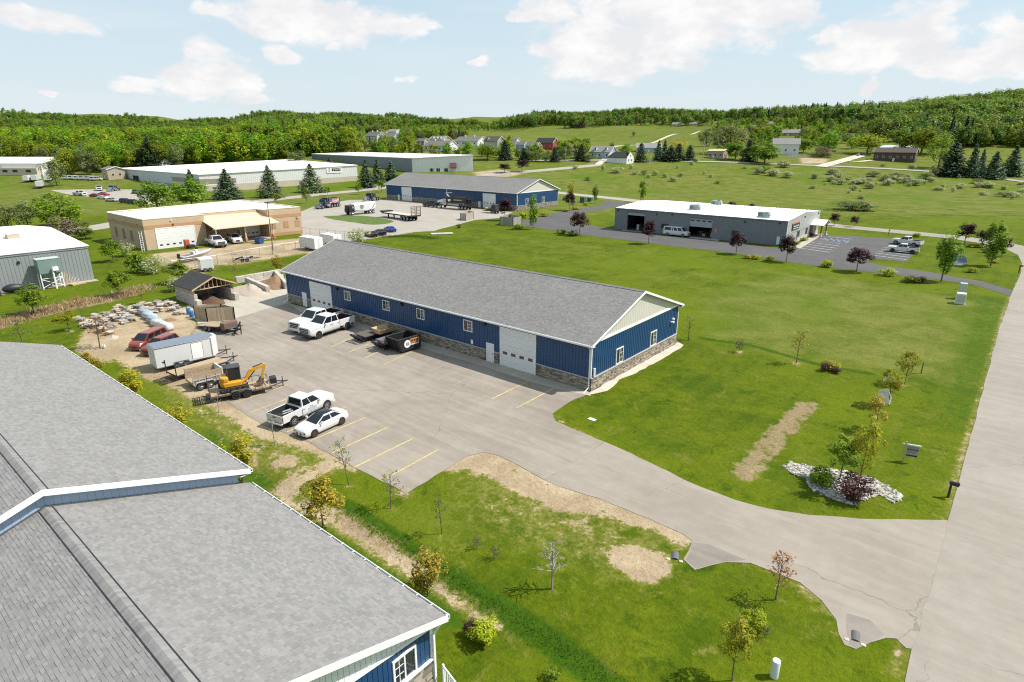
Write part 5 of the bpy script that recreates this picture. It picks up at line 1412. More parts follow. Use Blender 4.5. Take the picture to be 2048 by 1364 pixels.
# ------------------------------------------------------------------ houses on the slope
def house(label, px, py, wpx_, hpx_, wallc, roofm, rz=0.0, depth=None, win=3, garage=0, chim=0, cat='house', name='house', rise=None, group='houses on the far slope', dormer=0, hip=False, red=None):
 g = P(px, py); w = wpx(g, wpx_)/(abs(COS(rz-YAW))*.95+.05) if depth is None else wpx(g, wpx_)-depth*.4
 w = max(5.0, w*.80); H = hpx_*wpx(g, 1)*1.04; d = depth or w*.62
 rise_ = rise or min(H*.5, d*.36); hw = H-rise_
 r = empty(name, label, cat, tuple(g), rz, group)
 F = {k: ((NA(v[0])-[w/2, 0, 0]), v[1], v[2]) for k, v in faces(w, d).items()}
 mb = MB().bx(-w/2, w/2, 0, d, -3, hw);
 mb.add([(-w/2+.01, .0, hw), (-w/2+.01, d, hw), (-w/2+.01, d/2, hw+rise_), (w/2-.01, 0, hw), (w/2-.01, d, hw), (w/2-.01, d/2, hw+rise_)], [(0, 2, 1), (3, 4, 5)])
 mb.bd('wall', wallc, r)
 mb = MB(); o = .5
 ze = hw-.5*rise_/(d/2)
 for ya, yb, za, zb in ((-o, d/2, ze, hw+rise_), (d/2, d+o, hw+rise_, ze)):
  ia = (w*.22 if hip else -o);
  xa0, xb0 = -w/2-o, w/2+o
  if za < zb: hi = [(xa0, ya, za+.1), (xb0, ya, za+.1), (xb0-(w*.25 if hip else 0), yb, zb+.1), (xa0+(w*.25 if hip else 0), yb, zb+.1)]
  else: hi = [(xa0+(w*.25 if hip else 0), ya, za+.1), (xb0-(w*.25 if hip else 0), ya, za+.1), (xb0, yb, zb+.1), (xa0, yb, zb+.1)]
  mb.hexa([(q[0], q[1], q[2]-.18) for q in hi], hi)
 rf = mb.bd('roof', roofm, r)
 if not hip:
  mb = MB()
  for x_, sd in ((w/2+o, 1), (-w/2-o, -1)): rake_boards(mb, x_, d, ze+.1, hw+rise_-ze, o, .35, .06, sd)
  mb.bd('rake_board', WT, rf, kind='stuff')
 for i in range(chim):
  xx = -w*.25+w*.4*i; mb = MB().bx(xx-.5, xx+.5, d/2-.5, d/2+.5, hw+rise_*.6, hw+rise_+1.1); mb.bd('chimney', WT, rf)
 for i in range(dormer):
  xx = -w*.25+w*.5*i/max(1, dormer-1); mb = MB().bx(xx-.9, xx+.9, d*.12, d*.4, hw+rise_*.2, hw+rise_*.75); mb.bd('dormer', WT, rf)
  mb = MB().bx(xx-.45, xx+.45, d*.12-.05, d*.12, hw+rise_*.35, hw+rise_*.65); mb.bd('pane', glass, rf)
  mb = MB().yprism([(d*.08, hw+rise_*.73), (d*.45, hw+rise_*.73), (d*.45, hw+rise_*.85), (d*.08, hw+rise_*.78)], xx-1.1, xx+1.1); mb.bd('dormer_roof', roofm, rf)
 st = max(1, win)
 wm = WT
 for i in range(win):
  c = w*(i+.5)/st
  if garage and c > w*.5: continue
  window(r, F['front'], c, hw*.35, min(1.6, w/st*.5), min(1.5, hw*.42), wm, False, False)
 if garage:
  for i in range(garage): overhead_door(r, F['front'], w*(.62+.24*i), min(3.2, w*.2), min(2.6, hw*.75), nsec=4, nwin=0)
 else: man_door(r, F['front'], w*(.5 if win % 2 == 0 else .38))
 for c in (d*.3, d*.7): window(r, F['right'], c, hw*.35, 1.4, min(1.4, hw*.4), wm, False, False)
 if hw+rise_ > 5: window(r, F['right'], d*.5, hw+rise_*.15, 1.2, 1.0, wm, False, False)
 return r
cw_ = M('white_clapboard', (.66, .66, .65), .6, .06, 1); cb_ = M('pale_blue_clapboard', (.34, .42, .50), .6, .06, 1); cg_ = M('grey_clapboard', (.33, .35, .37), .6, .06, 1); cr_ = M('barn_red_boards', (.33, .05, .035), .7, .1, 1)
ct_ = M('tan_clapboard', (.38, .31, .23), .7, .1, 1); cbr = M('brown_log_boards', (.085, .052, .036), .8, .15, 2)
WS, DS, BS, PS = MATS['weathered_shingles'], MATS['dark_shingles'], MATS['brown_shingles'], MATS['pale_shingles']
house('grey roofed white house with two chimneys among trees', 743, 283, 36, 18, cw_, WS, 0, win=4, chim=2)
house('white gabled house half hidden by trees with one chimney', 774, 283, 28, 16, cg_, WS, .2, win=3, chim=1)
house('low pale roofed house uphill of the chimney houses', 783, 268, 26, 9, cw_, PS, 0, win=4)
house('small grey house at left end of white gable row', 841, 290, 22, 12, cg_, WS, 0, win=2)
house('long grey roofed house with bright white gable facing right', 871, 302, 52, 19, cw_, WS, .12, win=5, chim=2)
house('dormered house tucked behind the long white gabled house', 871, 286, 40, 13, ct_, PS, 0, win=4, dormer=3)
house('wide grey roofed house with tall white gable end', 932, 292, 50, 17, cw_, WS, .12, win=4, chim=2)
house('brown roofed house with small white front gable', 981, 299, 36, 24, cg_, BS, 0, win=3, dormer=1)
house('slate blue house left of the pale blue gabled house', 1040, 304, 20, 18, cb_, WS, 0, win=2)
house('pale blue house with front gable beside the red barn house', 1062, 307, 24, 20, cb_, WS, .1, win=2)
house('barn red house with white windows on its gable', 1088, 299, 33, 21, cr_, DS, .15, win=3)
house('little house with white gable uphill of the slate blue one', 1028, 289, 14, 12, cw_, WS, 0, win=1)
house('low house with long grey roof right of the red one', 1127, 299, 34, 12, cg_, WS, 0, win=4)
house('house with dull red roof among the pines', 1146, 311, 18, 13, ct_, M('red_roof_tiles', (.22, .10, .075), .9, .15, 2), 0, win=2)
house('pale blue house with grey dormered roof beside the hipped garage', 1199, 317, 42, 22, cb_, PS, .1, win=3, dormer=2)
house('white garage with dark hipped roof and three doors', 1233, 327, 44, 21, cw_, DS, 0, win=0, garage=2, cat='garage', name='garage', hip=True)
house('steep pale blue gabled house behind the dark pines', 1297, 305, 24, 17, cb_, PS, .5, win=2)
house('tan low shed with flat pale roof by the pole', 1430, 317, 50, 17, ct_, M('tan_roof', (.50, .40, .27), .8, .1, 1), 0, depth=10, win=3, cat='shed', name='shed', rise=1.2)
house('tall white house with steep gable beside the board fence', 1570, 310, 32, 30, cw_, PS, .35, win=3)
house('long brown ranch house with low brown roof and gravel drive', 1786, 323, 102, 25, cbr, BS, 0, depth=11, win=6, garage=0, rise=3.0)
house('pale blue steel roofed building peeking over the brown ranch house', 1792, 304, 56, 12, cg_, M('pale_blue_steel_roof', (.50, .57, .62), .5, .05, 1), 0, win=3)
house('pale roofed house uphill among the young trees', 1580, 272, 32, 12, ct_, PS, 0, win=3)
house('pale blue gabled house left of the uphill pale roof', 1507, 261, 14, 10, cb_, PS, .3, win=1)
house('small grey roof showing behind the roadside trees', 1706, 277, 18, 9, cw_, WS, 0, win=2)
house('dark roofed house at the far edge of the upper meadow', 1153, 256, 28, 11, cbr, DS, 0, win=3)
house('tiny white house high on the far clearing', 893, 235, 7, 7, cw_, PS, 0, win=1)
house('small grey shed with tan side wall by the wood', 212, 359, 50, 24, ct_, WS, 0, depth=9, win=1, cat='shed', name='shed', rise=1.4)
house('white shed half hidden behind the white warehouse', 318, 331, 26, 12, cw_, PS, 0, win=1, cat='shed', name='shed')
for q in (('white house in a gap of the far left woods', 536, 248, 14, 8), ('grey roofed house at the edge of the far upper woods', 1352, 253, 16, 7), ('pale house beside the grey roofed one on far ridge', 1386, 252, 14, 7), ('brown roofed house among uphill trees', 1541, 253, 16, 9), ('white house glimpsed in the valley gap', 1722, 257, 14, 8), ('white house above the chimney houses', 769, 252, 10, 7), ('long white house below the far clearing', 826, 245, 14, 6)):
 house(*q, cw_ if 'white' in q[0] else ct_, PS, .1, win=2)
# ------------------------------------------------------------------ vegetation kit
bark = M('tree_bark', (.13, .10, .075), .9, .25, 6, .3)
palebark = M('pale_bark', (.30, .26, .22), .9, .2, 6)
LM = dict(
 wood=leafmat('wood_leaves', (.140, .235, .010), (.310, .400, .020), .50, .45, .40, .08),
 olive=leafmat('olive_leaves', (0.149, 0.184, 0.052), (0.236, 0.263, 0.088), .35, .4, .2, .04),
 bright=leafmat('bright_leaves', (0.149, 0.263, 0.018), (0.263, 0.376, 0.032), .45, .4, .15),
 young=leafmat('young_leaves', (.150, .240, .012), (.290, .370, .028), .45, .4, .15),
 yellow=leafmat('yellow_leaves', (0.333, 0.324, 0.021), (0.560, 0.473, 0.035), .45, .35, .12),
 lime=leafmat('lime_leaves', (0.315, 0.394, 0.018), (0.578, 0.595, 0.035), .45, .35, .12),
 amber=leafmat('amber_leaves', (.260, .230, .020), (.500, .350, .036), .40, .45, .12),
 rust=leafmat('rust_leaves', (0.350, 0.166, 0.070), (0.490, 0.263, 0.096), .40, .4, .12),
 purple=leafmat('purple_leaves', (0.027, 0.008, 0.014), (0.095, 0.024, 0.030), .25, .5, .15),
 maroon=leafmat('maroon_leaves', (0.074, 0.030, 0.030), (0.155, 0.068, 0.054), .25, .5, .15),
 spruce=leafmat('spruce_needles', (0.049, 0.096, 0.045), (0.116, 0.172, 0.074), .15, .5, .15),
 blue=leafmat('blue_spruce_needles', (0.080, 0.125, 0.052), (0.185, 0.225, 0.095), .15, .5, .15),
 pine=leafmat('dark_pine_needles', (0.018, 0.037, 0.016), (0.043, 0.068, 0.025), .12, .5, .2),
 pale=leafmat('silvery_leaves', (0.36, 0.40, 0.19), (0.54, 0.55, 0.30), .45, .4, .15),
 brown=leafmat('brown_leaves', (0.131, 0.102, 0.052), (0.219, 0.158, 0.079), .3, .45, .15),
 grass=leafmat('tall_grass_blades', (0.044, 0.100, 0.010), (0.112, 0.169, 0.022), .4, .5, .0),
 ygreen=leafmat('yellow_green_leaves', (.26, .27, .014), (.46, .42, .03), .5, .4, .1),
 hill=leafmat('hill_leaves', (.100, .185, .018), (.250, .330, .030), .40, .45, .40, .07),  # darker copy of the wood leaves, hillside shade put into the green
 lawn=leafmat('lawn_blades', (.070, .120, .010), (.150, .190, .022), .4, .4, .0),
 straw=leafmat('dry_reed_blades', (0.375, 0.269, 0.144), (0.550, 0.413, 0.237), .3, .5, .0),
)
def cards(pos, nrm, size, rg, asp=.62):
 n = len(pos)
 nrm = nrm/np.maximum(np.linalg.norm(nrm, axis=1, keepdims=True), 1e-6)
 a = rg.normal(size=(n, 3)); t = np.cross(nrm, a); t /= np.maximum(np.linalg.norm(t, axis=1, keepdims=True), 1e-6); b = np.cross(nrm, t)
 s = size*rg.uniform(.6, 1.35, size=(n, 1))
 v = np.stack([pos-t*s*.5, pos+b*s*.5*asp, pos+t*s*.5, pos-b*s*.5*asp], 1)
 return v.reshape(-1, 3)
def card_mesh(name, verts, mat):
 n = len(verts)//4
 me = bpy.data.meshes.new(name)
 me.vertices.add(len(verts)); me.loops.add(len(verts)); me.polygons.add(n)
 me.vertices.foreach_set('co', verts.ravel().astype(np.float32))
 me.loops.foreach_set('vertex_index', np.arange(len(verts), dtype=np.int32))
 me.polygons.foreach_set('loop_start', np.arange(n, dtype=np.int32)*4); me.polygons.foreach_set('loop_total', np.full(n, 4, np.int32))
 me.materials.append(mat); me.update(); me.validate()
 return me
def crown_pts(rg, H, zb, R, K, n, shape='round', gap=.0, cl=.34):
 c = NA([0, 0, (zb+H)/2]); rz = (H-zb)/2
 d = rg.normal(size=(K, 3)); d /= np.linalg.norm(d, axis=1, keepdims=True)
 rad = rg.uniform(.35, .92, size=(K, 1))
 cc = d*rad
 if shape == 'cone':
  zz = cc[:, 2]; cc[:, :2] *= np.clip(.95-.55*(zz[:, None]+.6), .25, 1.25)
 if shape == 'vase': cc[:, :2] *= np.clip(.75+.45*cc[:, 2:3], .3, 1.25)
 if shape == 'egg': cc[:, :2] *= np.clip(.95-.35*cc[:, 2:3], .3, 1.2)
 k = rg.integers(0, K, n)
 w = rg.uniform(.6, 1.25, K)
 off = rg.normal(size=(n, 3)); off /= np.linalg.norm(off, axis=1, keepdims=True); off *= (rg.uniform(.35, 1, size=(n, 1)))**.5*cl*w[k][:, None]
 p = cc[k]+off
 nr = off*.5/cl+p*.5+NA([0, 0, .8])+rg.normal(size=(n, 3))*.34
 pos = p*NA([R, R, rz])+c
 pos[:, 2] = np.maximum(pos[:, 2], .05)
 return pos, nr
def limbs(rg, H, zb, R, r0, n=7, mat=bark, name='trunk'):
 mb = MB(); lean = rg.normal(size=2)*.012*H
 pts = [NA([0, 0, -.15]), NA([lean[0]*.4, lean[1]*.4, H*.3]), NA([lean[0], lean[1], H*.62]), NA([lean[0]*1.3, lean[1]*1.3, H*.88])]
 rr = [r0, r0*.75, r0*.42, r0*.12]
 for i in range(3): mb.tube(pts[i], pts[i+1], rr[i], rr[i+1], 7, cap=(i == 0))
 for i in range(n):
  t = rg.uniform(.3, .8); base = pts[0]*(1-t)+pts[3]*t; base[2] = max(zb*.7, H*t*.8)
  a = rg.uniform(0, 2*PI); L = R*rg.uniform(.5, .9)*(1.1-t*.5)
  mb.tube(base, base+NA([COS(a)*L, SIN(a)*L, L*rg.uniform(.5, 1.1)]), r0*.34*(1-t*.5), r0*.07, 5, cap=False)
 return mb
def make_tree(name, cat, label, mat, H, R, zb, K, n, leaf, seed, shape='round', cl=.34, tr=.0, nl=7, bk=None, asp=.62, part='crown'):
 rg = np.random.default_rng(seed)
 r = empty(name, label, cat, (0, 0, -999))
 if nl >= 0: limbs(rg, H, zb, R, tr or H*.018, nl).bd('trunk' if nl > 3 else 'stem', bk or bark, r)
 p, nr = crown_pts(rg, H, zb, R, K, n, shape, cl=cl)
 me = card_mesh(part, cards(p, nr, leaf, rg, asp), mat)
 o = bpy.data.objects.new(part, me); COL.objects.link(o); o.parent = r; KID.setdefault(r.name, []).append(o)
 r['_H'] = H; r['_R'] = R
 return r
def make_spruce(name, cat, label, mat, H, R, zb, lev, per, seed, dens=9, leaf=.55, power=.9):
 rg = np.random.default_rng(seed); r = empty(name, label, cat, (0, 0, -999)); P_ = []; N_ = []
 mb = MB().tube((0, 0, -.2), (0, 0, H*.97), H*.02, H*.003, 7); mb.bd('trunk', bark, r)
 for i in range(lev):
  t = (i+rg.uniform(-.3, .3))/lev; z = zb+(H-zb)*max(0, t); rad = R*(1-max(0, t))**power*rg.uniform(.82, 1.1)+.05
  ph = rg.uniform(0, 6.28)
  for j in range(max(4, int(per*(1-t*.6)))):
   a = ph+2*PI*j/max(4, int(per*(1-t*.6)))+rg.uniform(-.25, .25); L = rad*rg.uniform(.72, 1.12)
   m = max(3, int(dens*(1-t*.65)))
   s = rg.uniform(.15, 1, m)**.75
   dv = NA([COS(a), SIN(a)]); sd = NA([-dv[1], dv[0]])
   q = np.zeros((m, 3)); q[:, :2] = dv*(L*s)[:, None]+sd*(rg.normal(size=m)*.16*L*s)[:, None]
   q[:, 2] = z-.22*L*s+.10*L*s*s+rg.normal(size=m)*.06*R
   P_.append(q); nn = np.zeros((m, 3)); nn[:, :2] = dv*.55; nn[:, 2] = .8; N_.append(nn+rg.normal(size=(m, 3))*.32)
 me = card_mesh('crown', cards(np.concatenate(P_), np.concatenate(N_), leaf, rg, .5), mat)
 o = bpy.data.objects.new('crown', me); COL.objects.link(o); o.parent = r; KID.setdefault(r.name, []).append(o)
 r['_H'] = H; r['_R'] = R
 return r
def make_sapling(name, cat, label, mat, H, R, seed, nb=14, leaves=0, leaf=.16, bk=None, start=.32, sub=4, stemr=.03, up=1.2):
 rg = np.random.default_rng(seed); r = empty(name, label, cat, (0, 0, -999)); mb = MB(); ends = []
 b = rg.normal(size=2)*.03*H
 pts = [NA([0, 0, -.1]), NA([b[0]*.5, b[1]*.5, H*.5]), NA([b[0], b[1], H])]
 mb.tube(pts[0], pts[1], stemr*1.2, stemr*.8, 6); mb.tube(pts[1], pts[2], stemr*.8, .006, 5)
 for i in range(nb):
  t = start+(1-start)*(i+rg.uniform(0, 1))/nb*.9; p = pts[0]*(1-t)+pts[2]*t; p[2] = H*t
  a = i*2.4+rg.uniform(-.5, .5); L = R*rg.uniform(.7, 1.15)*(1.25-t*.8); d = NA([COS(a), SIN(a), up*rg.uniform(.7, 1.3)]); d /= np.linalg.norm(d)
  q = p+d*L; mb.tube(p, q, stemr*.5, .009, 4, cap=False); ends.append(q)
  for k in range(sub):
   s = rg.uniform(.3, .95); p2 = p+d*L*s; d2 = d+rg.normal(size=3)*.55; d2 /= np.linalg.norm(d2); q2 = p2+d2*L*.5*rg.uniform(.5, 1.1)
   mb.tube(p2, q2, .012, .006, 3, cap=False); ends.append(q2)
 mb.bd('trunk', bk or bark, r)
 if leaves:
  e = NA(ends); k = rg.integers(0, len(e), leaves); pos = e[k]+rg.normal(size=(leaves, 3))*R*.13
  me = card_mesh('foliage', cards(pos, rg.normal(size=(leaves, 3))+[0, 0, .5], leaf, rg), mat)
  o = bpy.data.objects.new('foliage', me); COL.objects.link(o); o.parent = r; KID.setdefault(r.name, []).append(o)
 r['_H'] = H; r['_R'] = R
 return r
PROTO = {}; USED = set()
for i in range(6):
 PROTO['wood%d' % i] = make_tree('broadleaf_tree', 'tree', '', LM['wood'], 18, 6.2+.4*(i % 3), 2.0, 34+3*i, 2300, .78, 20+i, ['round', 'egg', 'round', 'vase', 'egg', 'round'][i], cl=.30, tr=.3, nl=6)
for i in range(2):
 PROTO['olive%d' % i] = make_tree('olive_green_tree', 'tree', '', LM['olive'], 12, 5.6, .6, 38, 2600, .58, 40+i, 'round', cl=.3, tr=.22, nl=6)
 PROTO['bright%d' % i] = make_tree('bright_green_tree', 'tree', '', LM['bright'], 10, 4.2, .4, 46, 3000, .55, 44+i, 'egg', cl=.27, tr=.2, nl=6)
 PROTO['spruce%d' % i] = make_spruce('spruce_tree', 'tree', '', LM['spruce'], 11, 3.3, .5, 28, 15, 50+i, 13, .68)
 PROTO['blue%d' % i] = make_spruce('blue_spruce_tree', 'tree', '', LM['blue'], 11, 3.9, .6, 28, 15, 54+i, 14, .66, .8)
 PROTO['pine%d' % i] = make_spruce('dark_pine_tree', 'tree', '', LM['pine'], 11, 3.7, .5, 22, 14, 58+i, 13, .8, .62)
 PROTO['purple%d' % i] = make_tree('purple_maple_tree', 'tree', '', LM['purple'], 4.8, 1.45, 1.35, 40, 3000, .21, 62+i, 'egg', cl=.30, tr=.06, nl=8)
 PROTO['column%d' % i] = make_tree('columnar_tree', 'tree', '', LM['bright'], 6.5, 1.05, .8, 46, 1700, .27, 66+i, 'round', cl=.28, tr=.07, nl=8)
 PROTO['young%d' % i] = make_tree('young_tree', 'tree', '', LM['young'], 4.2, 1.25, 1.1, 36, 2700, .165, 70+i, 'egg', cl=.27, tr=.05, nl=9)
 PROTO['ytree%d' % i] = make_tree('yellow_green_tree', 'tree', '', LM['ygreen'], 4.2, 1.25, 1.25, 30, 2600, .125, 140+i, 'egg', cl=.24, tr=.05, nl=9)
 PROTO['btree%d' % i] = make_tree('brown_leaved_tree', 'tree', '', LM['rust' if i else 'amber'], 4.2, 1.3, 1.3, 26, 1900, .125, 144+i, 'egg', cl=.25, tr=.05, nl=9)
 PROTO['limetree%d' % i] = make_tree('lime_leaved_tree', 'tree', '', LM['yellow'], 3.4, .95, .35, 36, 3000, .12, 74+i, 'vase', cl=.26, tr=.045, nl=9)
 PROTO['amber%d' % i] = make_tree('amber_leaved_tree', 'tree', '', LM['amber'], 3.6, 1.1, .40, 34, 2900, .125, 78+i, 'egg', cl=.27, tr=.045, nl=9)
 PROTO['ball%d' % i] = make_tree('yellow_shrub', 'shrub', '', LM['lime'], 1.2, .85, .03, 30, 2200, .12, 82+i, 'round', cl=.33, tr=.03, nl=3, part='foliage')
 PROTO['gold%d' % i] = make_tree('golden_shrub', 'shrub', '', LM['yellow'], 1.1, .85, .03, 24, 1000, .17, 86+i, 'round', cl=.33, tr=.03, nl=3, part='foliage')
 PROTO['green%d' % i] = make_tree('green_shrub', 'shrub', '', LM['young'], 1.3, .85, .03, 24, 1000, .17, 90+i, 'round', cl=.33, tr=.03, nl=3, part='foliage')
 PROTO['pale%d' % i] = make_tree('pale_bush', 'bush', '', LM['pale'], 2.6, 2.0, .05, 26, 1200, .26, 94+i, 'vase', cl=.34, tr=.05, nl=3, part='foliage')
 PROTO['maroon%d' % i] = make_tree('maroon_shrub', 'shrub', '', LM['maroon'], 1.3, 1.0, .05, 34, 2200, .10, 98+i, 'vase', cl=.3, tr=.03, nl=3, part='foliage')
 PROTO['sparse%d' % i] = make_sapling('sparse_sapling', 'tree', '', LM['young'], 3.4, .8, 102+i, 12, 150, .12)
 PROTO['rusty%d' % i] = make_sapling('rusty_sapling', 'tree', '', LM['rust'], 3.2, .8, 106+i, 13, 260, .12)
 PROTO['ambersap%d' % i] = make_sapling('amber_sapling', 'tree', '', LM['amber'], 3.4, .8, 114+i, 13, 260, .13)
 PROTO['bare%d' % i] = make_sapling('bare_sapling', 'tree', '', None, 3.2, .6, 110+i, 16, 0, bk=palebark, sub=6)
PROTO['thin0'] = make_sapling('thin_sapling', 'tree', '', None, 3.2, .35, 120, 9, 0, bk=palebark, sub=3, stemr=.022)
PROTO['brownshrub0'] = make_sapling('bare_shrub', 'shrub', '', LM['brown'], .8, .5, 121, 14, 60, .08, start=.05, sub=5, stemr=.012)
PROTO['brown0'] = make_tree('brown_bush', 'bush', '', LM['brown'], 6, 3.6, .3, 30, 1500, .4, 122, 'round', cl=.3, tr=.1, nl=6)
VAR = {}
def plant(kind, px, py, top, wid, label, group=None, rz=None, at=None, H=None, lean=None):
 ks = [k for k in PROTO if k.rstrip('0123456789') == kind]
 k = ks[VAR.get(kind, 0) % len(ks)]; VAR[kind] = VAR.get(kind, 0)+1
 pr = PROTO[k]; g = P(px, py) if at is None else NA(at, float)
 h = hpx(g, top) if H is None else H
 h = max(.3, h)
 if H is None: wid *= {'spruce': 1.42, 'blue': 1.42, 'pine': 1.35, 'column': 1.25}.get(kind, 1.34)
 s = (wpx(g, wid)/2/pr['_R'] if wid and H is None else (wid/2/pr['_R'] if wid else h/pr['_H']))
 rz = RU(0, 6.28) if rz is None else rz
 if k not in USED:
  USED.add(k); o = pr; o.location = tuple(g-[0, 0, .03]); o.rotation_euler = (0, 0, rz); o.scale = (s, s, h/pr['_H'])
  o['label'] = label
  if group: o['group'] = group
 else:
  o = dup(pr, tuple(g-[0, 0, .03]), rz, label, group, (s, s, h/pr['_H']))
  if not group and 'group' in o: del o['group']
 for q in ('_H', '_R'):
  if q in o and o is not pr: del o[q]
 if lean: o.rotation_euler = (lean[0], lean[1], rz if not lean else 0)
 return o
GT = 'young trees on the near lawns'
plant('thin', 549.5, 890, 809, 20, 'bare thin sapling beside the white pickup tailgate', GT)
plant('thin', 438, 829, 775, 16, 'bare thin sapling by the excavator trailer ramp', GT)
plant('sparse', 698, 970, 884, 40, 'leaning sapling with few leaves at the lot edge below the white sedan', GT, lean=(0.10, -.22))
plant('sparse', 781, 1016, 945, 46, 'bushy sapling at the bottom corner of the parking lot', GT)
plant('sparse', 884, 1067, 984, 34, 'slim sapling with sparse leaves on lawn below the pale dirt patch', GT)
plant('amber', 647, 1058, 948, 66, 'full amber tree at the near roof edge above the bare ditch', GT)
plant('amber', 856, 1186, 1092, 66, 'orange tinged amber tree beside the ditch nearest the roof corner', GT)
plant('limetree', 485, 962, 866, 56, 'yellow leaved tree at the step between the two near roofs', GT)
plant('limetree', 360, 872, 806, 46, 'yellow green shrubby tree halfway up the near upper roof edge', GT)
plant('limetree', 262, 812, 736, 52, 'yellow green shrubby tree nearest the dump trailer', GT)
plant('amber', 178, 760, 702, 46, 'rusty amber bush beyond the near roof far end', GT)
plant('bare', 1104, 1178, 1078, 66, 'leafless pale tree in the middle of the near lawn', GT)
plant('rusty', 1551, 1199, 1108, 58, 'thin tree with rusty leaves at the driveway bend', GT)
plant('ytree', 1464, 1361, 1220, 62, 'tall yellow leaved tree near the white post', GT)
plant('ball', 1500, 1252, 1208, 36, 'small lime yellow tree leaning beside the tall yellow one', GT, lean=(.1, .25))
plant('ball', 968, 1282, 1240, 50, 'bright lime round shrub below the near roof corner', 'garden shrubs')
plant('maroon', 940, 1268, 1238, 34, 'dark reddish shrub touching the bright lime shrub', 'garden shrubs')
plant('green', 1104, 1358, 1335, 28, 'dull tufted shrub on lawn at the bottom edge', 'garden shrubs')
for q, l in (((953, 1098), 'bare little shrub left of its twin on the yellowed lawn'), ((990, 1118), 'bare little shrub right of its twin on the yellowed lawn'), ((1529, 1275), 'bare dark shrub below the leaning lime tree'), ((1478, 704), 'bare shrub on lawn east of the long blue shop')):
 plant('brownshrub', q[0], q[1], q[1]-22, 22, l, 'bare shrubs on the lawns')
GR = 'garden trees by the street corner'
plant('young', 1679, 960, 866, 54, 'green tree standing in the white stone bed', GR)
plant('ytree', 1714, 984, 820, 50, 'yellow green tree second from the white stone bed', GR)
plant('btree', 1750, 862, 786, 44, 'brown leaved tree in front of the white boulder', GR)
plant('ytree', 1776, 812, 732, 42, 'yellow tree just behind the white boulder', GR)
plant('ytree', 1808, 770, 694, 36, 'slender green tree farthest up the garden row', GR)
plant('ambersap', 1592, 727, 660, 30, 'orange leaved sapling on a pale mulch ring', GR)
plant('sparse', 1377, 681, 633, 32, 'small bare tree behind the long blue shop corner', GR)
plant('green', 1638, 968, 936, 44, 'green shrub at the left end of the white stone bed', 'garden shrubs')
plant('maroon', 1705, 1002, 944, 66, 'purple spiky shrub in the white stone bed', 'garden shrubs')
plant('maroon', 1648, 742, 722, 20, 'dark twiggy shrub beside the small golden one', 'garden shrubs')
plant('gold', 1664, 740, 722, 24, 'small golden shrub between two dark twiggy ones', 'garden shrubs')
plant('maroon', 1672, 746, 732, 18, 'dark low shrub right of the small golden one', 'garden shrubs')
GL = 'young trees on the left lawn'
plant('young', 69, 630, 568, 54, 'green tree in the dry reed strip by the grey gabled building', GL)
plant('rusty', 164, 632, 590, 26, 'thin rusty sapling beside the dry reed strip', GL)
plant('ytree', 138, 662, 618, 32, 'yellowish tree with bare ring beside the stone pallets', GL)
plant('young', 239, 594, 536, 40, 'green tree at the far end of the dry reed strip', GL)
plant('ambersap', 284, 608, 572, 24, 'thin yellowish sapling near the stone pallets', GL)
plant('sparse', 50, 698, 640, 44, 'olive thin tree beyond the end of the near upper roof', GL)
plant('rusty', 200, 696, 634, 46, 'russet leaved tree among the stone pallets', GL)
plant('young', 227, 523, 480, 38, 'round green tree beside the tan building corner', GL)
plant('green', 277, 545, 498, 36, 'green bushy tree between two pale bushes by the tan building', GL)
plant('pale', 254, 512, 482, 36, 'pale bush leaning on the tan building fence', 'pale bushes by the tan yard')
plant('pale', 306, 548, 512, 40, 'pale bush nearest the boat in the tan yard', 'pale bushes by the tan yard')
plant('young', 359, 566, 518, 42, 'green tree behind the open fronted shed', GL)
plant('pale', 352, 582, 552, 44, 'pale bush against the back of the open fronted shed', 'pale bushes by the tan yard')
plant('gold', 116, 641, 631, 16, 'tiny yellow shrub on the left lawn', 'garden shrubs')
plant('ambersap', 471, 560, 524, 26, 'orange leaved sapling behind the gravel bunker', GL)
plant('amber', 555, 542, 506, 22, 'amber sapling behind the roof end of the long blue shop', GL)
plant('pale', 716, 486, 456, 42, 'pale bush at the fence by the three parked cars', 'pale bushes by the tan yard')
GM = 'trees round the warehouses'
plant('wood', 128, 452, 374, 78, 'large round green tree left of the tan block building', GM)
plant('brown', 138, 478, 424, 66, 'brownish bush tree below the large round green one', GM)
plant('olive', 56, 452, 396, 46, 'pale green tree behind the glaring white roof', GM)
plant('olive', 18, 455, 404, 50, 'pale green tree at far left edge', GM)
plant('young', 172, 478, 452, 34, 'green bush tree beside the tan building left end', GM)
plant('bright', 316, 424, 355, 58, 'left of two bright green trees before the white warehouse', GM)
plant('bright', 385, 416, 347, 60, 'right of two bright green trees before the white warehouse', GM)
plant('spruce', 387, 400, 338, 38, 'dark spruce peeking over the right bright green tree', GM)
plant('spruce', 456, 398, 337, 48, 'dark spruce at the corner of the white warehouse', GM)
plant('blue', 541, 395, 331, 46, 'blue spruce left of the open lawn before the white warehouse', GM)
plant('blue', 624, 385, 327, 46, 'blue spruce alone in front of the white warehouse wall', GM)
plant('spruce', 733, 375, 320, 32, 'spruce nearest the white warehouse sign', GM)
plant('spruce', 756, 366, 318, 28, 'middle spruce of three beside the white warehouse corner', GM)
plant('spruce', 783, 363, 321, 30, 'right spruce of three beside the white warehouse corner', GM)
plant('pine', 301, 336, 276, 42, 'tall dark pine standing in front of the wood', GM)
plant('olive', 114, 372, 312, 36, 'olive tree alone before the wood edge', GM)
plant('olive', 592, 330, 300, 36, 'pale tree before the slate warehouse end wall', GM)
plant('spruce', 661, 342, 312, 22, 'spruce top showing over the white warehouse roof', GM)
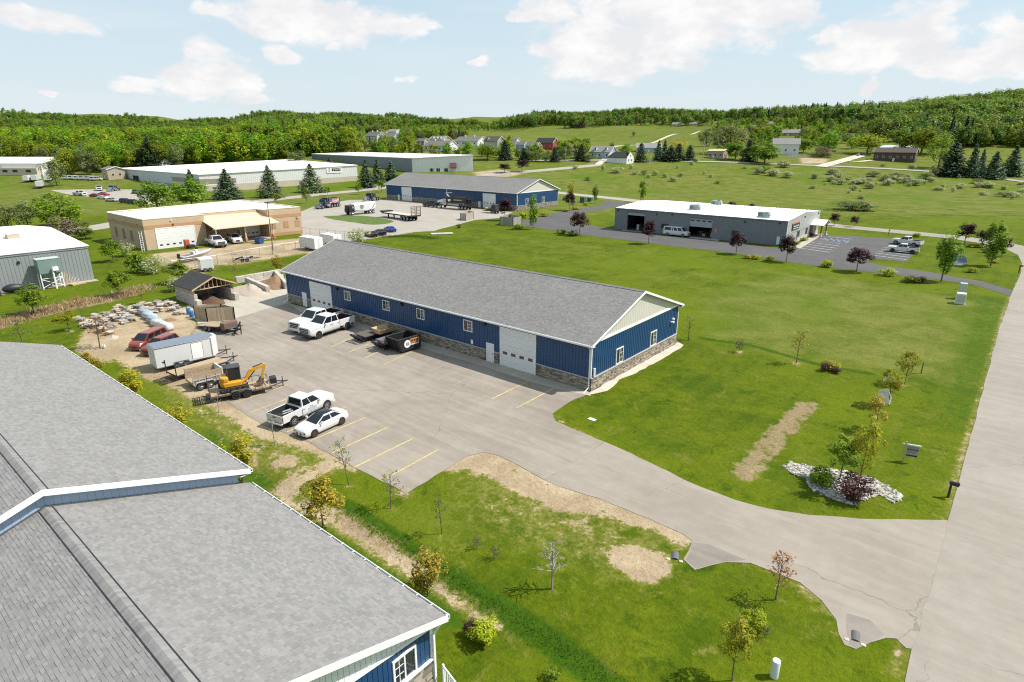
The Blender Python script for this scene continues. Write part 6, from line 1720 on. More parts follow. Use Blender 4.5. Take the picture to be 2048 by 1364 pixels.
for i, (bx, by, tp, w) in enumerate([(553, 408, 384, 17), (614, 407, 376, 15), (655, 391, 372, 14), (718, 389, 366, 15), (763, 384, 358, 16)]):
 plant('young', bx, by, tp, w, ['first slim street tree from the tan building', 'slim street tree above the dump truck', 'slim street tree behind the dump truck tail', 'slim street tree beside the black tractor truck', 'slim street tree nearest the second blue shop'][i], 'slim street trees')
GP = 'purple maples around the shops'
for (bx, by, tp, w, l) in [(1044, 344, 316, 22, 'purple maple far beyond the second blue shop'), (1009, 346, 326, 24, 'maroon tree at the bend left of the far purple maple'), (1139, 421, 382, 20, 'purple maple by the second blue shop gable'), (1010, 441, 394, 26, 'purple maple behind the grey board fence'),
       (1159, 470, 420, 30, 'purple maple at the bend of the dark asphalt drive'), (1297, 488, 438, 26, 'purple maple left of the white van'), (1472, 508, 460, 26, 'purple maple right of the white van'), (1572, 524, 468, 30, 'purple maple at the grey shop front corner'),
       (1713, 543, 491, 38, 'purple maple before the marked parking bays'), (1668, 451, 425, 18, 'purple maple left of two by the cross street'), (1708, 454, 430, 13, 'small purple maple right of two by the cross street'), (1929, 488, 444, 30, 'purple maple left of the corner pair'),
       (1964, 494, 456, 24, 'purple maple between the corner columnar trees'), (2003, 512, 470, 22, 'purple maple behind the corner columnar tree'), (1462, 424, 401, 16, 'left purple maple top behind the white ribbed roof'), (1502, 427, 406, 12, 'right purple maple top behind the white ribbed roof')]:
 plant('purple', bx, by, tp, w, l, GP)
for (bx, by, tp, w, l) in [(1066, 459, 389, 20, 'columnar green tree beside the grey board fence'), (1190, 407, 367, 11, 'thin columnar tree beside the cross street'), (1284, 404, 359, 14, 'columnar tree behind the white ribbed roof corner'), (1882, 563, 457, 38, 'tall columnar tree by the pond'), (1981, 532, 440, 38, 'tall columnar tree nearest the street corner')]:
 plant('column', bx, by, tp, w, l, 'columnar trees')
plant('limetree', 1141, 400, 362, 14, 'yellow columnar tree behind the purple maple at the gable', 'columnar trees')
for k, bx, by, w, h, l in [('green', 1124, 467, 18, 10, 'green round shrub left of the dark one at the drive bend'), ('green', 1146, 471, 20, 11, 'darker round shrub under the drive bend maple'), ('ball', 1037, 457, 17, 10, 'lime shrub before the grey board fence'), ('gold', 1088, 433, 16, 8, 'golden shrub on the strip by the drive'), ('ball', 1046, 436, 16, 12, 'lime shrub behind the grey board fence'),
       ('gold', 1151, 419, 13, 7, 'golden shrub right of the gable maple'), ('gold', 1132, 423, 12, 6, 'golden shrub below the gable maple'), ('gold', 1496, 517, 16, 9, 'left golden shrub of a touching pair'), ('gold', 1511, 518, 15, 9, 'right golden shrub of a touching pair'), ('ball', 1540, 521, 15, 10, 'lime shrub before the grey shop front corner'),
       ('ball', 1653, 534, 22, 15, 'lime shrub before the white painted bays'), ('ball', 1773, 551, 25, 17, 'lime shrub near the narrow drive to street'), ('gold', 1823, 564, 26, 14, 'golden shrub beside a dark one by the narrow drive'), ('maroon', 1841, 565, 20, 13, 'dark shrub beside a golden one by the narrow drive'),
       ('ball', 1833, 474, 14, 9, 'lime shrub behind the parked pickups'), ('gold', 1948, 494, 22, 7, 'golden shrub by the street corner maples'), ('gold', 1986, 525, 17, 9, 'golden shrub under the corner columnar tree'), ('ball', 1945, 545, 18, 12, 'lime shrub between pond and street'), ('maroon', 1970, 505, 16, 9, 'dark shrub between the corner columnar trees'),
       ('green', 1592, 489, 10, 6, 'green shrub at the grey shop sidewalk'), ('green', 1608, 481, 12, 7, 'larger green shrub in the grey shop bed'), ('maroon', 1622, 473, 12, 9, 'red shrub beside the grey shop entrance'), ('maroon', 918, 456, 11, 9, 'lone dark bush on the bank below the second blue shop'), ('gold', 1172, 411, 9, 6, 'small golden shrub by the thin columnar tree')]:
 plant(k, bx, by, by-h, w, l, 'shrubs round the grey shop')
mb_spots = [(1703, 420, 64, 20), (1733, 421, 30, 15), (1515, 349, 22, 18), (1545, 352, 34, 14), (1574, 356, 26, 14), (1175, 362, 12, 9), (1206, 342, 12, 14), (1232, 346, 26, 13), (1262, 338, 12, 10), (1270, 350, 16, 10), (1288, 350, 12, 11), (1297, 356, 11, 9), (1310, 351, 15, 12), (1330, 355, 14, 10), (1346, 363, 16, 11), (1360, 354, 10, 8), (1383, 330, 14, 8), (1392, 324, 12, 10), (1408, 348, 9, 8), (1421, 355, 11, 8), (1435, 368, 10, 7), (1490, 338, 12, 7), (1150, 338, 14, 8), (1355, 337, 8, 8)]
r_ = random.Random(12)
for i in range(62):
 t = r_.random(); px = 1640+t*420+r_.uniform(-30, 30); py = 356+t*32+r_.gauss(0, 9)
 mb_spots.append((px, py, r_.uniform(9, 28), r_.uniform(6, 14)))
for i in range(16): mb_spots.append((r_.uniform(1600, 1800), r_.uniform(350, 400), r_.uniform(7, 15), r_.uniform(4, 9)))
for i, (px, py, w, h) in enumerate(mb_spots):
 plant('pale' if i % 5 else 'olive', px, py, py-h, w, 'big pale bush clump in the meadow behind the parked pickups' if i == 0 else '%s %s wild bush %s' % ('broad' if w > 18 else 'mid sized' if w > 11 else 'small', 'pale' if i % 5 else 'olive', 'close to the country road' if py < 345 else ('in the meadow left of the gravel drive' if px < 1600 else 'in the meadow below the brown ranch house' if px < 1840 else 'in the bush thicket below the dark spruces' if px < 1960 else 'in the thicket at the right edge')), 'wild bushes in the meadow')
# ------------------------------------------------------------------ woods, hedgerows and the trees among the houses
def pin(px, py, poly):
 ins = False; n = len(poly)
 for i in range(n):
  x0, y0 = poly[i]; x1, y1 = poly[(i+1) % n]
  if (y0 > py) != (y1 > py) and px < (x1-x0)*(py-y0)/(y1-y0)+x0: ins = not ins
 return ins
GH = 'trees among the far houses'
far = [('olive', 751, 270, 246, 32, 'yellowish tree uphill of the chimney houses'), ('olive', 777, 303, 277, 50, 'wide olive tree below the chimney houses'), ('wood', 838, 304, 285, 26, 'green tree beside the small grey house'), ('wood', 975, 320, 284, 46, 'big bright tree before the brown roofed house'),
  ('pine', 1010, 320, 279, 28, 'dark pine before the slate blue house'), ('pine', 1048, 321, 295, 22, 'dark pine below the pale blue gabled house'), ('olive', 1071, 323, 300, 20, 'olive tree below the red barn house'), ('olive', 1091, 324, 302, 20, 'olive tree right of the red barn house'), ('pine', 1109, 324, 293, 20, 'dark pine right of the red barn house'),
  ('olive', 1130, 320, 293, 24, 'green tree before the dull red roof'), ('pine', 1162, 322, 289, 26, 'dark pine left of the dormered pale blue house'), ('olive', 1178, 324, 306, 18, 'small green tree at the dormered house porch'), ('wood', 1223, 300, 283, 12, 'round tree beside the farm track bend'), ('wood', 1251, 316, 284, 24, 'round green tree right of the hipped garage'),
  ('pine', 1281, 324, 285, 24, 'dark pine at left end of the pine row'), ('spruce', 1316, 322, 280, 20, 'first spire of the pine row'), ('spruce', 1328, 320, 279, 20, 'second spire of the pine row'), ('pine', 1340, 323, 290, 28, 'bushy dark pine in the middle of pine row'), ('pine', 1356, 322, 286, 28, 'dark pine below the golden tree'), ('pine', 1378, 321, 290, 26, 'dark pine at right end of the pine row'),
  ('yellowtree', 1357, 300, 280, 34, 'golden flowering tree above the pine row'), ('olive', 1412, 293, 256, 30, 'green tree uphill of the tan shed'), ('olive', 1458, 308, 243, 60, 'tall wide olive tree behind the tan shed'), ('bright', 1470, 320, 278, 40, 'bright green tree beside the tan shed'), ('pine', 1496, 323, 277, 26, 'dark pine right of the bright tree'), ('wood', 1514, 324, 284, 30, 'green tree by the road right of the dark pine'),
  ('bright', 1529, 327, 279, 50, 'big light green tree by the country road'), ('wood', 1530, 276, 246, 28, 'dark round tree left of the uphill pale roof'), ('spruce', 1587, 306, 272, 14, 'narrow spruce in front of the tall white house'), ('bright', 1606, 306, 274, 28, 'light tree behind the board fence'), ('wood', 1654, 310, 258, 42, 'green tree behind the crab tree'), ('brown', 1646, 315, 287, 36, 'dark spreading crab tree on bare soil'),
  ('wood', 1733, 308, 264, 60, 'round tree left behind the brown ranch house'), ('wood', 1800, 306, 252, 56, 'big tree behind the brown ranch house'), ('wood', 1842, 308, 250, 60, 'biggest tree right behind the brown ranch house'), ('wood', 1876, 336, 264, 42, 'tall tree at right end of the brown ranch house'), ('bright', 1935, 291, 256, 48, 'bright round tree at the foot of wooded hill'),
  ('pine', 1901, 352, 284, 56, 'broad dark pine beside the leaning pole'), ('spruce', 1940, 355, 286, 28, 'dark spruce right of the broad pine'), ('spruce', 1959, 348, 297, 20, 'dark spruce third from the leaning pole'), ('spruce', 1983, 358, 302, 36, 'dark spruce nearest the road at right'), ('spruce', 2021, 352, 290, 38, 'dark spruce at the far right edge'),
  ('pale', 1568, 335, 320, 30, 'pale bush by the country road'), ('brown', 1766, 334, 327, 9, 'small dark bush before the ranch house'), ('pale', 1823, 339, 328, 20, 'pale bush below the ranch house lawn'), ('wood', 1527, 345, 327, 24, 'dark bush at the meadow edge by the road'), ('olive', 1268, 272, 262, 8, 'lone bush on the upper meadow')]
LM['gold'] = leafmat('golden_blossom', (.45, .34, .02), (.60, .48, .04), .4, .3, .1)
for i in range(2): PROTO['hill%d' % i] = make_tree('broadleaf_tree', 'tree', '', LM['hill'], 18, 6.4, 2.0, 36, 2300, .78, 150+i, 'egg', cl=.30, tr=.3, nl=6)
PROTO['yellowtree0'] = make_tree('golden_tree', 'tree', '', LM['gold'], 6, 5.0, .4, 26, 1200, .5, 130, 'round', cl=.3, tr=.1, nl=5)
for k, bx, by, tp, w, l in far: plant(k, bx, by, tp, w, l, GH)
belt = [[(690, 258), (1000, 255), (1020, 296), (1000, 316), (880, 318), (760, 312), (690, 308)], [(1000, 300), (1180, 300), (1260, 305), (1260, 318), (1060, 322), (1000, 318)], [(1420, 240), (1740, 250), (1735, 300), (1640, 300), (1500, 312), (1430, 290)]]
FPS = [[(q[0]+o_.location[0], q[1]+o_.location[1]) for q in f_] for o_, f_ in ((yw, fpw), (bg_, fpb), (fl, fpf))]
wood_a = [(-140, 350), (92, 350), (175, 350), (240, 340), (330, 336), (420, 330), (560, 322), (640, 312), (700, 302), (700, 282), (600, 276), (-140, 272)]
wood_f = [(1845, 298), (1960, 294), (2200, 300), (2200, 212), (1880, 236), (1800, 250)]
meadow = [[(905, 266), (1050, 256), (1160, 257), (1230, 252), (1420, 250), (1440, 262), (1400, 285), (1330, 300), (1240, 305), (1150, 300), (1000, 297)], [(880, 242), (925, 234), (1000, 242), (1010, 252), (900, 254)], [(1880, 300), (2100, 292), (2100, 345), (1900, 340)], [(1600, 296), (1740, 300), (1860, 296), (1860, 345), (1600, 345)], [(700, 272), (720, 271), (722, 280), (700, 282)]]
houses_px = [(725, 270, 765, 284), (760, 262, 800, 283), (828, 278, 960, 304), (962, 276, 1002, 300), (1020, 280, 1110, 308), (1175, 296, 1260, 328), (1404, 300, 1456, 318), (1550, 280, 1590, 312), (1562, 260, 1600, 273)]
cand = []
r_ = random.Random(44)
def base_px(g):
 d = NA([g[0], g[1], g[2]])-CAM; z = d@_F
 return 1024+FPX*(d@_R)/z, 682-FPX*(d@_U)/z
def ws(w, s):
 x, y = sx*w+cx*s, cx*w-sx*s
 return NA([x, y, float(terrain(x, y))])
A, Bl, Fh, Rest = [], [], [], []
w = 345.0
while w < 2300:
 st = 9.4 if w < 560 else 8.4 if w < 800 else 8.5+(w-800)*.011
 half = w*.95+40
 s = -half
 while s < half:
  g = ws(w+r_.uniform(-.42, .42)*st, s+r_.uniform(-.42, .42)*st)
  px, py = base_px(g)
  G1 = NA([[g[0], g[1]]])
  if -140 < px < 2200 and not (w < 560 and any(in_poly(G1, f_)[0] or near_line(G1, [NA(q) for q in f_+[f_[0]]], 5)[0] < 5 for f_ in FPS)):
   kind = None
   if any(pin(px, py, q) for q in meadow): kind = None
   elif pin(px, py, wood_a): kind = A
   elif pin(px, py, wood_f): kind = Fh
   elif any(pin(px, py, q) for q in belt):
    if r_.random() < (.8 if px < 1260 else .34) and not any(h[0]-1 < px < h[2]+1 and h[1]+2 < py < h[3]+9 for h in houses_px): kind = Bl
   elif (py < 263 or (py < 290 and px < 690)) and SIN(g[0]*.019+SIN(g[1]*.011)*2)+SIN(g[1]*.023+1) < 1.45 and r_.random() < .93: kind = Rest
   elif py < 285 and px > 1400 and r_.random() < .25: kind = Rest
   if kind is not None: kind.append((w, px, py, g))
  s += st
 w += st*.93
A.sort(key=lambda q: q[0]); Fh.sort(key=lambda q: q[0])
r_ = random.Random(9)
def where(px, py):
 up = 'uphill of' if py < 276 else 'around' if py < 296 else 'below'
 return up+' the '+('chimney houses' if px < 812 else 'long white gabled house' if px < 905 else 'brown roofed house' if px < 1015 else 'red barn house' if px < 1160 else 'hipped garage' if px < 1300 else 'tan shed' if px < 1480 else 'tall white house' if px < 1640 else 'brown ranch house')
r_.shuffle(Bl)
for q in Bl[:280]:
 k = r_.choice(['wood', 'wood', 'olive', 'olive', 'bright', 'pine', 'spruce', 'brown']); h = r_.uniform(5.5, 10.5) if q[0] < 600 else r_.uniform(8, 14)
 plant(k, 0, 0, 0, h*r_.uniform(.6, .85) if k not in ('spruce', 'pine') else h*.5, '%s %s %s' % ('tall' if h > 10.5 else 'mid height' if h > 8 else 'low', {'wood': 'green broadleaf tree', 'olive': 'olive green tree', 'bright': 'light green tree', 'pine': 'dark pine', 'spruce': 'dark spruce', 'brown': 'brownish tree'}[k], where(q[1], q[2])), GH, at=q[3], H=h)
nA, nF = 70, 26
for q in A[:nA]:
 k = r_.choice(['wood']*8+['olive']*2+['bright']); h = r_.uniform(13, 20)
 plant(k, 0, 0, 0, h*r_.uniform(.72, .98), '%s %s tree at the wood edge behind the %s' % ('tall' if h > 17.5 else 'mid height' if h > 15 else 'lower', {'wood': 'broadleaf', 'olive': 'olive green', 'bright': 'light green'}[k], 'white hall' if q[1] < 110 else 'small grey shed' if q[1] < 250 else 'dark pine' if q[1] < 340 else 'white warehouse roof' if q[1] < 570 else 'slate warehouse'), 'trees of the wood behind the warehouses', at=q[3], H=h)
for q in Fh[:nF]:
 h = r_.uniform(14, 20)
 plant('hill', 0, 0, 0, h*r_.uniform(.72, .95), '%s broadleaf tree at the foot of the wooded hill %s' % ('tall' if h > 17.5 else 'mid height' if h > 15.5 else 'lower', 'near the bright round tree' if q[1] < 1935 else 'behind the dark spruces' if q[1] < 2000 else 'at the right edge'), 'trees of the wooded hill', at=q[3], H=h)
def far_tree(pc, name, mat, H, R, zb, K, n, leaf, seed, shape, cone=False):
 rg = np.random.default_rng(seed)
 if cone:
  t = rg.uniform(0, 1, n)**1.3; a = rg.uniform(0, 6.283, n); rad = R*(1-t)*np.sqrt(rg.uniform(.35, 1, n))
  pos = np.stack([np.cos(a)*rad, np.sin(a)*rad, zb+(H-zb)*t-.15*rad], 1); nr = np.stack([np.cos(a)*.6, np.sin(a)*.6, np.full(n, .8)], 1)+rg.normal(size=(n, 3))*.3
 else: pos, nr = crown_pts(rg, H, zb, R, K, n, shape, cl=.31)
 pc.objects.link(bpy.data.objects.new(name, card_mesh(name, cards(pos, nr, leaf, rg), mat)))
PCS = []
for nm_ in ('wood', 'hill'):
 c_ = bpy.data.collections.new('%s_tree_kinds' % nm_); PCS.append(c_)
 for i in range(5): far_tree(c_, '%s_kind_%d' % (nm_, i), LM[nm_], 17, 7.4, .5, 30, 900, 1.45, 200+i, ['round', 'egg', 'vase', 'round', 'egg'][i])
 far_tree(c_, nm_+'_kind_5', LM['olive'], 15, 6.4, .5, 28, 800, 1.4, 210, 'round'); far_tree(c_, nm_+'_kind_6', LM['pine'], 17, 4.0, .5, 0, 520, 1.35, 211, '', True); far_tree(c_, nm_+'_kind_7', LM['spruce'], 16, 3.6, .5, 0, 480, 1.3, 212, '', True)
def forest(name, label, pts, rnd, k_=1.0, pc=None):
 n = len(pts); me = bpy.data.meshes.new(name)
 me.vertices.add(n); me.vertices.foreach_set('co', NA([p[3] for p in pts], np.float32).ravel())
 rg = np.random.default_rng(rnd)
 P3 = NA([p[3] for p in pts]); f = np.sin(P3[:, 0]*.011+rnd)+np.sin(P3[:, 1]*.013+rnd*2)+rg.normal(size=n)*.75
 kd = np.where(f > 1.45, rg.integers(5, 8, n), rg.integers(0, 5, n)).astype(np.int32)
 a = me.attributes.new('kind_index', 'INT', 'POINT'); a.data.foreach_set('value', kd)
 a = me.attributes.new('tall', 'FLOAT', 'POINT'); a.data.foreach_set('value', k_*rg.uniform(.70, 1.30, n).astype(np.float32))
 a = me.attributes.new('turn', 'FLOAT', 'POINT'); a.data.foreach_set('value', rg.uniform(0, 6.28, n).astype(np.float32))
 me.update()
 o = bpy.data.objects.new(name, me); COL.objects.link(o); o['kind'] = 'stuff'; o['label'] = label
 ng = bpy.data.node_groups.new(name, 'GeometryNodeTree')
 ng.interface.new_socket('Geometry', in_out='INPUT', socket_type='NodeSocketGeometry'); ng.interface.new_socket('Geometry', in_out='OUTPUT', socket_type='NodeSocketGeometry')
 N = ng.nodes; L = ng.links
 gi = N.new('NodeGroupInput'); go = N.new('NodeGroupOutput'); ip = N.new('GeometryNodeInstanceOnPoints'); ci = N.new('GeometryNodeCollectionInfo')
 ci.inputs['Collection'].default_value = pc or PCS[0]; ci.inputs['Separate Children'].default_value = True; ci.inputs['Reset Children'].default_value = True
 def attr(nm, ty):
  q = N.new('GeometryNodeInputNamedAttribute'); q.data_type = ty; q.inputs['Name'].default_value = nm; return q.outputs['Attribute']
 L.new(gi.outputs[0], ip.inputs['Points']); L.new(ci.outputs[0], ip.inputs['Instance']); ip.inputs['Pick Instance'].default_value = True
 L.new(attr('kind_index', 'INT'), ip.inputs['Instance Index']); L.new(attr('tall', 'FLOAT'), ip.inputs['Scale'])
 cb = N.new('ShaderNodeCombineXYZ'); L.new(attr('turn', 'FLOAT'), cb.inputs[2]); L.new(cb.outputs[0], ip.inputs['Rotation'])
 L.new(ip.outputs[0], go.inputs[0])
 m = o.modifiers.new('forest', 'NODES'); m.node_group = ng
 return o
forest('wood', 'dense broadleaf wood rolling back behind the warehouses', A[nA:], 1)
forest('house_belt_wood', 'lower trees and brush filling in between the far houses', Bl[280:], 2, .58)
forest('hill_wood', 'dense wood covering the hill on the right', Fh[nF:], 3, 1.0, PCS[1])
forest('far_wood', 'mixed woods on the far hills up to the skyline', Rest, 5, 1.0, PCS[1])
for k, pr in PROTO.items():
 if k not in USED:
  for c in KID.get(pr.name, []): bpy.data.objects.remove(c)
  bpy.data.objects.remove(pr)
# ------------------------------------------------------------------ vehicles
def paint(name, col, metal=0.0, rough=.28):
 return M(name, col, rough, .03, .6, metal=metal, spec=.5, coat=.6)
P_white = paint('white_car_paint', (.62, .62, .615)); P_red = paint('dark_red_car_paint', (.16, .018, .012)); P_orange = paint('copper_red_car_paint', (.26, .038, .014), .2); P_black = paint('black_car_paint', (.010, .010, .013)); P_blue = paint('blue_car_paint', (.012, .035, .20))
P_silver = paint('silver_car_paint', (.42, .43, .44), .4); P_navy = paint('navy_truck_paint', (.022, .035, .06)); P_brightred = paint('bright_red_car_paint', (.42, .02, .02)); P_steelblue = paint('steel_blue_truck_paint', (.10, .17, .24))
tyre_m = M('tyre_rubber', (.016, .016, .017), .85, .15, 6); rim_m = M('alloy_rim', (.42, .42, .43), .35, .1, 4, metal=.7); rim_d = M('dark_alloy_rim', (.05, .05, .052), .4, .1, 4, metal=.4); rim_b = M('bronze_alloy_rim', (.17, .11, .07), .35, .1, 4, metal=.6)
chrome = M('chrome_trim', (.62, .62, .63), .2, .05, 3, metal=.9); plastic = M('black_plastic_trim', (.022, .022, .023), .65, .1, 4); lamp_m = M('headlight_glass', (.55, .57, .58), .12, .1, 4, spec=.8); red_l = M('red_tail_light', (.35, .008, .010), .2, .1, 4); cglass = M('car_glass', (.010, .013, .018), .06, .1, 1, spec=.45)
woodm = M('deck_planks', (.40, .30, .19), .85, .22, 2.5, .2, stretch=(.3, 3, 1), col2=(.30, .22, .14)); trailer_grey = M('trailer_grey_paint', (.38, .39, .40), .5, .12, 2); cat_y = M('machine_yellow_paint', (.62, .30, .018), .45, .12, 2)
def wheel(root, x, y, r, w, rim=None, spokes=5, first=None):
 s = 1 if y > 0 else -1
 if first is not None:
  o = share(first[0], 'wheel', root, (x, y, r), (0, 0, 0 if s == first[2] else PI)); share(first[1], 'rim', o); return o
 mb = MB().lathe([(r*.60, -w*.28), (r*.64, -w*.5), (r*.93, -w*.5), (r, -w*.32), (r, w*.32), (r*.93, w*.5), (r*.64, w*.5), (r*.60, w*.28)], axis='y', n=22)
 o = mb.bd('wheel', tyre_m, root, smooth=True, loc=(x, y, r))
 mb = MB(); d = s*w
 mb.lathe([(r*.61, d*.30), (r*.61, d*.46), (r*.54, d*.46), (r*.52, d*.30)] if s > 0 else [(r*.52, d*.30), (r*.54, d*.46), (r*.61, d*.46), (r*.61, d*.30)], axis='y', n=20)
 mb.lathe([(.001, d*.40), (r*.15, d*.42), (r*.17, d*.28)] if s < 0 else [(r*.17, d*.28), (r*.15, d*.42), (.001, d*.40)], axis='y', n=10)
 for k in range(spokes):
  a = 2*PI*k/spokes; c, q = COS(a), SIN(a)
  mb.tube((c*r*.1, d*.36, q*r*.1), (c*r*.56, d*.42, q*r*.56), r*.085, r*.06, 5)
 rm = mb.bd('rim', rim or rim_m, o)
 return (o, rm, s)
def section(x, hw, zb, zt, crown=.02, tuck=.08, sh=.10):
 zm = zb+(zt-zb)*.45
 return [(x, -hw+tuck, zb), (x, -hw, zb+.10), (x, -hw-.005, zm), (x, -hw+.015, zt-sh), (x, -hw+.11, zt), (x, -hw*.5, zt+crown), (x, hw*.5, zt+crown), (x, hw-.11, zt), (x, hw-.015, zt-sh), (x, hw+.005, zm), (x, hw, zb+.10), (x, hw-.08, zb)]
def GRH(root, paintm, base, roof, zb, zr, hb, hr, pillars=(), roofm=None, rear_glass=True, blank_rear=False):
 b0, b1 = base; r0, r1 = roof; cr = .035
 mb = MB()
 ring0 = [(b0, -hb, zb), (b0, hb, zb), (b1, hb, zb), (b1, -hb, zb)]
 ring1 = [(r0, -hr, zr-.05), (r0, hr, zr-.05), (r1, hr, zr-.05), (r1, -hr, zr-.05)]
 ring2 = [(r0-.10, -hr+.09, zr), (r0-.10, hr-.09, zr), (r1+.10, hr-.09, zr), (r1+.10, -hr+.09, zr)]
 for a, b in ((ring0, ring1), (ring1, ring2)):
  mb.add(a+b, [(i, (i+1) % 4, 4+(i+1) % 4, 4+i) for i in range(4)])
 mb.add(ring2, [(0, 1, 2, 3)]); mb.add([((r0+r1)/2+.0, 0, zr+cr)]+ring2, [(0, 1, 2), (0, 2, 3), (0, 3, 4), (0, 4, 1)])
 cabin = mb.bd('cabin', [paintm], root, smooth=FX)
 if roofm is not None:
  mb = MB(); z = zr+.014; mb.add([(r0-.08, -hr+.08, z), (r0-.08, hr-.08, z), (r1+.08, hr-.08, z), (r1+.08, -hr+.08, z), ((r0+r1)/2, 0, zr+cr+.016), (r0+.02, -hr+.03, zr-.03), (r0+.02, hr-.03, zr-.03), (r1-.02, hr-.03, zr-.03), (r1-.02, -hr+.03, zr-.03)], [(0, 1, 4), (1, 2, 4), (2, 3, 4), (3, 0, 4), (0, 5, 6, 1), (2, 7, 8, 3)]); mb.bd('roof_glass', roofm, root)
 def quad(p00, p10, p11, p01, i0, i1, j0, j1, off, name, n_out):
  p00, p10, p11, p01 = [NA(p, float) for p in (p00, p10, p11, p01)]
  def bl(u, v): return p00*(1-u)*(1-v)+p10*u*(1-v)+p11*u*v+p01*(1-u)*v
  q = [bl(i0, j0), bl(i1, j0), bl(i1, j1), bl(i0, j1)]
  nrm = np.cross(q[1]-q[0], q[3]-q[0]); nrm /= np.linalg.norm(nrm); nrm *= 1 if nrm@NA(n_out, float) > 0 else -1
  m = MB(); m.add([p+nrm*off for p in q]+[p-nrm*.01 for p in q], [(0, 1, 2, 3), (4, 7, 6, 5), (0, 4, 5, 1), (1, 5, 6, 2), (2, 6, 7, 3), (3, 7, 4, 0)]); m.bd(name, cglass, root, smooth=FX)
 quad(ring0[0], ring0[1], ring1[1], ring1[0], .05, .95, .06, .97, .012, 'windshield', (1, 0, .5))
 if not blank_rear: quad(ring0[3], ring0[2], ring1[2], ring1[3], .08, .92, .10, .92, .012, 'rear_window', (-1, 0, .3))
 cuts = [0.04]+list(pillars)+[.96]
 for s in PM:
  a, b, c, d = (ring0[0], ring0[3], ring1[3], ring1[0]) if s < 0 else (ring0[1], ring0[2], ring1[2], ring1[1])
  for i in range(len(cuts)-1):
   quad(a, b, c, d, cuts[i]+(.025 if i else 0), cuts[i+1]-.015, .08, .90, .012, 'side_window', (0, s, .2))
 return cabin
def arch(root, x, hw, r, m=None):
 for s in PM:
  mb = MB(); n = 12; pr = []
  for i in range(n+1):
   t = PI*(i/n)*1.06-PI*.03; pr.append((COS(t), SIN(t)))
  y0, y1 = s*(hw-.20), s*(hw+.022)
  vs = [(x+c*r*1.19, y, r+q*r*1.19) for y in (y0, y1) for c, q in pr]+[(x+c*r*1.0, y, r+q*r*1.0) for y in (y0, y1) for c, q in pr]
  N = n+1
  for i in range(n):
   mb.f.append((i, i+1, N+i+1, N+i)); mb.f.append((2*N+i, 3*N+i, 3*N+i+1, 2*N+i+1)); mb.f.append((N+i, N+i+1, 3*N+i+1, 3*N+i))
  mb.v = vs; mb.mi = [0]*len(mb.f)
  mb.bd('wheel_arch', m or plastic, root, smooth=FX)
def wells(root, xs_, hw, r):
 mb = MB()
 for x in xs_:
  for s in PM:
   mb.lathe([(.001, s*(hw-.16)), (r*1.10, s*(hw-.16)), (r*1.10, s*(hw+.012)), (.001, s*(hw+.012))], (x, 0, r), 'y', 18)
 mb.bd('wheel_well', plastic, root, smooth=FX)
def lampset(root, front, rear, hw, zf, zr_, fw=.32, fh=.14, rw=.12, rh=.34):
 for s in PM:
  mb = MB(); y0, y1 = sorted((s*(hw-.02), s*(hw-fw))); mb.bx(front-.22, front+.012, y0, y1, zf, zf+fh); mb.bd('headlight', lamp_m, root, bevel=.03)
  mb = MB(); y0, y1 = sorted((s*(hw+.012), s*(hw-rw))); mb.bx(rear-.012, rear+.16, y0, y1, zr_, zr_+rh); mb.bd('tail_light', red_l, root, bevel=.02)
def mirrors(root, x, hw, z, m):
 for s in PM:
  mb = MB(); y0, y1 = sorted((s*(hw+.02), s*(hw+.22))); mb.bx(x-.06, x+.09, y0, y1, z, z+.2); mb.bd('mirror', m, root, bevel=.03)
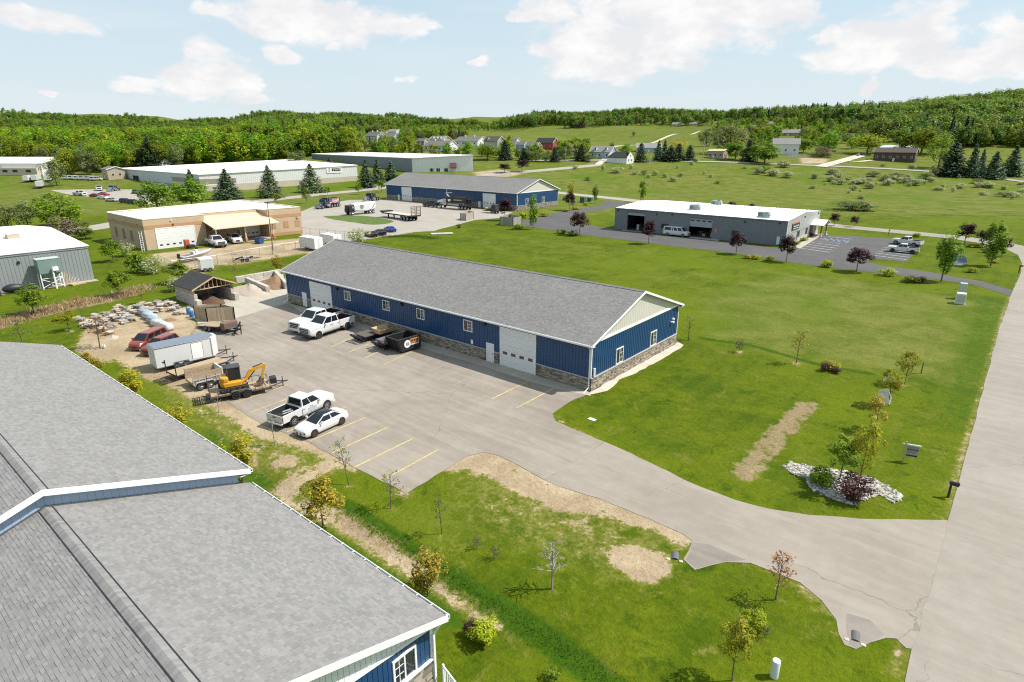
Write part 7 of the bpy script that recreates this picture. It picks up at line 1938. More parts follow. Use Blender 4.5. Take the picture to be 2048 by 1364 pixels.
def pickup(label, paintm, rim=None, bedm=None, hood_len=1.62, cab_len=2.35, L=5.9, group='parked pickup trucks', armr=None, bumperm=None, loaded=False):
 root = empty('pickup_truck', label, 'pickup truck', O3, 0, group)
 hw = 1.0; f = L/2; cowl = f-hood_len; cabr = cowl-cab_len+.25; rear = -L/2; r = .42; fx, rx = f-1.0, rear+1.18
 mb = MB()
 st = [(f, .90, .48, 1.10), (f-.05, .94, .42, 1.20), (f-.35, .975, .40, 1.26), (f-.9, .985, .40, 1.29), (cowl, .99, .40, 1.31), (cowl-.3, .99, .40, 1.30), (cabr, .99, .40, 1.30)]
 mb.loft([section(*q) for q in st][::-1]); mb.bd('body', paintm, root, smooth=FX)
 bm_ = bedm or plastic
 mb = MB()
 for s in PM:
  y0, y1 = sorted((s*.99, s*.89)); mb.bx(rear+.06, cabr-.02, y0, y1, .58, 1.28)
 mb.bx(cabr-.10, cabr-.02, -.89, .89, .58, 1.27); mb.bd('bed_side', paintm, root, bevel=.03)
 mb = MB().bx(rear, rear+.07, -.93, .93, .62, 1.26); tg = mb.bd('tailgate', paintm, root, bevel=.03)
 mb = MB().bx(rear-.01, rear, -.16, .16, 1.0, 1.1); mb.bd('handle', plastic, tg)
 mb = MB().bx(rear+.07, cabr-.10, -.89, .89, .74, .80);
 for s in PM:
  y0, y1 = sorted((s*.89, s*.86)); mb.bx(rear+.07, cabr-.1, y0, y1, .8, 1.26)
 mb.bx(cabr-.14, cabr-.1, -.86, .86, .8, 1.25); mb.bx(rear+.07, rear+.1, -.86, .86, .8, 1.24); mb.bd('bed_liner', bm_, root)
 mb = MB().bx(rear+.1, f-.4, -.7, .7, .32, .58); mb.bd('chassis', plastic, root)
 GRH(root, paintm, (cowl+.02, cabr+.02), (cowl-.72, cabr+.14), 1.28, 1.98, .93, .76, pillars=(.52,) if cab_len > 2 else ())
 wells(root, (fx, rx), .985, r); arch(root, fx, .985, r, armr); arch(root, rx, .985, r, armr)
 w0 = wheel(root, fx, .89, r, .27, rim)
 for x, y in ((fx, -.89), (rx, .89), (rx, -.89)): wheel(root, x, y, r, .27, rim, first=w0)
 mb = MB().bx(f-.04, f+.03, -.62, .62, .66, 1.12); g = mb.bd('grille', plastic, root, bevel=.02)
 mb = MB().bx(f+.03, f+.045, -.6, .6, .93, .97); mb.bx(f+.03, f+.045, -.6, .6, .78, .81); mb.bd('grille_bar', chrome, g)
 mb = MB().bx(f-.25, f+.12, -.95, .95, .36, .60); mb.bd('front_bumper', bumperm or paintm, root, bevel=.05)
 mb = MB().bx(rear-.12, rear+.08, -.94, .94, .46, .64); mb.bd('rear_bumper', chrome, root, bevel=.04)
 lampset(root, f-.01, rear+.04, .965, .88, .80, .33, .22); mirrors(root, cowl-.28, .98, 1.22, paintm)
 for s in PM:
  mb = MB(); y0, y1 = sorted((s*1.0, s*1.06)); mb.bx(rx+.55, fx-.55, y0, y1, .40, .46); mb.bd('running_board', plastic, root)
  for xx in (cowl-1.0, cowl-1.95)[:2 if cab_len > 2 else 1]:
   mb = MB(); y0, y1 = sorted((s*.995, s*1.015)); mb.bx(xx-.09, xx+.09, y0, y1, 1.05, 1.09); mb.bd('door_handle', chrome, root)
   mb = MB(); y0, y1 = sorted((s*.985, s*1.002)); mb.bx(xx-.22, xx-.205, y0, y1, .5, 1.22); mb.bd('door_seam', plastic, root)
 mb = MB().bx(rear-.125, rear-.12, -.16, .16, .66, .76); mb.bd('number_plate', WT, root)
 root['_wb'] = fx-rx; root['_mx'] = (fx+rx)/2
 return root
def car(label, paintm, kind='sedan', rim=None, group='parked cars', cat='car', name='car', roofm=None):
 root = empty(name, label, cat, O3, 0, group)
 if kind == 'sedan':
  L, hw, r = 4.65, .92, .345; st = [(2.32, .60, .30, .52), (2.24, .78, .22, .66), (2.0, .88, .20, .76), (1.5, .915, .20, .86), (.95, .92, .20, .93), (0, .92, .20, .95), (-1.1, .92, .20, .99), (-1.75, .90, .22, 1.02), (-2.15, .84, .26, 1.00), (-2.3, .74, .36, .90)]
  gh = ((1.12, -1.78), (.18, -.92), .93, 1.43, .80, .57, (.54,)); fx, rx = 1.45, -1.40
 elif kind == 'suv':
  L, hw, r = 4.75, .94, .37; st = [(2.37, .68, .40, .78), (2.28, .84, .30, .94), (2.0, .91, .28, 1.02), (1.3, .94, .28, 1.08), (0, .94, .28, 1.10), (-1.6, .93, .28, 1.14), (-2.2, .90, .32, 1.12), (-2.36, .82, .42, 1.0)]
  gh = ((1.22, -2.26), (.42, -1.92), 1.07, 1.72, .86, .66, (.40, .74)); fx, rx = 1.46, -1.38
 elif kind == 'minivan':
  L, hw, r = 5.1, .98, .35; st = [(2.55, .66, .36, .66), (2.45, .86, .24, .84), (2.1, .95, .22, .98), (1.6, .975, .22, 1.06), (.5, .98, .22, 1.08), (-1.8, .97, .22, 1.12), (-2.4, .94, .28, 1.12), (-2.54, .86, .38, 1.0)]
  gh = ((1.72, -2.44), (.72, -2.1), 1.05, 1.75, .90, .70, (.36, .70)); fx, rx = 1.62, -1.46
 else:
  L, hw, r = 5.9, 1.0, .38; st = [(2.95, .74, .42, .90), (2.86, .90, .34, 1.06), (2.5, .97, .32, 1.16), (1.95, .99, .32, 1.24), (.5, 1.0, .32, 1.26), (-2.6, 1.0, .32, 1.28), (-2.92, .98, .36, 1.26)]
  gh = ((2.05, -2.90), (1.35, -2.78), 1.24, 2.08, .95, .80, (.26, .48, .58)); fx, rx = 1.95, -1.75
 mb = MB().loft([section(a, b, c, d) for a, b, c, d in st][::-1]); mb.bd('body', paintm, root, smooth=FX)
 GRH(root, paintm, gh[0], gh[1], gh[2], gh[3], gh[4], gh[5], gh[6], roofm)
 wells(root, (fx, rx), hw-.01, r)
 w0 = wheel(root, fx, hw-.085, r, .23, rim)
 for x, y in ((fx, -hw+.085), (rx, hw-.085), (rx, -hw+.085)): wheel(root, x, y, r, .23, rim, first=w0)
 f = st[0][0]; b = st[-1][0]
 zf = st[1][3]
 for s in PM:
  mb = MB(); y0, y1 = sorted((s*(st[1][1]-.02), s*(st[1][1]-.36))); mb.hexa([(f-.30, y0, zf-.17), (f-.02, y0, zf-.17), (f-.02, y1, zf-.17), (f-.30, y1, zf-.17)], [(f-.42, y0, zf-.03), (f-.08, y0, zf-.05), (f-.08, y1, zf-.05), (f-.42, y1, zf-.03)]); mb.bd('headlight', lamp_m if kind != 'sedan' else plastic, root)
  mb = MB(); y0, y1 = sorted((s*(st[-1][1]+.04), s*(st[-1][1]-.3))); z = st[-1][3]-.16; mb.bx(b-.015, b+.2, y0, y1, z, z+.15); mb.bd('tail_light', red_l, root, bevel=.02)
  for xx in (gh[0][0]-1.25, gh[0][0]-2.2):
   mb = MB(); y0, y1 = sorted((s*(hw-.01), s*(hw+.012))); mb.bx(xx-.08, xx+.08, y0, y1, st[3][3]-.10, st[3][3]-.06); mb.bd('door_handle', paintm, root)
 mb = MB().bx(f-.08, f+.012, -.34, .34, st[0][2]+.03, st[0][3]-.02); mb.bd('grille', plastic, root, bevel=.02)
 mb = MB().bx(f-.25, f-.02, -st[1][1]+.05, st[1][1]-.05, st[1][2]-.02, st[1][2]+.10); mb.bd('front_bumper', plastic if kind == 'sedan' else paintm, root, bevel=.03)
 mb = MB().bx(b+.02, b+.3, -st[-1][1]+.05, st[-1][1]-.05, st[-1][2]-.06, st[-1][2]+.12); mb.bd('rear_bumper', plastic, root, bevel=.03)
 mirrors(root, gh[0][0]-.42, hw-.04, gh[2]+.02, paintm)
 root['_wb'] = fx-rx; root['_mx'] = (fx+rx)/2
 return root
def set_by_wheels(root, front, rear, hw=.9, scale=None, z=0):
 f = P(*front); b = P(*rear); d = f-b; L = math.hypot(d[0], d[1]); a = ATAN2(d[1], d[0])
 u = NA([COS(a), SIN(a)]); n = NA([-u[1], u[0]]); mid = (f+b)[:2]/2
 s = scale or min(1.3, max(.85, L/root['_wb'])) if root is not None else 1
 side = 1 if n@(-mid) > 0 else -1
 c = mid-n*side*hw*s-u*root['_mx']*s
 root.location = (c[0], c[1], (f[2]+b[2])/2+z); root.rotation_euler = (0, 0, a); root.scale = (s, s, s)
 for k in ('_wb', '_mx'): del root[k]
 return root
def set_at(root, px, py, rz, s=1.0, z=0):
 g = P(px, py); root.location = (g[0], g[1], g[2]+z); root.rotation_euler = (0, 0, rz); root.scale = (s, s, s)
 for k in ('_wb', '_mx'):
  if k in root: del root[k]
 return root
LZ = .012
t = pickup('white pickup with dark empty bed beside the white sedan', P_white, rim_m); set_by_wheels(t, (653.4, 818.7), (588.6, 851.2), z=LZ)
mb = MB()
for i, (a, b) in enumerate([(-1.6, -.4), (-1.2, .3), (-2.0, .1), (-1.7, .45)]): mb.tube((a, b, .9), (a+.9, b-.25, .95), .07, n=6)
mb.bd('bed_cargo', M('grey_tarp', (.30, .30, .31), .8), t)
for s in PM:
 mb = MB(); y0, y1 = sorted((s*.998, s*1.012)); mb.bx(-.15, .75, y0, y1, .72, 1.0); mb.bd('door_decal', M('faint_grey_decal', (.42, .45, .50), .5, .5, 5), t)
t = car('white sports sedan with dark glass roof in the parking bay', P_white, 'sedan', rim_b, roofm=cglass); set_by_wheels(t, (629, 874), (683, 849), .82, z=LZ)
mb = MB().prism([(2.20, -.16), (2.335, -.10), (2.335, .10), (2.20, .16)], .30, .60); mb.bd('front_shield', chrome, t)
t = pickup('white crew cab pickup with black wheels, nearer of two by the long blue shop', P_white, rim_d, armr=P_white, bumperm=plastic); set_by_wheels(t, (637.7, 677.6), (694.3, 659), z=LZ)
t = pickup('white pickup with dark bed cover, farther of two by the long blue shop', P_white, rim_m, cab_len=2.3, bumperm=chrome); set_by_wheels(t, (617, 666.5), (674, 647.5), z=LZ)
t = car('copper red minivan beside the white cargo trailer', P_orange, 'minivan', group='parked cars', name='minivan', cat='minivan'); set_by_wheels(t, (289, 701), (333, 681), .86, scale=1.0)
t = car('dark red suv mostly hidden behind the white cargo trailer', P_red, 'suv', group='parked cars', name='suv', cat='suv'); set_by_wheels(t, (313, 712), (356, 693), .84, scale=1.0)
t = car('white passenger van parked between the grey shop bays', P_white, 'van', group='vans', name='van', cat='van'); set_by_wheels(t, (1365.3, 474.4), (1334.8, 471.3), .9, z=LZ)
t = pickup('white pickup nearer of two in the white painted bays', P_white, rim_d); set_by_wheels(t, (1784, 504.4), (1823.6, 508), z=LZ)
t = pickup('white pickup farther of two in the white painted bays', P_white, rim_m, bedm=plastic, cab_len=2.1); set_by_wheels(t, (1791, 488.8), (1827, 493.4), z=LZ)
t = pickup('white pickup under the cream carport roof', P_white, rim_m, bumperm=plastic); set_by_wheels(t, (433.5, 496.6), (413, 489.5))
t = car('white suv under the cream carport beside the pickup', P_white, 'suv', name='suv', cat='suv'); set_by_wheels(t, (470, 490), (452, 481.5), .84)
for (px, py, pm, l) in [(742, 473, P_black, 'dark car leftmost of three parked by the truck yard'), (760, 469, P_black, 'dark car in the middle of three parked by the truck yard'), (780, 463, P_blue, 'bright blue car rightmost of three parked by the truck yard')]:
 set_at(car(l, pm, 'sedan'), px, py, PI*.93, 1.05, LZ)
set_at(pickup('dark pickup truck parked before the second blue shop', P_black), 862, 414, PI*1.02, 1.15, LZ)
for (px, py, pm, k, rz, l) in [(208, 391, P_brightred, 'sedan', .55, 'bright red car at the back of the far side lot'), (191, 394, P_red, 'sedan', .55, 'dark red car leftmost on the far side lot'), (207, 398, P_white, 'sedan', .4, 'white sedan on the far side lot'), (224, 403, P_silver, 'sedan', .45, 'silver sedan on the far side lot'), (252, 406, P_black, 'suv', .4, 'black suv left of a pair on the far side lot'), (267, 408, P_black, 'suv', .4, 'black suv right of a pair on the far side lot'),
       (270, 387, P_navy, 'suv', -.5, 'dark car left before the open warehouse doorway'), (284, 389, P_black, 'suv', -.5, 'dark car right before the open warehouse doorway'), (1716, 312, P_silver, 'suv', PI/2, 'silver car at the brown ranch house drive'), (1728, 311, P_steelblue, 'suv', PI/2, 'grey blue car close to the brown ranch house')]:
 o = set_at(car(l, pm, k, name='suv' if k == 'suv' else 'car', cat='suv' if k == 'suv' else 'car', group='far parked cars'), px, py, rz, 1.1)
set_at(pickup('white pickup on the far side lot by the meadow', P_white, group='far parked cars'), 160, 391, PI*.1, 1.15)
for i, px in enumerate((138, 150, 161, 172, 183, 193)):
 set_at(car('white van %s in the far row before the wood' % ['leftmost', 'second from left', 'third from left', 'fourth from left', 'fifth from left', 'rightmost'][i], P_white, 'van', group='far parked cars', name='van', cat='van'), px, 359+i*.4, .9, 1.1)
# ---- heavy trucks
def big_wheel(root, x, y, r=.5, first=None, rim=None): return wheel(root, x, y, r, .3, rim or chrome, 8, first)
def tractor_front(root, pm, f, sleeper=True):
 mb = MB().loft([section(f-2.1, .62, .75, 1.75, .05), section(f-1.0, .58, .75, 1.70, .05), section(f-.25, .52, .75, 1.58, .05)]); mb.bd('hood', pm, root, smooth=FX)
 mb = MB().bx(f-.28, f-.18, -.5, .5, .65, 1.62); mb.bd('grille', chrome, root, bevel=.03)
 mb = MB().bx(f-.12, f+.05, -1.15, 1.15, .38, .72); mb.bd('front_bumper', chrome, root, bevel=.04)
 for s in PM:
  mb = MB(); n = 10; y0, y1 = sorted((s*.62, s*1.15)); vs = []
  pr = [(f-1.05+COS(PI*i/n)*.72, .55+SIN(PI*i/n)*.62) for i in range(n+1)]
  mb.xprism(pr+[(f-1.05-.6, .55), (f-1.05-.52, .62)]+[(f-1.05-COS(PI*i/n)*.58, .6+SIN(PI*i/n)*.5) for i in range(n+1)][0:11]+[(f-.45, .55)], y0, y1); mb.bd('fender', pm, root, smooth=FX)
  mb = MB(); y0, y1 = sorted((s*.62, s*.95)); mb.bx(f-.42, f-.25, y0, y1, 1.05, 1.3); mb.bd('headlight', lamp_m, root, bevel=.04)
  mb = MB(); y0, y1 = sorted((s*.95, s*1.13)); mb.lathe([(.09, 1.0), (.09, 3.6), (.06, 3.9)], (f-3.75 if sleeper else f-3.45, s*1.02, 0), 'z', 10); mb.bd('exhaust_stack', chrome, root, smooth=True)
  mb = MB().tube((f-2.9, s*.95, .85), (f-4.3, s*.95, .85), .33, n=14); mb.bd('fuel_tank', chrome, root)
 mb = MB().bx(f-3.4, f-2.1, -1.0, 1.0, .8, 1.75); mb.bd('cab', pm, root, bevel=.05)
 GRH(root, pm, (f-2.12, f-3.4), (f-2.4, f-3.36), 1.74, 2.62, .98, .9, blank_rear=True)
 mb = MB()
 for s in PM:
  y0, y1 = sorted((s*1.05, s*1.25)); mb.bx(f-2.35, f-2.2, y0, y1, 1.75, 2.4)
 mb.bd('mirror', chrome, root)
t = empty('dump_truck', 'navy dump truck with flag painted box and five rear axles', 'dump truck', O3, 0, 'heavy trucks')
tractor_front(t, P_navy, 4.4, False)
mb = MB().bx(-4.3, 3.2, -.45, .45, .62, .95); mb.bd('chassis', plastic, t)
mb = MB(); B0, B1 = -4.4, .75
mb.hexa([(B0, -1.2, 1.15), (B1, -1.2, 1.15), (B1, 1.2, 1.15), (B0, 1.2, 1.15)], [(B0-.15, -1.25, 1.22), (B1, -1.25, 1.22), (B1, 1.25, 1.22), (B0-.15, 1.25, 1.22)])
for s in PM: y0, y1 = sorted((s*1.25, s*1.17)); mb.bx(B0, B1, y0, y1, 1.2, 2.55)
mb.bx(B1-.1, B1, -1.17, 1.17, 1.2, 2.9); mb.bx(B0, B0+.08, -1.17, 1.17, 1.2, 2.55); mb.hexa([(B1, -1.17, 2.7), (B1+.9, -1.17, 2.75), (B1+.9, 1.17, 2.75), (B1, 1.17, 2.7)], [(B1, -1.17, 2.8), (B1+.9, -1.17, 2.85), (B1+.9, 1.17, 2.85), (B1, 1.17, 2.8)])
box = mb.bd('dump_box', P_navy, t)
mb = MB().bx(B0, B1, -1.31, -1.25, 2.5, 2.62); mb.bx(B0, B1, 1.25, 1.31, 2.5, 2.62); mb.bd('top_rail', chrome, box)
for s in PM:
 fm = [M('flag_red', (.45, .10, .09), .5, .3, 2), M('flag_cream', (.62, .52, .50), .5, .3, 2), M('flag_blue', (.08, .10, .25), .5, .3, 2)]
 for i in range(6):
  mb = MB(); y0, y1 = sorted((s*1.253, s*1.262)); n = 10; z0 = 1.32+i*.19
  lo = [(B0+.5+(B1-B0-.8)*k/n, z0+.14*SIN(k*1.1+i*.3)) for k in range(n+1)]
  mb.xprism(lo+[(q[0], q[1]+.17) for q in lo[::-1]], y0, y1); mb.bd('flag_stripe', fm[i % 2], box)
 mb = MB(); y0, y1 = sorted((s*1.263, s*1.27)); mb.bx(B1-1.6, B1-.2, y0, y1, 1.7, 2.4); mb.bd('flag_canton', fm[2], box)
w0 = big_wheel(t, 3.35, 1.0)
big_wheel(t, 3.35, -1.0, first=w0)
for x in (.5, -.75, -1.95, -3.1, -4.05):
 for s in PM: big_wheel(t, x, s*1.0, first=w0)
t['_wb'] = 3.35+4.05; t['_mx'] = -.35
set_by_wheels(t, (638.3, 419.2), (685.6, 412), 1.0, z=LZ)
def tractor(label, pm, group='heavy trucks'):
 t = empty('tractor_truck', label, 'truck', O3, 0, group)
 tractor_front(t, pm, 3.8); mb = MB().bx(-3.7, 2.6, -.42, .42, .65, .95); mb.bd('chassis', plastic, t)
 mb = MB().bx(-1.0, .35, -1.05, 1.05, .9, 2.4); mb.bd('headache_rack', BK, t, bevel=.05)
 mb = MB().lathe([(.5, .98), (.5, 1.08), (.001, 1.1)], (-2.4, 0, 0), 'z', 16); mb.bd('fifth_wheel', BK, t)
 w0 = big_wheel(t, 2.75, 1.0); big_wheel(t, 2.75, -1.0, first=w0)
 for x in (-1.9, -3.15):
  for s in PM: big_wheel(t, x, s*.98, first=w0)
 t['_wb'] = 2.75+3.15; t['_mx'] = -.2
 return t
set_by_wheels(tractor('dark long nosed tractor truck with chrome stacks on the lawn edge', P_navy), (735.7, 404.5), (762.4, 399.7), 1.0, z=LZ)
set_at(tractor('pale blue tractor truck by the white warehouse', P_steelblue), 228, 382, -.9, 1.1)
tow = pickup('white tow truck with dark flat deck by the far side lot', P_white, group='heavy trucks'); set_at(tow, 199, 381, -.3, 1.35); mb = MB().bx(-3.2, .2, -1.05, 1.05, 1.3, 1.45); mb.bd('flat_deck', P_red, tow)
t = empty('tank_trailer', 'white dry bulk trailer with round crest and black swoosh by the turf island', 'trailer', O3, 0, 'trailers')
mb = MB()
rg_ = [[(x, y*hw, zz) for y, zz in [(-.8, zb), (-1, zb+.3), (-1, zt-.4), (-.7, zt), (.7, zt), (1, zt-.4), (1, zb+.3), (.8, zb)]] for x, hw, zb, zt in [(3.2, 1.15, 1.0, 2.7), (1.5, 1.25, .8, 3.0), (-1.5, 1.25, .75, 3.05), (-3.3, 1.2, 1.1, 3.1), (-3.6, 1.0, 1.5, 3.0)]]
mb.loft(rg_[::-1]); bd = mb.bd('body', P_white, t, smooth=FX)
for s in PM:
 mb = MB().tube((1.0, s*1.25, 2.0), (1.0, s*1.275, 2.0), .62, n=18); mb.bd('crest', M('crest_grey', (.22, .24, .23), .6, .5, 4), bd)
 mb = MB(); y0, y1 = sorted((s*1.22, s*1.27)); mb.xprism([(-.8, .9), (-1.6, 1.0), (-2.6, 1.7), (-3.3, 2.6), (-3.0, 2.5), (-2.2, 1.4)], y0, y1); mb.bd('swoosh', P_black, bd)
mb = MB().bx(2.3, 5.2, -.35, .35, .75, .95); mb.bd('tongue', BK, t)
mb = MB().bx(3.4, 4.8, -1.0, 1.0, .95, 2.5); mb.bx(4.3, 5.2, -.6, .6, .9, 1.7); mb.bd('blower_machine', BK, t, bevel=.08)
mb = MB().tube((3.6, -1.05, 2.0), (3.6, 1.05, 2.0), .3, n=12); mb.bd('chrome_drum', chrome, t)
mb = MB().bx(3.22, 3.3, -1.1, 1.1, 1.0, 2.6); mb.bd('end_panel', M('dark_teal_panel', (.05, .09, .09), .4), t)
w0 = big_wheel(t, -1.6, .95)
for x in (-1.6, -2.7, 3.9):
 for s in PM:
  if not (x == -1.6 and s == 1): big_wheel(t, x, s*.95, first=w0)
t['_wb'] = 5.5; t['_mx'] = 1.15
set_by_wheels(t, (703, 431), (742, 427), 1.0, z=LZ)
t = empty('flatbed_trailer', 'long low flatbed trailer with pale deck and raised tail ramps', 'trailer', O3, 0, 'trailers')
mb = MB().bx(-5, 5, -1.2, 1.2, .85, 1.05); mb.bd('frame', BK, t); mb = MB().bx(-4.4, 5.0, -1.15, 1.15, 1.05, 1.10); mb.bd('deck', M('pale_deck', (.50, .47, .42), .8, .25, 2, col2=(.42, .33, .22)), t)
mb = MB().bx(4.3, 5.6, -1.2, 1.2, 1.1, 1.35); mb.bd('gooseneck', BK, t)
for y in (-.65, .65): mb = MB(); [mb.bx(-5.1, -5.0, y-.5, y+.5, z, z+.09) for z in np.arange(1.1, 2.8, .28)]; mb.bx(-5.12, -4.98, y-.52, y-.44, 1.0, 2.85); mb.bx(-5.12, -4.98, y+.44, y+.52, 1.0, 2.85); mb.bd('tail_ramp', M('rusty_steel', (.16, .10, .07), .8, .3, 4), t)
w0 = wheel(t, -1.6, 1.0, .42, .3, chrome, 8)
for x in (-1.6, -2.6, -3.6):
 for s in PM:
  if not (x == -1.6 and s == 1): wheel(t, x, s*1.0, .42, .3, chrome, 8, w0)
mb = MB().bx(3.2, 3.4, -.8, -.6, 0, .85); mb.bx(3.2, 3.4, .6, .8, 0, .85); mb.bd('landing_leg', BK, t)
a = P(768, 434); b = P(830, 443); d = a-b; t.location = tuple((a+b)/2+[0, .8, LZ]); t.rotation_euler = (0, 0, ATAN2(d[1], d[0])); s = np.linalg.norm(d)/10.5; t.scale = (s, s, s)
t = empty('conveyor_body_trailer', 'black high sided stone slinger trailer with round logo before the second blue shop', 'trailer', O3, 0, 'heavy trucks')
mb = MB()
for s in PM: mb.hexa([(-4, s*.9-.04, 1.9), (4, s*.9-.04, 1.9), (4, s*.9+.04, 1.9), (-4, s*.9+.04, 1.9)], [(-4.2, s*1.25-.04, 3.5), (4, s*1.25-.04, 3.5), (4, s*1.25+.04, 3.5), (-4.2, s*1.25+.04, 3.5)])
mb.bx(3.9, 4, -1.1, 1.1, 1.9, 3.6); mb.bx(-4.1, -4, -1.1, 1.1, 1.9, 3.3); mb.bx(-4, 4, -.9, .9, 1.8, 1.9); hb = mb.bd('hopper_body', BK, t, smooth=FX)
mb = MB().bx(-4.2, 4, -1.33, -1.22, 3.42, 3.56); mb.bx(-4.2, 4, 1.22, 1.33, 3.42, 3.56); mb.bd('top_rail', M('rusty_steel'), hb)
for s in PM:
 mb = MB().tube((2.6, s*1.1, 2.7), (2.6, s*1.16, 2.72), .6, n=18); mb.bd('logo_disc', WT, hb)
 mb = MB(); y0, y1 = sorted((s*1.12, s*1.2)); mb.bx(-2.4, .9, y0, y1, 2.55, 2.85); mb.bd('lettering_band', M('grey_lettering', (.35, .33, .30), .6, .6, 8), hb)
 mb = MB(); y0, y1 = sorted((s*.9, s*1.15)); mb.bx(-1.0, 3.5, y0, y1, 1.0, 1.55); mb.bd('side_tank', galv, t, bevel=.1)
mb = MB().bx(-4.4, 4.6, -.5, .5, .75, 1.0); mb.bd('chassis', BK, t)
mb = MB()
for k in range(8): mb.bx(-4.9+.02, -4.1, -1.0, 1.0, 1.4+k*.24, 1.46+k*.24)
mb.bx(-5, -4.85, -1.1, -.95, .9, 3.4); mb.bx(-5, -4.85, .95, 1.1, .9, 3.4); mb.bd('tail_frame', BK, t)
mb = MB().tube((3.8, 0, 3.3), (5.0, 0, 4.4), .22, .18, 8); mb.tube((5.0, 0, 4.4), (2.4, .2, 4.6), .16, .12, 8); mb.bx(4.2, 5.6, -.9, .9, 1.0, 2.6); mb.bd('boom', M('silver_machine', (.45, .45, .46), .4, .2, 3, metal=.4), t)
mb = MB().tube((5.6, 0, 2.0), (8.2, 0, 1.5), .75, .55, 14); mb.bd('silver_tank', chrome, t)
w0 = big_wheel(t, -1.2, .95)
for x in (-1.2, -2.4, -3.6, 6.4):
 for s in PM:
  if not (x == -1.2 and s == 1): big_wheel(t, x, s*.95, first=w0)
a = P(883, 416); b = P(938, 421); d = a-b; t.location = tuple((a*.45+b*.55)+[0, 1.2, LZ]); t.rotation_euler = (0, 0, ATAN2(d[1], d[0])); t.scale = (1.25, 1.25, 1.25)
t = empty('equipment_trailer', 'small trailer loaded with dark loader and yellow pump by the white door', 'trailer', O3, 0, 'trailers')
mb = MB().bx(-2.8, 2.6, -1.0, 1.0, .6, .75); mb.bd('deck', BK, t); mb = MB().bx(2.6, 4.2, -.08, .08, .55, .68); mb.bd('tongue', BK, t)
mb = MB().bx(-2.0, .2, -.8, .8, .75, 1.7); mb.bx(-1.6, -.2, -.6, .6, 1.7, 2.6); mb.tube((.2, -.5, 1.3), (1.6, -.5, .9), .12, n=6); mb.tube((.2, .5, 1.3), (1.6, .5, .9), .12, n=6); mb.bx(1.4, 1.7, -.9, .9, .7, 1.3); mb.bd('loader', M('machine_dark', (.04, .035, .035), .6, .4, 3), t, bevel=.04)
mb = MB().bx(1.9, 2.5, -.5, .5, .75, 1.6); mb.bd('pump', cat_y, t, bevel=.05)
w0 = wheel(t, -.6, 1.05, .38, .25)
for x, s in ((-.6, -1), (-1.5, 1), (-1.5, -1)): wheel(t, x, s*1.05, .38, .25, first=w0)
set_at(t, 984, 426, PI*1.02, 1.15, LZ)
# ------------------------------------------------------------------ trailers and machines on the near lot
def on_ground(a, b):
 d = a-b; L = math.hypot(d[0], d[1]); h = ATAN2(d[1], d[0]); u = NA([COS(h), SIN(h), 0]); n = NA([-u[1], u[0], 0])
 if n@(-(a+b)/2) < 0: n = -n
 return (a+b)/2, h, L, -n
def axle(root, xs_, y, r=.36, rim=None, w=.24):
 first = None
 for x in xs_:
  for s in PM:
   o = wheel(root, x, s*y, r, w, rim, 5, first) if first else None
   if first is None: first = wheel(root, x, s*y, r, w, rim, 5)
 return first
def fenders(root, x0, x1, y, z, m, w=.28):
 for s in PM:
  mb = MB(); a, b = sorted((s*(y-w/2), s*(y+w/2))); mb.xprism([(x0, z-.35), (x0+.2, z), (x1-.2, z), (x1, z-.35), (x1-.05, z-.35), (x1-.22, z-.05), (x0+.22, z-.05), (x0+.05, z-.35)], a, b); mb.bd('fender', m, root, smooth=FX)
def hitch(root, x0, x1, hw, z, jack=True):
 mb = MB()
 for s in PM: mb.tube((x0, s*hw, z), (x1, 0, z), .06, n=6)
 mb.tube((x1-.1, 0, z), (x1+.25, 0, z+.03), .07, n=8); mb.bd('tongue', BK, root)
 if jack: mb = MB().tube((x1-.25, 0, 0), (x1-.25, 0, z+.55), .045, n=8); mb.bd('jack', BK, root)
mid, h, L, n = on_ground(Pz(442, 709, .5), Pz(314, 738, .5)); w = 2.5
t = empty('cargo_trailer', 'big white enclosed cargo trailer with side door on the dirt edge', 'trailer', tuple((mid+n*w/2)[:2])+(0,), h, 'trailers'); hl = L/2; zt = 2.75
mb = MB().prism([(-hl, -w/2), (hl-.9, -w/2), (hl, -.5), (hl, .5), (hl-.9, w/2), (-hl, w/2)], .48, zt); b = mb.bd('body', M('trailer_white_skin', (.60, .60, .595), .4, .04, .8, spec=.5), t, bevel=.03)
mb = MB().prism([(-hl+.05, -w/2+.06), (hl-1.0, -w/2+.06), (hl-.35, -.5), (hl-.35, .5), (hl-1.0, w/2-.06), (-hl+.05, w/2-.06)], zt, zt+.05); mb.bd('roof', M('trailer_grey_roof', (.16, .19, .235), .45, .1, 1), t)
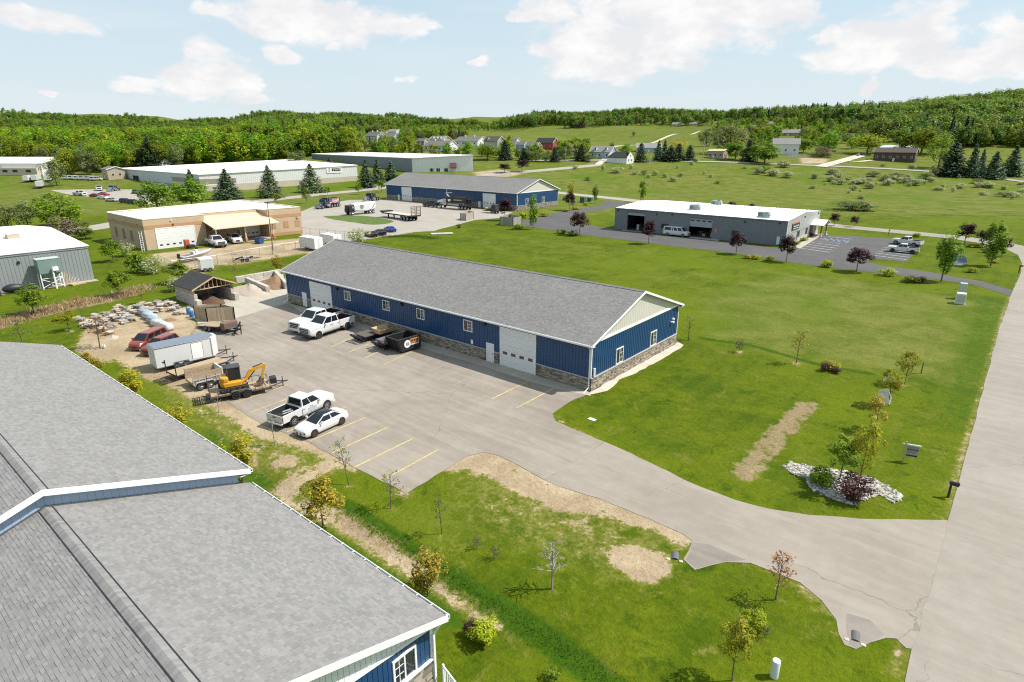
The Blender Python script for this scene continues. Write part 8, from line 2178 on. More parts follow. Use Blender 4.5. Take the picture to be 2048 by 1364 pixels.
for s in PM:
 y0, y1 = sorted((s*w/2, s*(w/2+.015)))
 mb = MB().bx(hl-3.0, hl-1.85, y0, y1, .72, 2.5); d = mb.bd('side_door', WT, b)
 mb = MB(); [mb.bx(a, a+.03, s*(w/2+.016)-.003, s*(w/2+.016)+.003, .7, 2.52) for a in (hl-3.03, hl-1.85)]; mb.bx(hl-3.0, hl-1.85, s*(w/2+.016)-.003, s*(w/2+.016)+.003, 2.5, 2.53); mb.bd('door_seal', plastic, d)
 mb = MB(); y0, y1 = sorted((s*w/2, s*(w/2+.02))); mb.bx(-hl, hl-.9, y0, y1, .48, .56); mb.bx(-hl, hl-.9, y0, y1, zt-.1, zt); mb.bd('side_rail', chrome, t)
 mb = MB(); y0, y1 = sorted((s*w/2, s*(w/2+.012))); mb.xprism([(-hl+.55, 1.15), (-hl+.9, 1.15), (-hl+.72, .92)], y0, y1); mb.bd('side_marker', plastic, t)
 mb = MB(); y0, y1 = sorted((s*(w/2-.02), s*(w/2+.02))); mb.bx(hl-.95, hl-.82, y0, y1, .5, zt); mb.bd('corner_cap', chrome, t)
axle(t, (-1.35, -.45), w/2-.02); fenders(t, -1.85, .05, w/2, .82, chrome, .1); hitch(t, hl-.3, hl+1.3, .8, .5)
def deck_trailer(label, fr, rr, w, zd, frame, rail_h=0, gate=0, wheels=(-.9, .1), r=.36, rim=None, sides=None, tongue=1.5, group='trailers', fold=True):
 mid, h, L, n = on_ground(Pz(*fr, zd), Pz(*rr, zd)); hl = L/2
 t = empty('utility_trailer', label, 'trailer', tuple((mid+n*w/2)[:2])+(0,), h, group)
 mb = MB(); [mb.bx(-hl, hl, y-.05, y+.05, zd-.16, zd-.02) for y in (-w/2, 0, w/2)]; [mb.bx(x, x+.08, -w/2+.05, w/2-.05, zd-.14, zd-.03) for x in np.arange(-hl, hl-.05, 1.0)]; mb.bd('frame', frame, t)
 k = int(w/.24); fb = None
 for i in range(k):
  y = -w/2+w*(i+.5)/k
  if fb is None: mb = MB().bx(-hl+.03, hl-.03, -w/k/2+.008, w/k/2-.008, -.02, .03); fb = mb.bd('deck_plank', woodm, t, loc=(0, y, zd))
  else: share(fb, 'deck_plank', t, (0, y, zd+RU(-.004, .004)))
 if rail_h:
  mb = MB()
  for s in PM:
   y = s*w/2; mb.bx(-hl, hl, y-.025, y+.025, zd+rail_h-.05, zd+rail_h); [mb.bx(x-.025, x+.025, y-.025, y+.025, zd, zd+rail_h-.05) for x in np.linspace(-hl+.03, hl-.03, 9)]
  mb.bx(hl-.05, hl, -w/2, w/2, zd+rail_h-.05, zd+rail_h); mb.bd('side_rail', frame, t)
 if gate:
  for s in PM:
   mb = MB(); y0, y1 = s*w/4-.42, s*w/4+.42
   if fold: [mb.bx(-hl-1.5+.03, -hl, y0, y0+.06, .06, .12), mb.bx(-hl-1.5, -hl, y1-.06, y1, .06, .12)]; [mb.bx(-hl-1.5+i*.2, -hl-1.45+i*.2, y0+.06, y1-.06, .06, .11) for i in range(8)]
   mb.bd('ramp', BK, t)
  for s in PM: mb = MB().bx(-hl-.04, -hl+.04, s*w/2-.05, s*w/2+.05, zd-.2, zd+gate); mb.bd('ramp_post', frame, t)
 axle(t, wheels, w/2+.12, r, rim); fenders(t, wheels[0]-.55, wheels[-1]+.55, w/2+.12, r*2+.14, frame); hitch(t, hl, hl+tongue, w*.4, zd-.1)
 for s in PM: mb = MB().bx(-hl-.03, -hl, s*(w/2-.2)-.1, s*(w/2-.2)+.1, zd-.15, zd-.03); mb.bd('tail_light', red_l, t)
 return t, hl
rust_grey = M('worn_black_frame', (.10, .085, .07), .7, .3, 4)
deck_trailer('wood decked flat trailer between the cargo and dump trailers', (456, 722), (353, 752), 2.2, .62, BK, 0, 1.3, (-1.2, -.3))
t, hl = deck_trailer('wood sided grey dump trailer with tandem wheels', (452, 752), (386, 769), 2.1, .78, trailer_grey, 0, 0, (-1.0, -.1), .38, rim_m, fold=False)
for s in PM:
 for i in range(4): mb = MB(); y0, y1 = sorted((s*(1.03), s*(1.07))); mb.bx(-hl, hl-.3, y0, y1, .9+i*.24, 1.11+i*.24); mb.bd('side_board', woodm, t)
 mb = MB(); [mb.bx(x, x+.08, min(s*1.07, s*1.13), max(s*1.07, s*1.13), .65, 1.35 if x > -hl+.1 else 1.95) for x in np.linspace(-hl, hl-.4, 6)]; mb.bx(-hl, hl-.3, min(s*1.07, s*1.14), max(s*1.07, s*1.14), 1.1, 1.18); mb.bd('stake', trailer_grey, t)
mb = MB().bx(hl-.35, hl-.2, -1.0, 1.0, .8, 1.8); mb.bd('headboard', M('trailer_white_skin'), t); mb = MB().bx(hl, hl+.7, -.5, .5, .8, 1.5); mb.bd('pump_box', BK, t, bevel=.05)
mb = MB().lathe([(.001, -.13), (.36, -.12), (.38, 0), (.36, .12), (.001, .13)], (hl+.9, .5, 1.3), 'x', 18); mb.bd('spare_wheel', tyre_m, t)
t, hl = deck_trailer('flat trailer with side rails carrying the yellow mini excavator', (541, 773), (421, 795), 2.25, .66, rust_grey, .62, 1.5, (-.5, .5), .40, rim_d, tongue=1.6)
mb = MB().bx(hl+.15, hl+.75, -.4, .4, .62, 1.25); mb.bd('tool_box', BK, t, bevel=.03)
tl, tr_ = NA(t.location), t.rotation_euler[2]
c = tl+NA([COS(tr_), SIN(tr_), 0])*(-.55); ZD = .70
ex = empty('mini_excavator', 'yellow mini excavator with dark cab standing on the railed trailer', 'excavator', (c[0], c[1], ZD), tr_, None, .85)
for s in PM:
 mb = MB().xprism([(-1.25+.28*COS(a), .28+.28*SIN(a)) for a in np.linspace(PI/2, 3*PI/2, 8)]+[(1.25+.28*COS(a), .28+.28*SIN(a)) for a in np.linspace(-PI/2, PI/2, 8)], s*.95-.2, s*.95+.2); tk = mb.bd('track', tyre_m, ex, smooth=FX)
 mb = MB(); [mb.lathe([(.001, s*1.16), (.17, s*1.16), (.17, s*1.1)] if s > 0 else [(.17, s*1.1), (.17, s*1.16), (.001, s*1.16)], (x, 0, .27), 'y', 10) for x in (-1.2, -.6, 0, .6, 1.2)]; mb.bd('roller', rust_grey, tk)
mb = MB().bx(-.7, .7, -.75, .75, .25, .6); mb.bd('undercarriage', BK, ex)
mb = MB().prism([(-1.35, -.6), (-1.0, -1.0), (.9, -1.0), (.95, 1.0), (-1.0, 1.0), (-1.35, .6)], .62, 1.15); mb.bd('body', cat_y, ex, bevel=.06)
mb = MB().prism([(-1.3, -.6), (-1.0, -.9), (-.45, -.9), (-.45, .9), (-1.0, .9), (-1.3, .6)], 1.15, 1.75); mb.bd('engine_cover', cat_y, ex, bevel=.1)
mb = MB(); x0, x1, y0, y1 = -.42, .88, -.35, .95
for x in (x0, x1):
 for y in (y0, y1): mb.bx(x-.05, x+.05, y-.05, y+.05, 1.15, 2.62)
mb.bx(x0-.07, x1+.1, y0-.07, y1+.07, 2.62, 2.74); cb = mb.bd('cab', M('cab_dark_grey', (.045, .048, .05), .5, .1, 2), ex, bevel=.02)
mb = MB().bx(x0+.05, x1-.05, y0-.02, y0+.01, 1.25, 2.6); mb.bx(x0+.05, x1-.05, y1-.01, y1+.02, 1.25, 2.6); mb.bx(x1-.01, x1+.02, y0+.05, y1-.05, 1.2, 2.6); mb.bx(x0-.02, x0+.01, y0+.05, y1-.05, 1.6, 2.6); mb.bd('cab_glass', cglass, cb)
mb = MB().bx(x0+.2, x0+.7, 0, .55, 1.2, 1.9); mb.bd('seat', plastic, cb)
mb = MB().tube((.9, -.55, .85), (1.5, -.55, 1.15), .2, .2, 8); mb.bd('swing_post', cat_y, ex)
B = [(1.35, 1.05), (2.0, 2.1), (3.6, 2.45)]
mb = MB()
for (a, b), th0, th1 in ((B[:2], .16, .19), (B[1:], .19, .12)):
 d = NA(b)-NA(a); d = d/np.linalg.norm(d); nn = NA([-d[1], d[0]]); q = [NA(a)-nn*th0, NA(b)-nn*th1, NA(b)+nn*th1, NA(a)+nn*th0]; mb.xprism([tuple(p) for p in q], -.69, -.43)
mb.bd('boom', cat_y, ex, smooth=FX)
mb = MB().xprism([(3.45, 2.65), (3.75, 2.55), (3.25, 1.0), (3.05, 1.05)], -.68, -.45); mb.bd('arm', cat_y, ex, smooth=FX)
mb = MB().tube((1.6, -.56, 1.0), (2.5, -.56, 2.05), .07, n=8); mb.tube((2.3, -.56, 2.45), (3.35, -.56, 2.72), .06, n=8); mb.bd('hydraulic_ram', BK, ex)
mb = MB().xprism([(2.95, 1.05), (3.35, 1.0), (3.2, .3), (2.7, .12), (2.45, .45), (2.75, .62)], -.9, -.2); mb.bd('bucket', M('rusty_steel'), ex, smooth=FX)
mb = MB().bx(1.6, 1.7, -.95, .95, .08, .45); mb.bx(1.0, 1.65, -.5, -.4, .2, .35); mb.bx(1.0, 1.65, .4, .5, .2, .35); mb.bd('dozer_blade', M('pale_tan_blade', (.55, .42, .22), .6, .2, 3), ex)
mid, h, L, n = on_ground(P(452, 674), P(392, 658)); g = (P(395, 660)+P(450, 672)+P(460, 656)+P(428, 645))/4
t = empty('tilt_deck_trailer', 'tilted tan deck trailer with dark hydraulic frame at its nose', 'trailer', (g[0], g[1], 0), h, 'trailers')
for i in range(10): mb = MB(); y = -1.2+i*.24; mb.hexa([(-2.8, y+.01, .3), (2.4, y+.01, .95), (2.4, y+.23, .95), (-2.8, y+.23, .3)], [(-2.8, y+.01, .36), (2.4, y+.01, 1.01), (2.4, y+.23, 1.01), (-2.8, y+.23, .36)]); mb.bd('deck_plank', woodm, t)
mb = MB(); [mb.hexa([(-2.8, y, .18), (2.6, y, .80), (2.6, y+.1, .80), (-2.8, y+.1, .18)], [(-2.8, y, .29), (2.6, y, .94), (2.6, y+.1, .94), (-2.8, y+.1, .29)]) for y in (-1.15, 1.05)]; mb.bd('frame', BK, t)
axle(t, (-.4, .5), 1.25)
mb = MB().bx(2.5, 3.4, -1.0, 1.0, .55, 1.5); mb.bd('winch_box', M('rusty_steel'), t, bevel=.05); mb = MB(); [mb.tube((2.6, s, .3), (5.0, s*.3, .7), .12, n=6) for s in (-.8, .8)]; [mb.tube((3.0+i*.5, -.9, .7+i*.1), (3.0+i*.5, .9, 1.0), .08, n=6) for i in range(4)]; mb.tube((4.6, -.6, .1), (4.6, .6, 1.6), .1, n=6); mb.tube((4.9, .3, 0), (4.9, .3, 1.5), .08, n=6); mb.bd('hydraulic_frame', BK, t)
def at_y(px0, px1):
 a = P(*px0); b = P(*px1); d = b-a; return a, ATAN2(d[1], d[0]), np.linalg.norm(d)
a, b = P(797, 710.5), P(842, 697)
g = (a+b)/2; h = ATAN2((a-b)[1], (a-b)[0]); L = np.linalg.norm(a-b); n = NA([SIN(h), -COS(h), 0]); n = n if n@g > 0 else -n
w = 2.35; c = g+n*w/2
t = empty('roll_off_container', 'black open roll off container with round white logo and orange panel', 'container', (c[0], c[1], .012), h, 'roll off boxes by the long blue shop'); hl = L/2; zt = 1.75
mb = MB()
for s in PM: mb.hexa([(-hl, s*w/2-.04, .3), (hl-.5, s*w/2-.04, .3), (hl-.5, s*w/2+.04, .3), (-hl, s*w/2+.04, .3)], [(-hl, s*w/2-.04, zt), (hl, s*w/2-.04, zt), (hl, s*w/2+.04, zt), (-hl, s*w/2+.04, zt)])
mb.bx(-hl, hl-.5, -w/2, w/2, .22, .3); mb.bx(-hl, -hl+.08, -w/2, w/2, .3, zt); mb.hexa([(hl-.58, -w/2, .3), (hl-.5, -w/2, .3), (hl-.5, w/2, .3), (hl-.58, w/2, .3)], [(hl-.08, -w/2, zt), (hl, -w/2, zt), (hl, w/2, zt), (hl-.08, w/2, zt)]); bx = mb.bd('body', BK, t, smooth=FX)
mb = MB(); [mb.bx(-hl-.05, hl+.05, s*w/2-.08, s*w/2+.08, zt, zt+.1) for s in PM]; [mb.bx(x-.06, x+.06, -w/2, w/2, zt, zt+.1) for x in (-hl, hl)]; mb.bd('top_rail', M('worn_black_rail', (.04, .04, .042), .6, .3, 4), bx)
mb = MB(); [mb.hexa([(hl-.5, y-.07, .3), (hl-.4, y-.07, .3), (hl-.4, y+.07, .3), (hl-.5, y+.07, .3)], [(hl, y-.07, zt), (hl+.1, y-.07, zt), (hl+.1, y+.07, zt), (hl, y+.07, zt)]) for y in (-w/2+.07, -.38, .38, w/2-.07)]; mb.bd('end_stake', BK, bx)
mb = MB(); [mb.bx(-hl, hl-.6, s*.5-.08, s*.5+.08, .03, .22) for s in PM]; mb.bd('skid', M('rusty_steel'), t)
for s in PM:
 y = s*(w/2+.045)
 mb = MB().tube((hl-1.35, y, 1.08), (hl-1.35, y+s*.015, 1.08), .48, n=20); lg_ = mb.bd('logo_disc', WT, bx)
 mb = MB(); [mb.bx(hl-1.6+i*.1, hl-1.53+i*.1, min(y, y+s*.02), max(y, y+s*.02), .85+.06*(i % 2), 1.2+.05*(i % 3)) for i in range(5)]; mb.bd('logo_mark', M('emblem_grey'), lg_)
 mb = MB(); y0, y1 = sorted((y, y+s*.015)); mb.bx(hl-3.1, hl-1.75, y0, y1, 1.08, 1.62); op = mb.bd('orange_panel', M('orange_print', (.62, .27, .06), .5, .1, 5), bx)
 mb = MB(); [mb.bx(hl-2.95+i*.24, hl-2.78+i*.24, min(y, y+s*.02), max(y, y+s*.02), 1.2, 1.5) for i in range(5)]; mb.bd('panel_lettering', M('sign_black'), op)
 mb = MB(); [mb.bx(hl-3.0+i*.13, hl-2.91+i*.13, min(y, y+s*.02), max(y, y+s*.02), .82, .98) for i in range(9)]; mb.bd('lettering', WT, bx)
def rack(label, fx, c0, L, w=2.2, back=1.2):
 t = empty('hook_lift_rack', label, 'container', (c0[0], c0[1], .012), -PI/2, 'roll off boxes by the long blue shop'); hl = L/2
 mb = MB().bx(-hl, hl, -w/2, w/2, .75, .85); mb.bd('deck', M('worn_black_frame'), t)
 mb = MB(); [mb.bx(-hl, hl, s*.5-.09, s*.5+.09, .03, .75) for s in PM]; mb.bd('skid', BK, t)
 for i in range(5): mb = MB(); y = -w/2+.06+i*(w-.12)/4; mb.hexa([(hl-.15, y-.06, .75), (hl-.03, y-.06, .75), (hl-.03, y+.06, .75), (hl-.15, y+.06, .75)], [(hl+.55, y-.06, .85+back*.0), (hl+.67, y-.06, .85), (hl+.67, y+.06, .85), (hl+.55, y+.06, .85)]); mb.hexa([(hl-.15, y-.06, .1), (hl-.03, y-.06, .1), (hl-.03, y+.06, .1), (hl-.15, y+.06, .1)], [(hl+.55, y-.06, .75), (hl+.67, y-.06, .75), (hl+.67, y+.06, .75), (hl+.55, y+.06, .75)]); mb.bd('end_stake', BK, t)
 mb = MB().bx(hl+.5, hl+.7, -w/2, w/2, .8, .92); mb.bd('end_beam', BK, t)
 return t, hl
p = P(711, 686); rk, hl = rack('black hook lift rack with a wooden box load, leftmost of the roll off boxes', 0, p+NA([0, 3.0, 0]), 4.6)
p2 = P(752, 700); rk2, hl2 = rack('low black hook lift rack between the wooden box and the black container', 0, p2+NA([.2, 2.9, 0]), 4.4)
mb = MB().hexa([(hl2-.6, .1, .85), (hl2+.5, .1, .85), (hl2+.5, 1.1, .85), (hl2-.6, 1.1, .85)], [(hl2-.6, .1, 1.5), (hl2+.9, .1, 1.5), (hl2+.9, 1.1, 1.5), (hl2-.6, 1.1, 1.5)]); mb.bd('grey_bin', M('bin_grey', (.13, .125, .13), .6, .2, 2), rk2)
wb = empty('wooden_box', 'pale timber sided box full of brick scraps on black rack', 'crate', (p[0]+1.2, p[1]+3.6, .87), -PI/2)
mb = MB(); [mb.hexa([(-1.2, s*.62-.03, 0), (1.1, s*.62-.03, 0), (1.1, s*.62+.03, 0), (-1.2, s*.62+.03, 0)], [(-1.3, s*.95-.03, .62), (1.25, s*.95-.03, .62), (1.25, s*.95+.03, .62), (-1.3, s*.95+.03, .62)]) for s in PM]; mb.hexa([(1.07, -.62, 0), (1.13, -.62, 0), (1.13, .62, 0), (1.07, .62, 0)], [(1.22, -.95, .62), (1.28, -.95, .62), (1.28, .95, .62), (1.22, .95, .62)]); mb.bd('side_board', M('fresh_timber', (.52, .38, .22), .8, .15, 2), wb, smooth=FX)
mb = MB().bx(-1.2, 1.07, -.62, .62, 0, .1); mb.bd('floor', woodm, wb); mb = MB(); [mb.blob((RU(-.2, 1), RU(-.4, .4), .2), (.16, .14, .12), i, sub=1) for i in range(16)]; mb.bd('brick_scrap', M('brick_orange', (.42, .18, .09), .9, .2, 5), wb, kind='stuff')
# ------------------------------------------------------------------ yard: pallets of stone, wrapped bundles, enclosure, shed, bunkers
stm = [M('pale_flagstone', (.36, .33, .285), .9, .15, 3, .3, rnd=.25), M('grey_flagstone', (.22, .21, .20), .9, .2, 3, .3, rnd=.25), M('buff_flagstone', (.38, .30, .22), .9, .15, 3, .3, rnd=.2)]
pal = [(158, 642), (168, 651), (182, 647), (193, 637), (206, 645), (217, 651), (223, 656), (213, 630), (233, 623), (238, 617), (246, 633), (258, 635), (263, 643), (250, 646), (240, 641), (256, 622), (265, 618), (276, 617), (284, 613), (299, 611), (314, 609), (323, 613), (331, 608), (339, 611), (316, 623), (303, 622), (352, 616), (357, 628), (206, 664), (216, 669), (178, 655), (196, 655), (228, 638), (272, 628), (290, 620), (345, 622)]
r_ = random.Random(31); shp = []
for i in range(4):
 j_ = lambda q: q+r_.uniform(-.05, .05); mb = MB().hexa([(j_(a), j_(b), -.07) for a, b in ((-.42, -.26), (.42, -.26), (.42, .26), (-.42, .26))], [(j_(a), j_(b), .07) for a, b in ((-.40, -.25), (.40, -.25), (.40, .25), (-.40, .25))]); o = mb.bd('stone', stm[i % 3], None, bevel=.025); shp.append(o.data); bpy.data.objects.remove(o)
rows_ = {k: sorted(q for q in pal if (q[1] < 624, 624 <= q[1] < 643, q[1] >= 643)[k]) for k in range(3)}
ORD = 'first second third fourth fifth sixth seventh eighth ninth tenth eleventh twelfth thirteenth fourteenth fifteenth sixteenth'.split()
def plabel(q):
 k = 0 if q[1] < 624 else 1 if q[1] < 643 else 2
 return 'rough stone pallet, %s from left in the %s row of the dirt yard' % (ORD[rows_[k].index(q)], ('back', 'middle', 'front')[k])
for i, (px, py) in enumerate(pal):
 g = P(px, py); t = empty('stone_pallet', plabel((px, py)), 'stone pallet', tuple(g), r_.uniform(-.5, .5), 'pallets of stone on the dirt yard')
 mb = MB(); [mb.bx(-.6, .6, y-.06, y+.06, .10, .13) for y in (-.5, -.25, 0, .25, .5)]; [mb.bx(x-.05, x+.05, -.56, .56, 0, .10) for x in (-.5, 0, .5)]; mb.bd('pallet', woodm, t)
 for k in range(r_.randint(4, 9)):
  o = bpy.data.objects.new('stone', shp[r_.randrange(4)]); COL.objects.link(o); o.parent = t; o.location = (r_.uniform(-.32, .32), r_.uniform(-.34, .34), .22+.17*(k//3)); o.rotation_euler = (r_.uniform(-.1, .1), r_.uniform(-.1, .1), r_.uniform(0, 3)); o.scale = (r_.uniform(.9, 1.3), r_.uniform(.9, 1.5), r_.uniform(.8, 1.5))
wrap = [M('grey_shrink_wrap', (.30, .33, .36), .35, .1, 3), M('white_shrink_wrap', (.50, .50, .50), .35, .1, 3), M('blue_grey_wrap', (.36, .42, .48), .3, .1, 3)]
for i, (px, py, m_) in enumerate([(292, 632, 0), (301, 639, 2), (310, 647, 0), (319, 654, 1), (331, 658, 1)]):
 g = P(px, py); t = empty('wrapped_bundle', '%s shrink wrapped bundle in the row behind the copper minivan' % ['grey', 'blue grey', 'dull grey', 'white', 'whitest'][i], 'bundle', tuple(g), .08, 'shrink wrapped bundles')
 mb = MB().xprism([(-1.55, .12), (1.55, .12), (1.6, .5), (1.35, .92), (-1.3, .95), (-1.6, .55)], -.45, .45); mb.bd('bundle', wrap[m_], t, bevel=.12, smooth=True); mb = MB().bx(-1.4, 1.4, -.45, .45, 0, .12); mb.bd('skid', woodm, t)
def board_pen(label, corners, hgt, z0, mat, skip=(), group=None, bw=.16, name='board_enclosure'):
 o_ = NA(corners[0]); t = empty(name, label, 'fence', tuple(o_[:2])+(z0,), 0, group); r = random.Random(len(label)); N = len(corners)
 for i in range(N):
  if i in skip: continue
  a = NA(corners[i][:2])-o_[:2]; b = NA(corners[(i+1) % N][:2])-o_[:2]; L = np.linalg.norm(b-a); u = (b-a)/L; k = max(1, int(L/bw)); h = ATAN2(u[1], u[0])
  first = None
  for j in range(k):
   p = a+u*(j+.5)*L/k
   if first is None: mb = MB().bx(-L/k/2+.006, L/k/2-.006, -.015, .015, .04, hgt); first = mb.bd('board', mat, t, loc=(p[0], p[1], 0)); first.rotation_euler = (0, 0, h)
   else: share(first, 'board', t, (p[0], p[1], 0), (0, 0, h), (1, 1, r.uniform(.985, 1.015)))
  mb = MB(); n = NA([-u[1], u[0]])*.04
  for z in (.3, hgt-.35): mb.hexa([(a[0]+n[0]*.5, a[1]+n[1]*.5, z), (b[0]+n[0]*.5, b[1]+n[1]*.5, z), (b[0]+n[0]*1.6, b[1]+n[1]*1.6, z), (a[0]+n[0]*1.6, a[1]+n[1]*1.6, z)], [(a[0]+n[0]*.5, a[1]+n[1]*.5, z+.1), (b[0]+n[0]*.5, b[1]+n[1]*.5, z+.1), (b[0]+n[0]*1.6, b[1]+n[1]*1.6, z+.1), (a[0]+n[0]*1.6, a[1]+n[1]*1.6, z+.1)])
  mb.bd('rail', mat, t, smooth=FX)
  for q in (a, b): mb = MB().bx(q[0]-.06, q[0]+.06, q[1]-.06, q[1]+.06, 0, hgt+.03); mb.bd('post', mat, t)
 return t
oldb = M('weathered_boards', (.40, .31, .20), .9, .2, 3, .2, stretch=(1, 1, .2), rnd=.16, col2=(.32, .26, .18)); greyb = M('silver_grey_boards', (.30, .28, .25), .9, .2, 3, .2, stretch=(1, 1, .2), rnd=.15); cedar = M('cedar_boards', (.36, .32, .27), .9, .2, 3, .2, rnd=.14)
c1, c2, c3 = P(391, 637), P(415.3, 643.5), P(470, 639); c4 = c1+(c3-c2)
en = board_pen('open topped weathered board enclosure beside the concrete pad', [c1, c2, c3, c4], 1.85, 0, oldb, bw=.2)
m_ = (c1+c3)/2; t = empty('waste_container', 'grey waste container inside the weathered board enclosure', 'container', (m_[0], m_[1], .02), ATAN2((c3-c2)[1], (c3-c2)[0])); mb = MB().hexa([(-1.0, -.6, 0), (1.0, -.6, 0), (1.0, .6, 0), (-1.0, .6, 0)], [(-1.1, -.8, 1.3), (1.1, -.8, 1.3), (1.1, .8, 1.3), (-1.1, .8, 1.3)]); mb.bd('body', M('dark_green_bin', (.05, .07, .06), .5), t); mb = MB().bx(-1.1, 1.1, -.8, .8, 1.3, 1.38); mb.bd('lid', M('grey_lid', (.22, .24, .25), .5), t)
zf = lambda a: P(*a)
board_pen('small pale board enclosure at the truck yard corner', [zf((921, 440)), zf((931, 441.5)), zf((947, 437)), zf((938, 434))], 2.2, 0, cedar, group='board enclosures', bw=.26)
board_pen('larger silver grey board enclosure under the purple maple', [zf((1000, 450)), zf((1026, 452.5)), zf((1043, 449)), zf((1018, 444))], 2.5, 0, greyb, group='board enclosures', bw=.28)
a, b = P(1575, 316), P(1628, 312); board_pen('grey board fence along the garden of the tall white house', [a, b], 2.0, a[2]-.1, greyb, skip=(1,), bw=.5, name='board_fence')
A_, B_ = P(392.5, 612.9), P(469.7, 598.2); g = (A_+B_)/2; Ly = 6.2; Lx = 6.6
t = empty('open_shed', 'open fronted block shed with dark shingle gable roof over mulch', 'shed', (g[0]-Lx, g[1]-Ly/2, 0), 0)
def blocks(root, x0, x1, y0, y1, n, rows, bh, along, jit=.02):
 for r in range(rows):
  for i in range(n):
   a, b = i/n, (i+1)/n; mb = MB(); e = RU(0, jit)
   if along == 'x': mb.bx(x0+(x1-x0)*a+.01, x0+(x1-x0)*b-.01, y0-e, y1+e, r*bh+.008, (r+1)*bh-.008)
   else: mb.bx(x0-e, x1+e, y0+(y1-y0)*a+.01, y0+(y1-y0)*b-.01, r*bh+.008, (r+1)*bh-.008)
   mb.bd('concrete_block', concrete, root, bevel=.025)
blocks(t, 0, Lx, 0, .5, 4, 3, .62, 'x'); blocks(t, 0, Lx, Ly-.5, Ly, 4, 3, .62, 'x'); blocks(t, 0, .5, .5, Ly-.5, 3, 3, .62, 'y'); blocks(t, Lx, Lx+1.1, -.1, .5, 1, 2, .55, 'x', .06); blocks(t, Lx, Lx+1.1, Ly-.5, Ly+.1, 1, 2, .55, 'x', .06)
shb = M('plank_wall', (.44, .34, .24), .85, .15, 2);
for s, y in ((-1, .1), (1, Ly-.1)):
 for k in range(4): mb = MB().bx(0, Lx, y-.04, y+.04, 1.88+k*.2, 2.07+k*.2); mb.bd('wall_plank', shb, t)
 for k in range(6): mb = MB(); x = .3+k*1.18; mb.bx(x-.07, x+.07, y-s*.12-.06, y-s*.12+.06, 1.86, 2.7); mb.bd('stud', M('bare_timber'), t)
mb = MB(); gable_tri(mb, ((0, Ly, 0), (0, -1, 0), (-1, 0, 0)), Ly, 1.86, 0, lambda q: 2.75+min(q, Ly-q)*.45, -.1, 0); mb.bd('gable_wall', shb, t)
mb = MB(); gable_slabs(mb, Lx, Ly, 2.62, .45*(Ly/2+.35), .35, .4, .1); mb.bd('roof', MATS['dark_shingles'], t)
for i in (0, 1): mb = MB(); rake_boards(mb, Lx+.4, Ly, 2.62, .45*(Ly/2+.35), .35, .2, .05, 1, half=i); mb.bd('rake_board', M('fresh_timber'), t)
for k in range(9): mb = MB(); y = .5+k*.65; mb.bx(Lx-.2, Lx-.05, y-.04, y+.04, 2.5, 2.62+min(y, Ly-y)*.45); mb.bd('truss_web', M('fresh_timber'), t)
mb = MB().bx(Lx-.2, Lx-.06, .1, Ly-.1, 2.38, 2.5); mb.bd('beam', M('fresh_timber'), t)
def pile(name, label, g, r, mat, seed):
 mb = MB(); n = 28; rg = random.Random(seed); vs = [];
 for j in range(9):
  q = j/8; rr = 1-q
  for i in range(n): a = 2*PI*i/n; k = 1+.16*SIN(3*a+seed)+.08*SIN(7*a+j)+rg.uniform(-.05, .05); vs.append((COS(a)*r[0]*rr*k, SIN(a)*r[1]*rr*k, r[2]*(q**1.15)*(1+.12*SIN(a*2+seed))-.05))
 mb.add(vs, [(j*n+i, j*n+(i+1) % n, (j+1)*n+(i+1) % n, (j+1)*n+i) for j in range(8) for i in range(n)]); o = mb.bd(name, mat, None, smooth='all', loc=tuple(g)); o['kind'] = 'stuff'; o['label'] = label; return o
grav = M('grey_brown_gravel', (.40, .34, .275), .95, .2, 9, .6); mul = M('dark_mulch', (.115, .065, .04), .95, .35, 7, .7); soil = M('brown_topsoil', (.25, .155, .085), .95, .3, 5, .6, col2=(.16, .095, .055))
pile('mulch_pile', 'dark mulch heap spilling from the open shed', (g[0]-2.2, g[1]-.2, .03), (3.6, 2.3, 1.25), mul, 1)
q = P(500, 582); pile('gravel_pile', 'pale gravel heap between the concrete block walls', tuple(q), (5.2, 3.7, 1.3), grav, 2)
q = P(552, 569); pile('soil_pile', 'brown soil heap behind the roof end of the long shop', tuple(q), (4.2, 3.6, 1.7), soil, 3)
for (a, b, l) in [((537, 586), (494, 567), 'concrete block bunker wall between gravel and soil heaps'), ((574, 578), (552, 553), 'concrete block bunker wall by the long shop corner'), ((472, 567), (560, 551), 'low concrete block wall along the back of the bunkers')]:
 a, b = P(*a), P(*b); d = b-a; L = np.linalg.norm(d); t = empty('block_wall', l, 'wall', (a[0], a[1], .015), ATAN2(d[1], d[0]), 'bunker walls'); n = max(3, int(L/1.7))
 blocks(t, 0, L, -.3, .3, n, 2, .58, 'x', .05)
for i, (px, py, l) in enumerate([(384, 634, 'blue plastic drum by the weathered enclosure corner'), (378, 628, 'second blue drum behind the first at the enclosure')]):
 t = empty('drum', l, 'drum', tuple(P(px, py)), 0, 'blue drums'); mb = MB().lathe([(.28, 0), (.3, .1), (.3, .8), (.27, .9), (.001, .9)], n=14); mb.bd('barrel', M('drum_blue', (.03, .16, .36), .5, .1, 3), t, smooth=True); mb = MB().lathe([(.31, .3), (.31, .34)], n=14); mb.bd('hoop', M('drum_blue'), t)
for i, (px, py, r, m_) in enumerate([(340, 640, 1.1, soil), (365, 622, 1.3, grav), (300, 672, .9, soil), (225, 675, 1.0, grav)]): pile('spoil_heap', ['small brown earth heap between bundles and enclosure', 'low gravel heap before the open shed', 'small earth heap behind the red cars', 'low gravel heap by the russet tree'][i], P(px, py), (r, r*.8, .4), m_, 5+i)
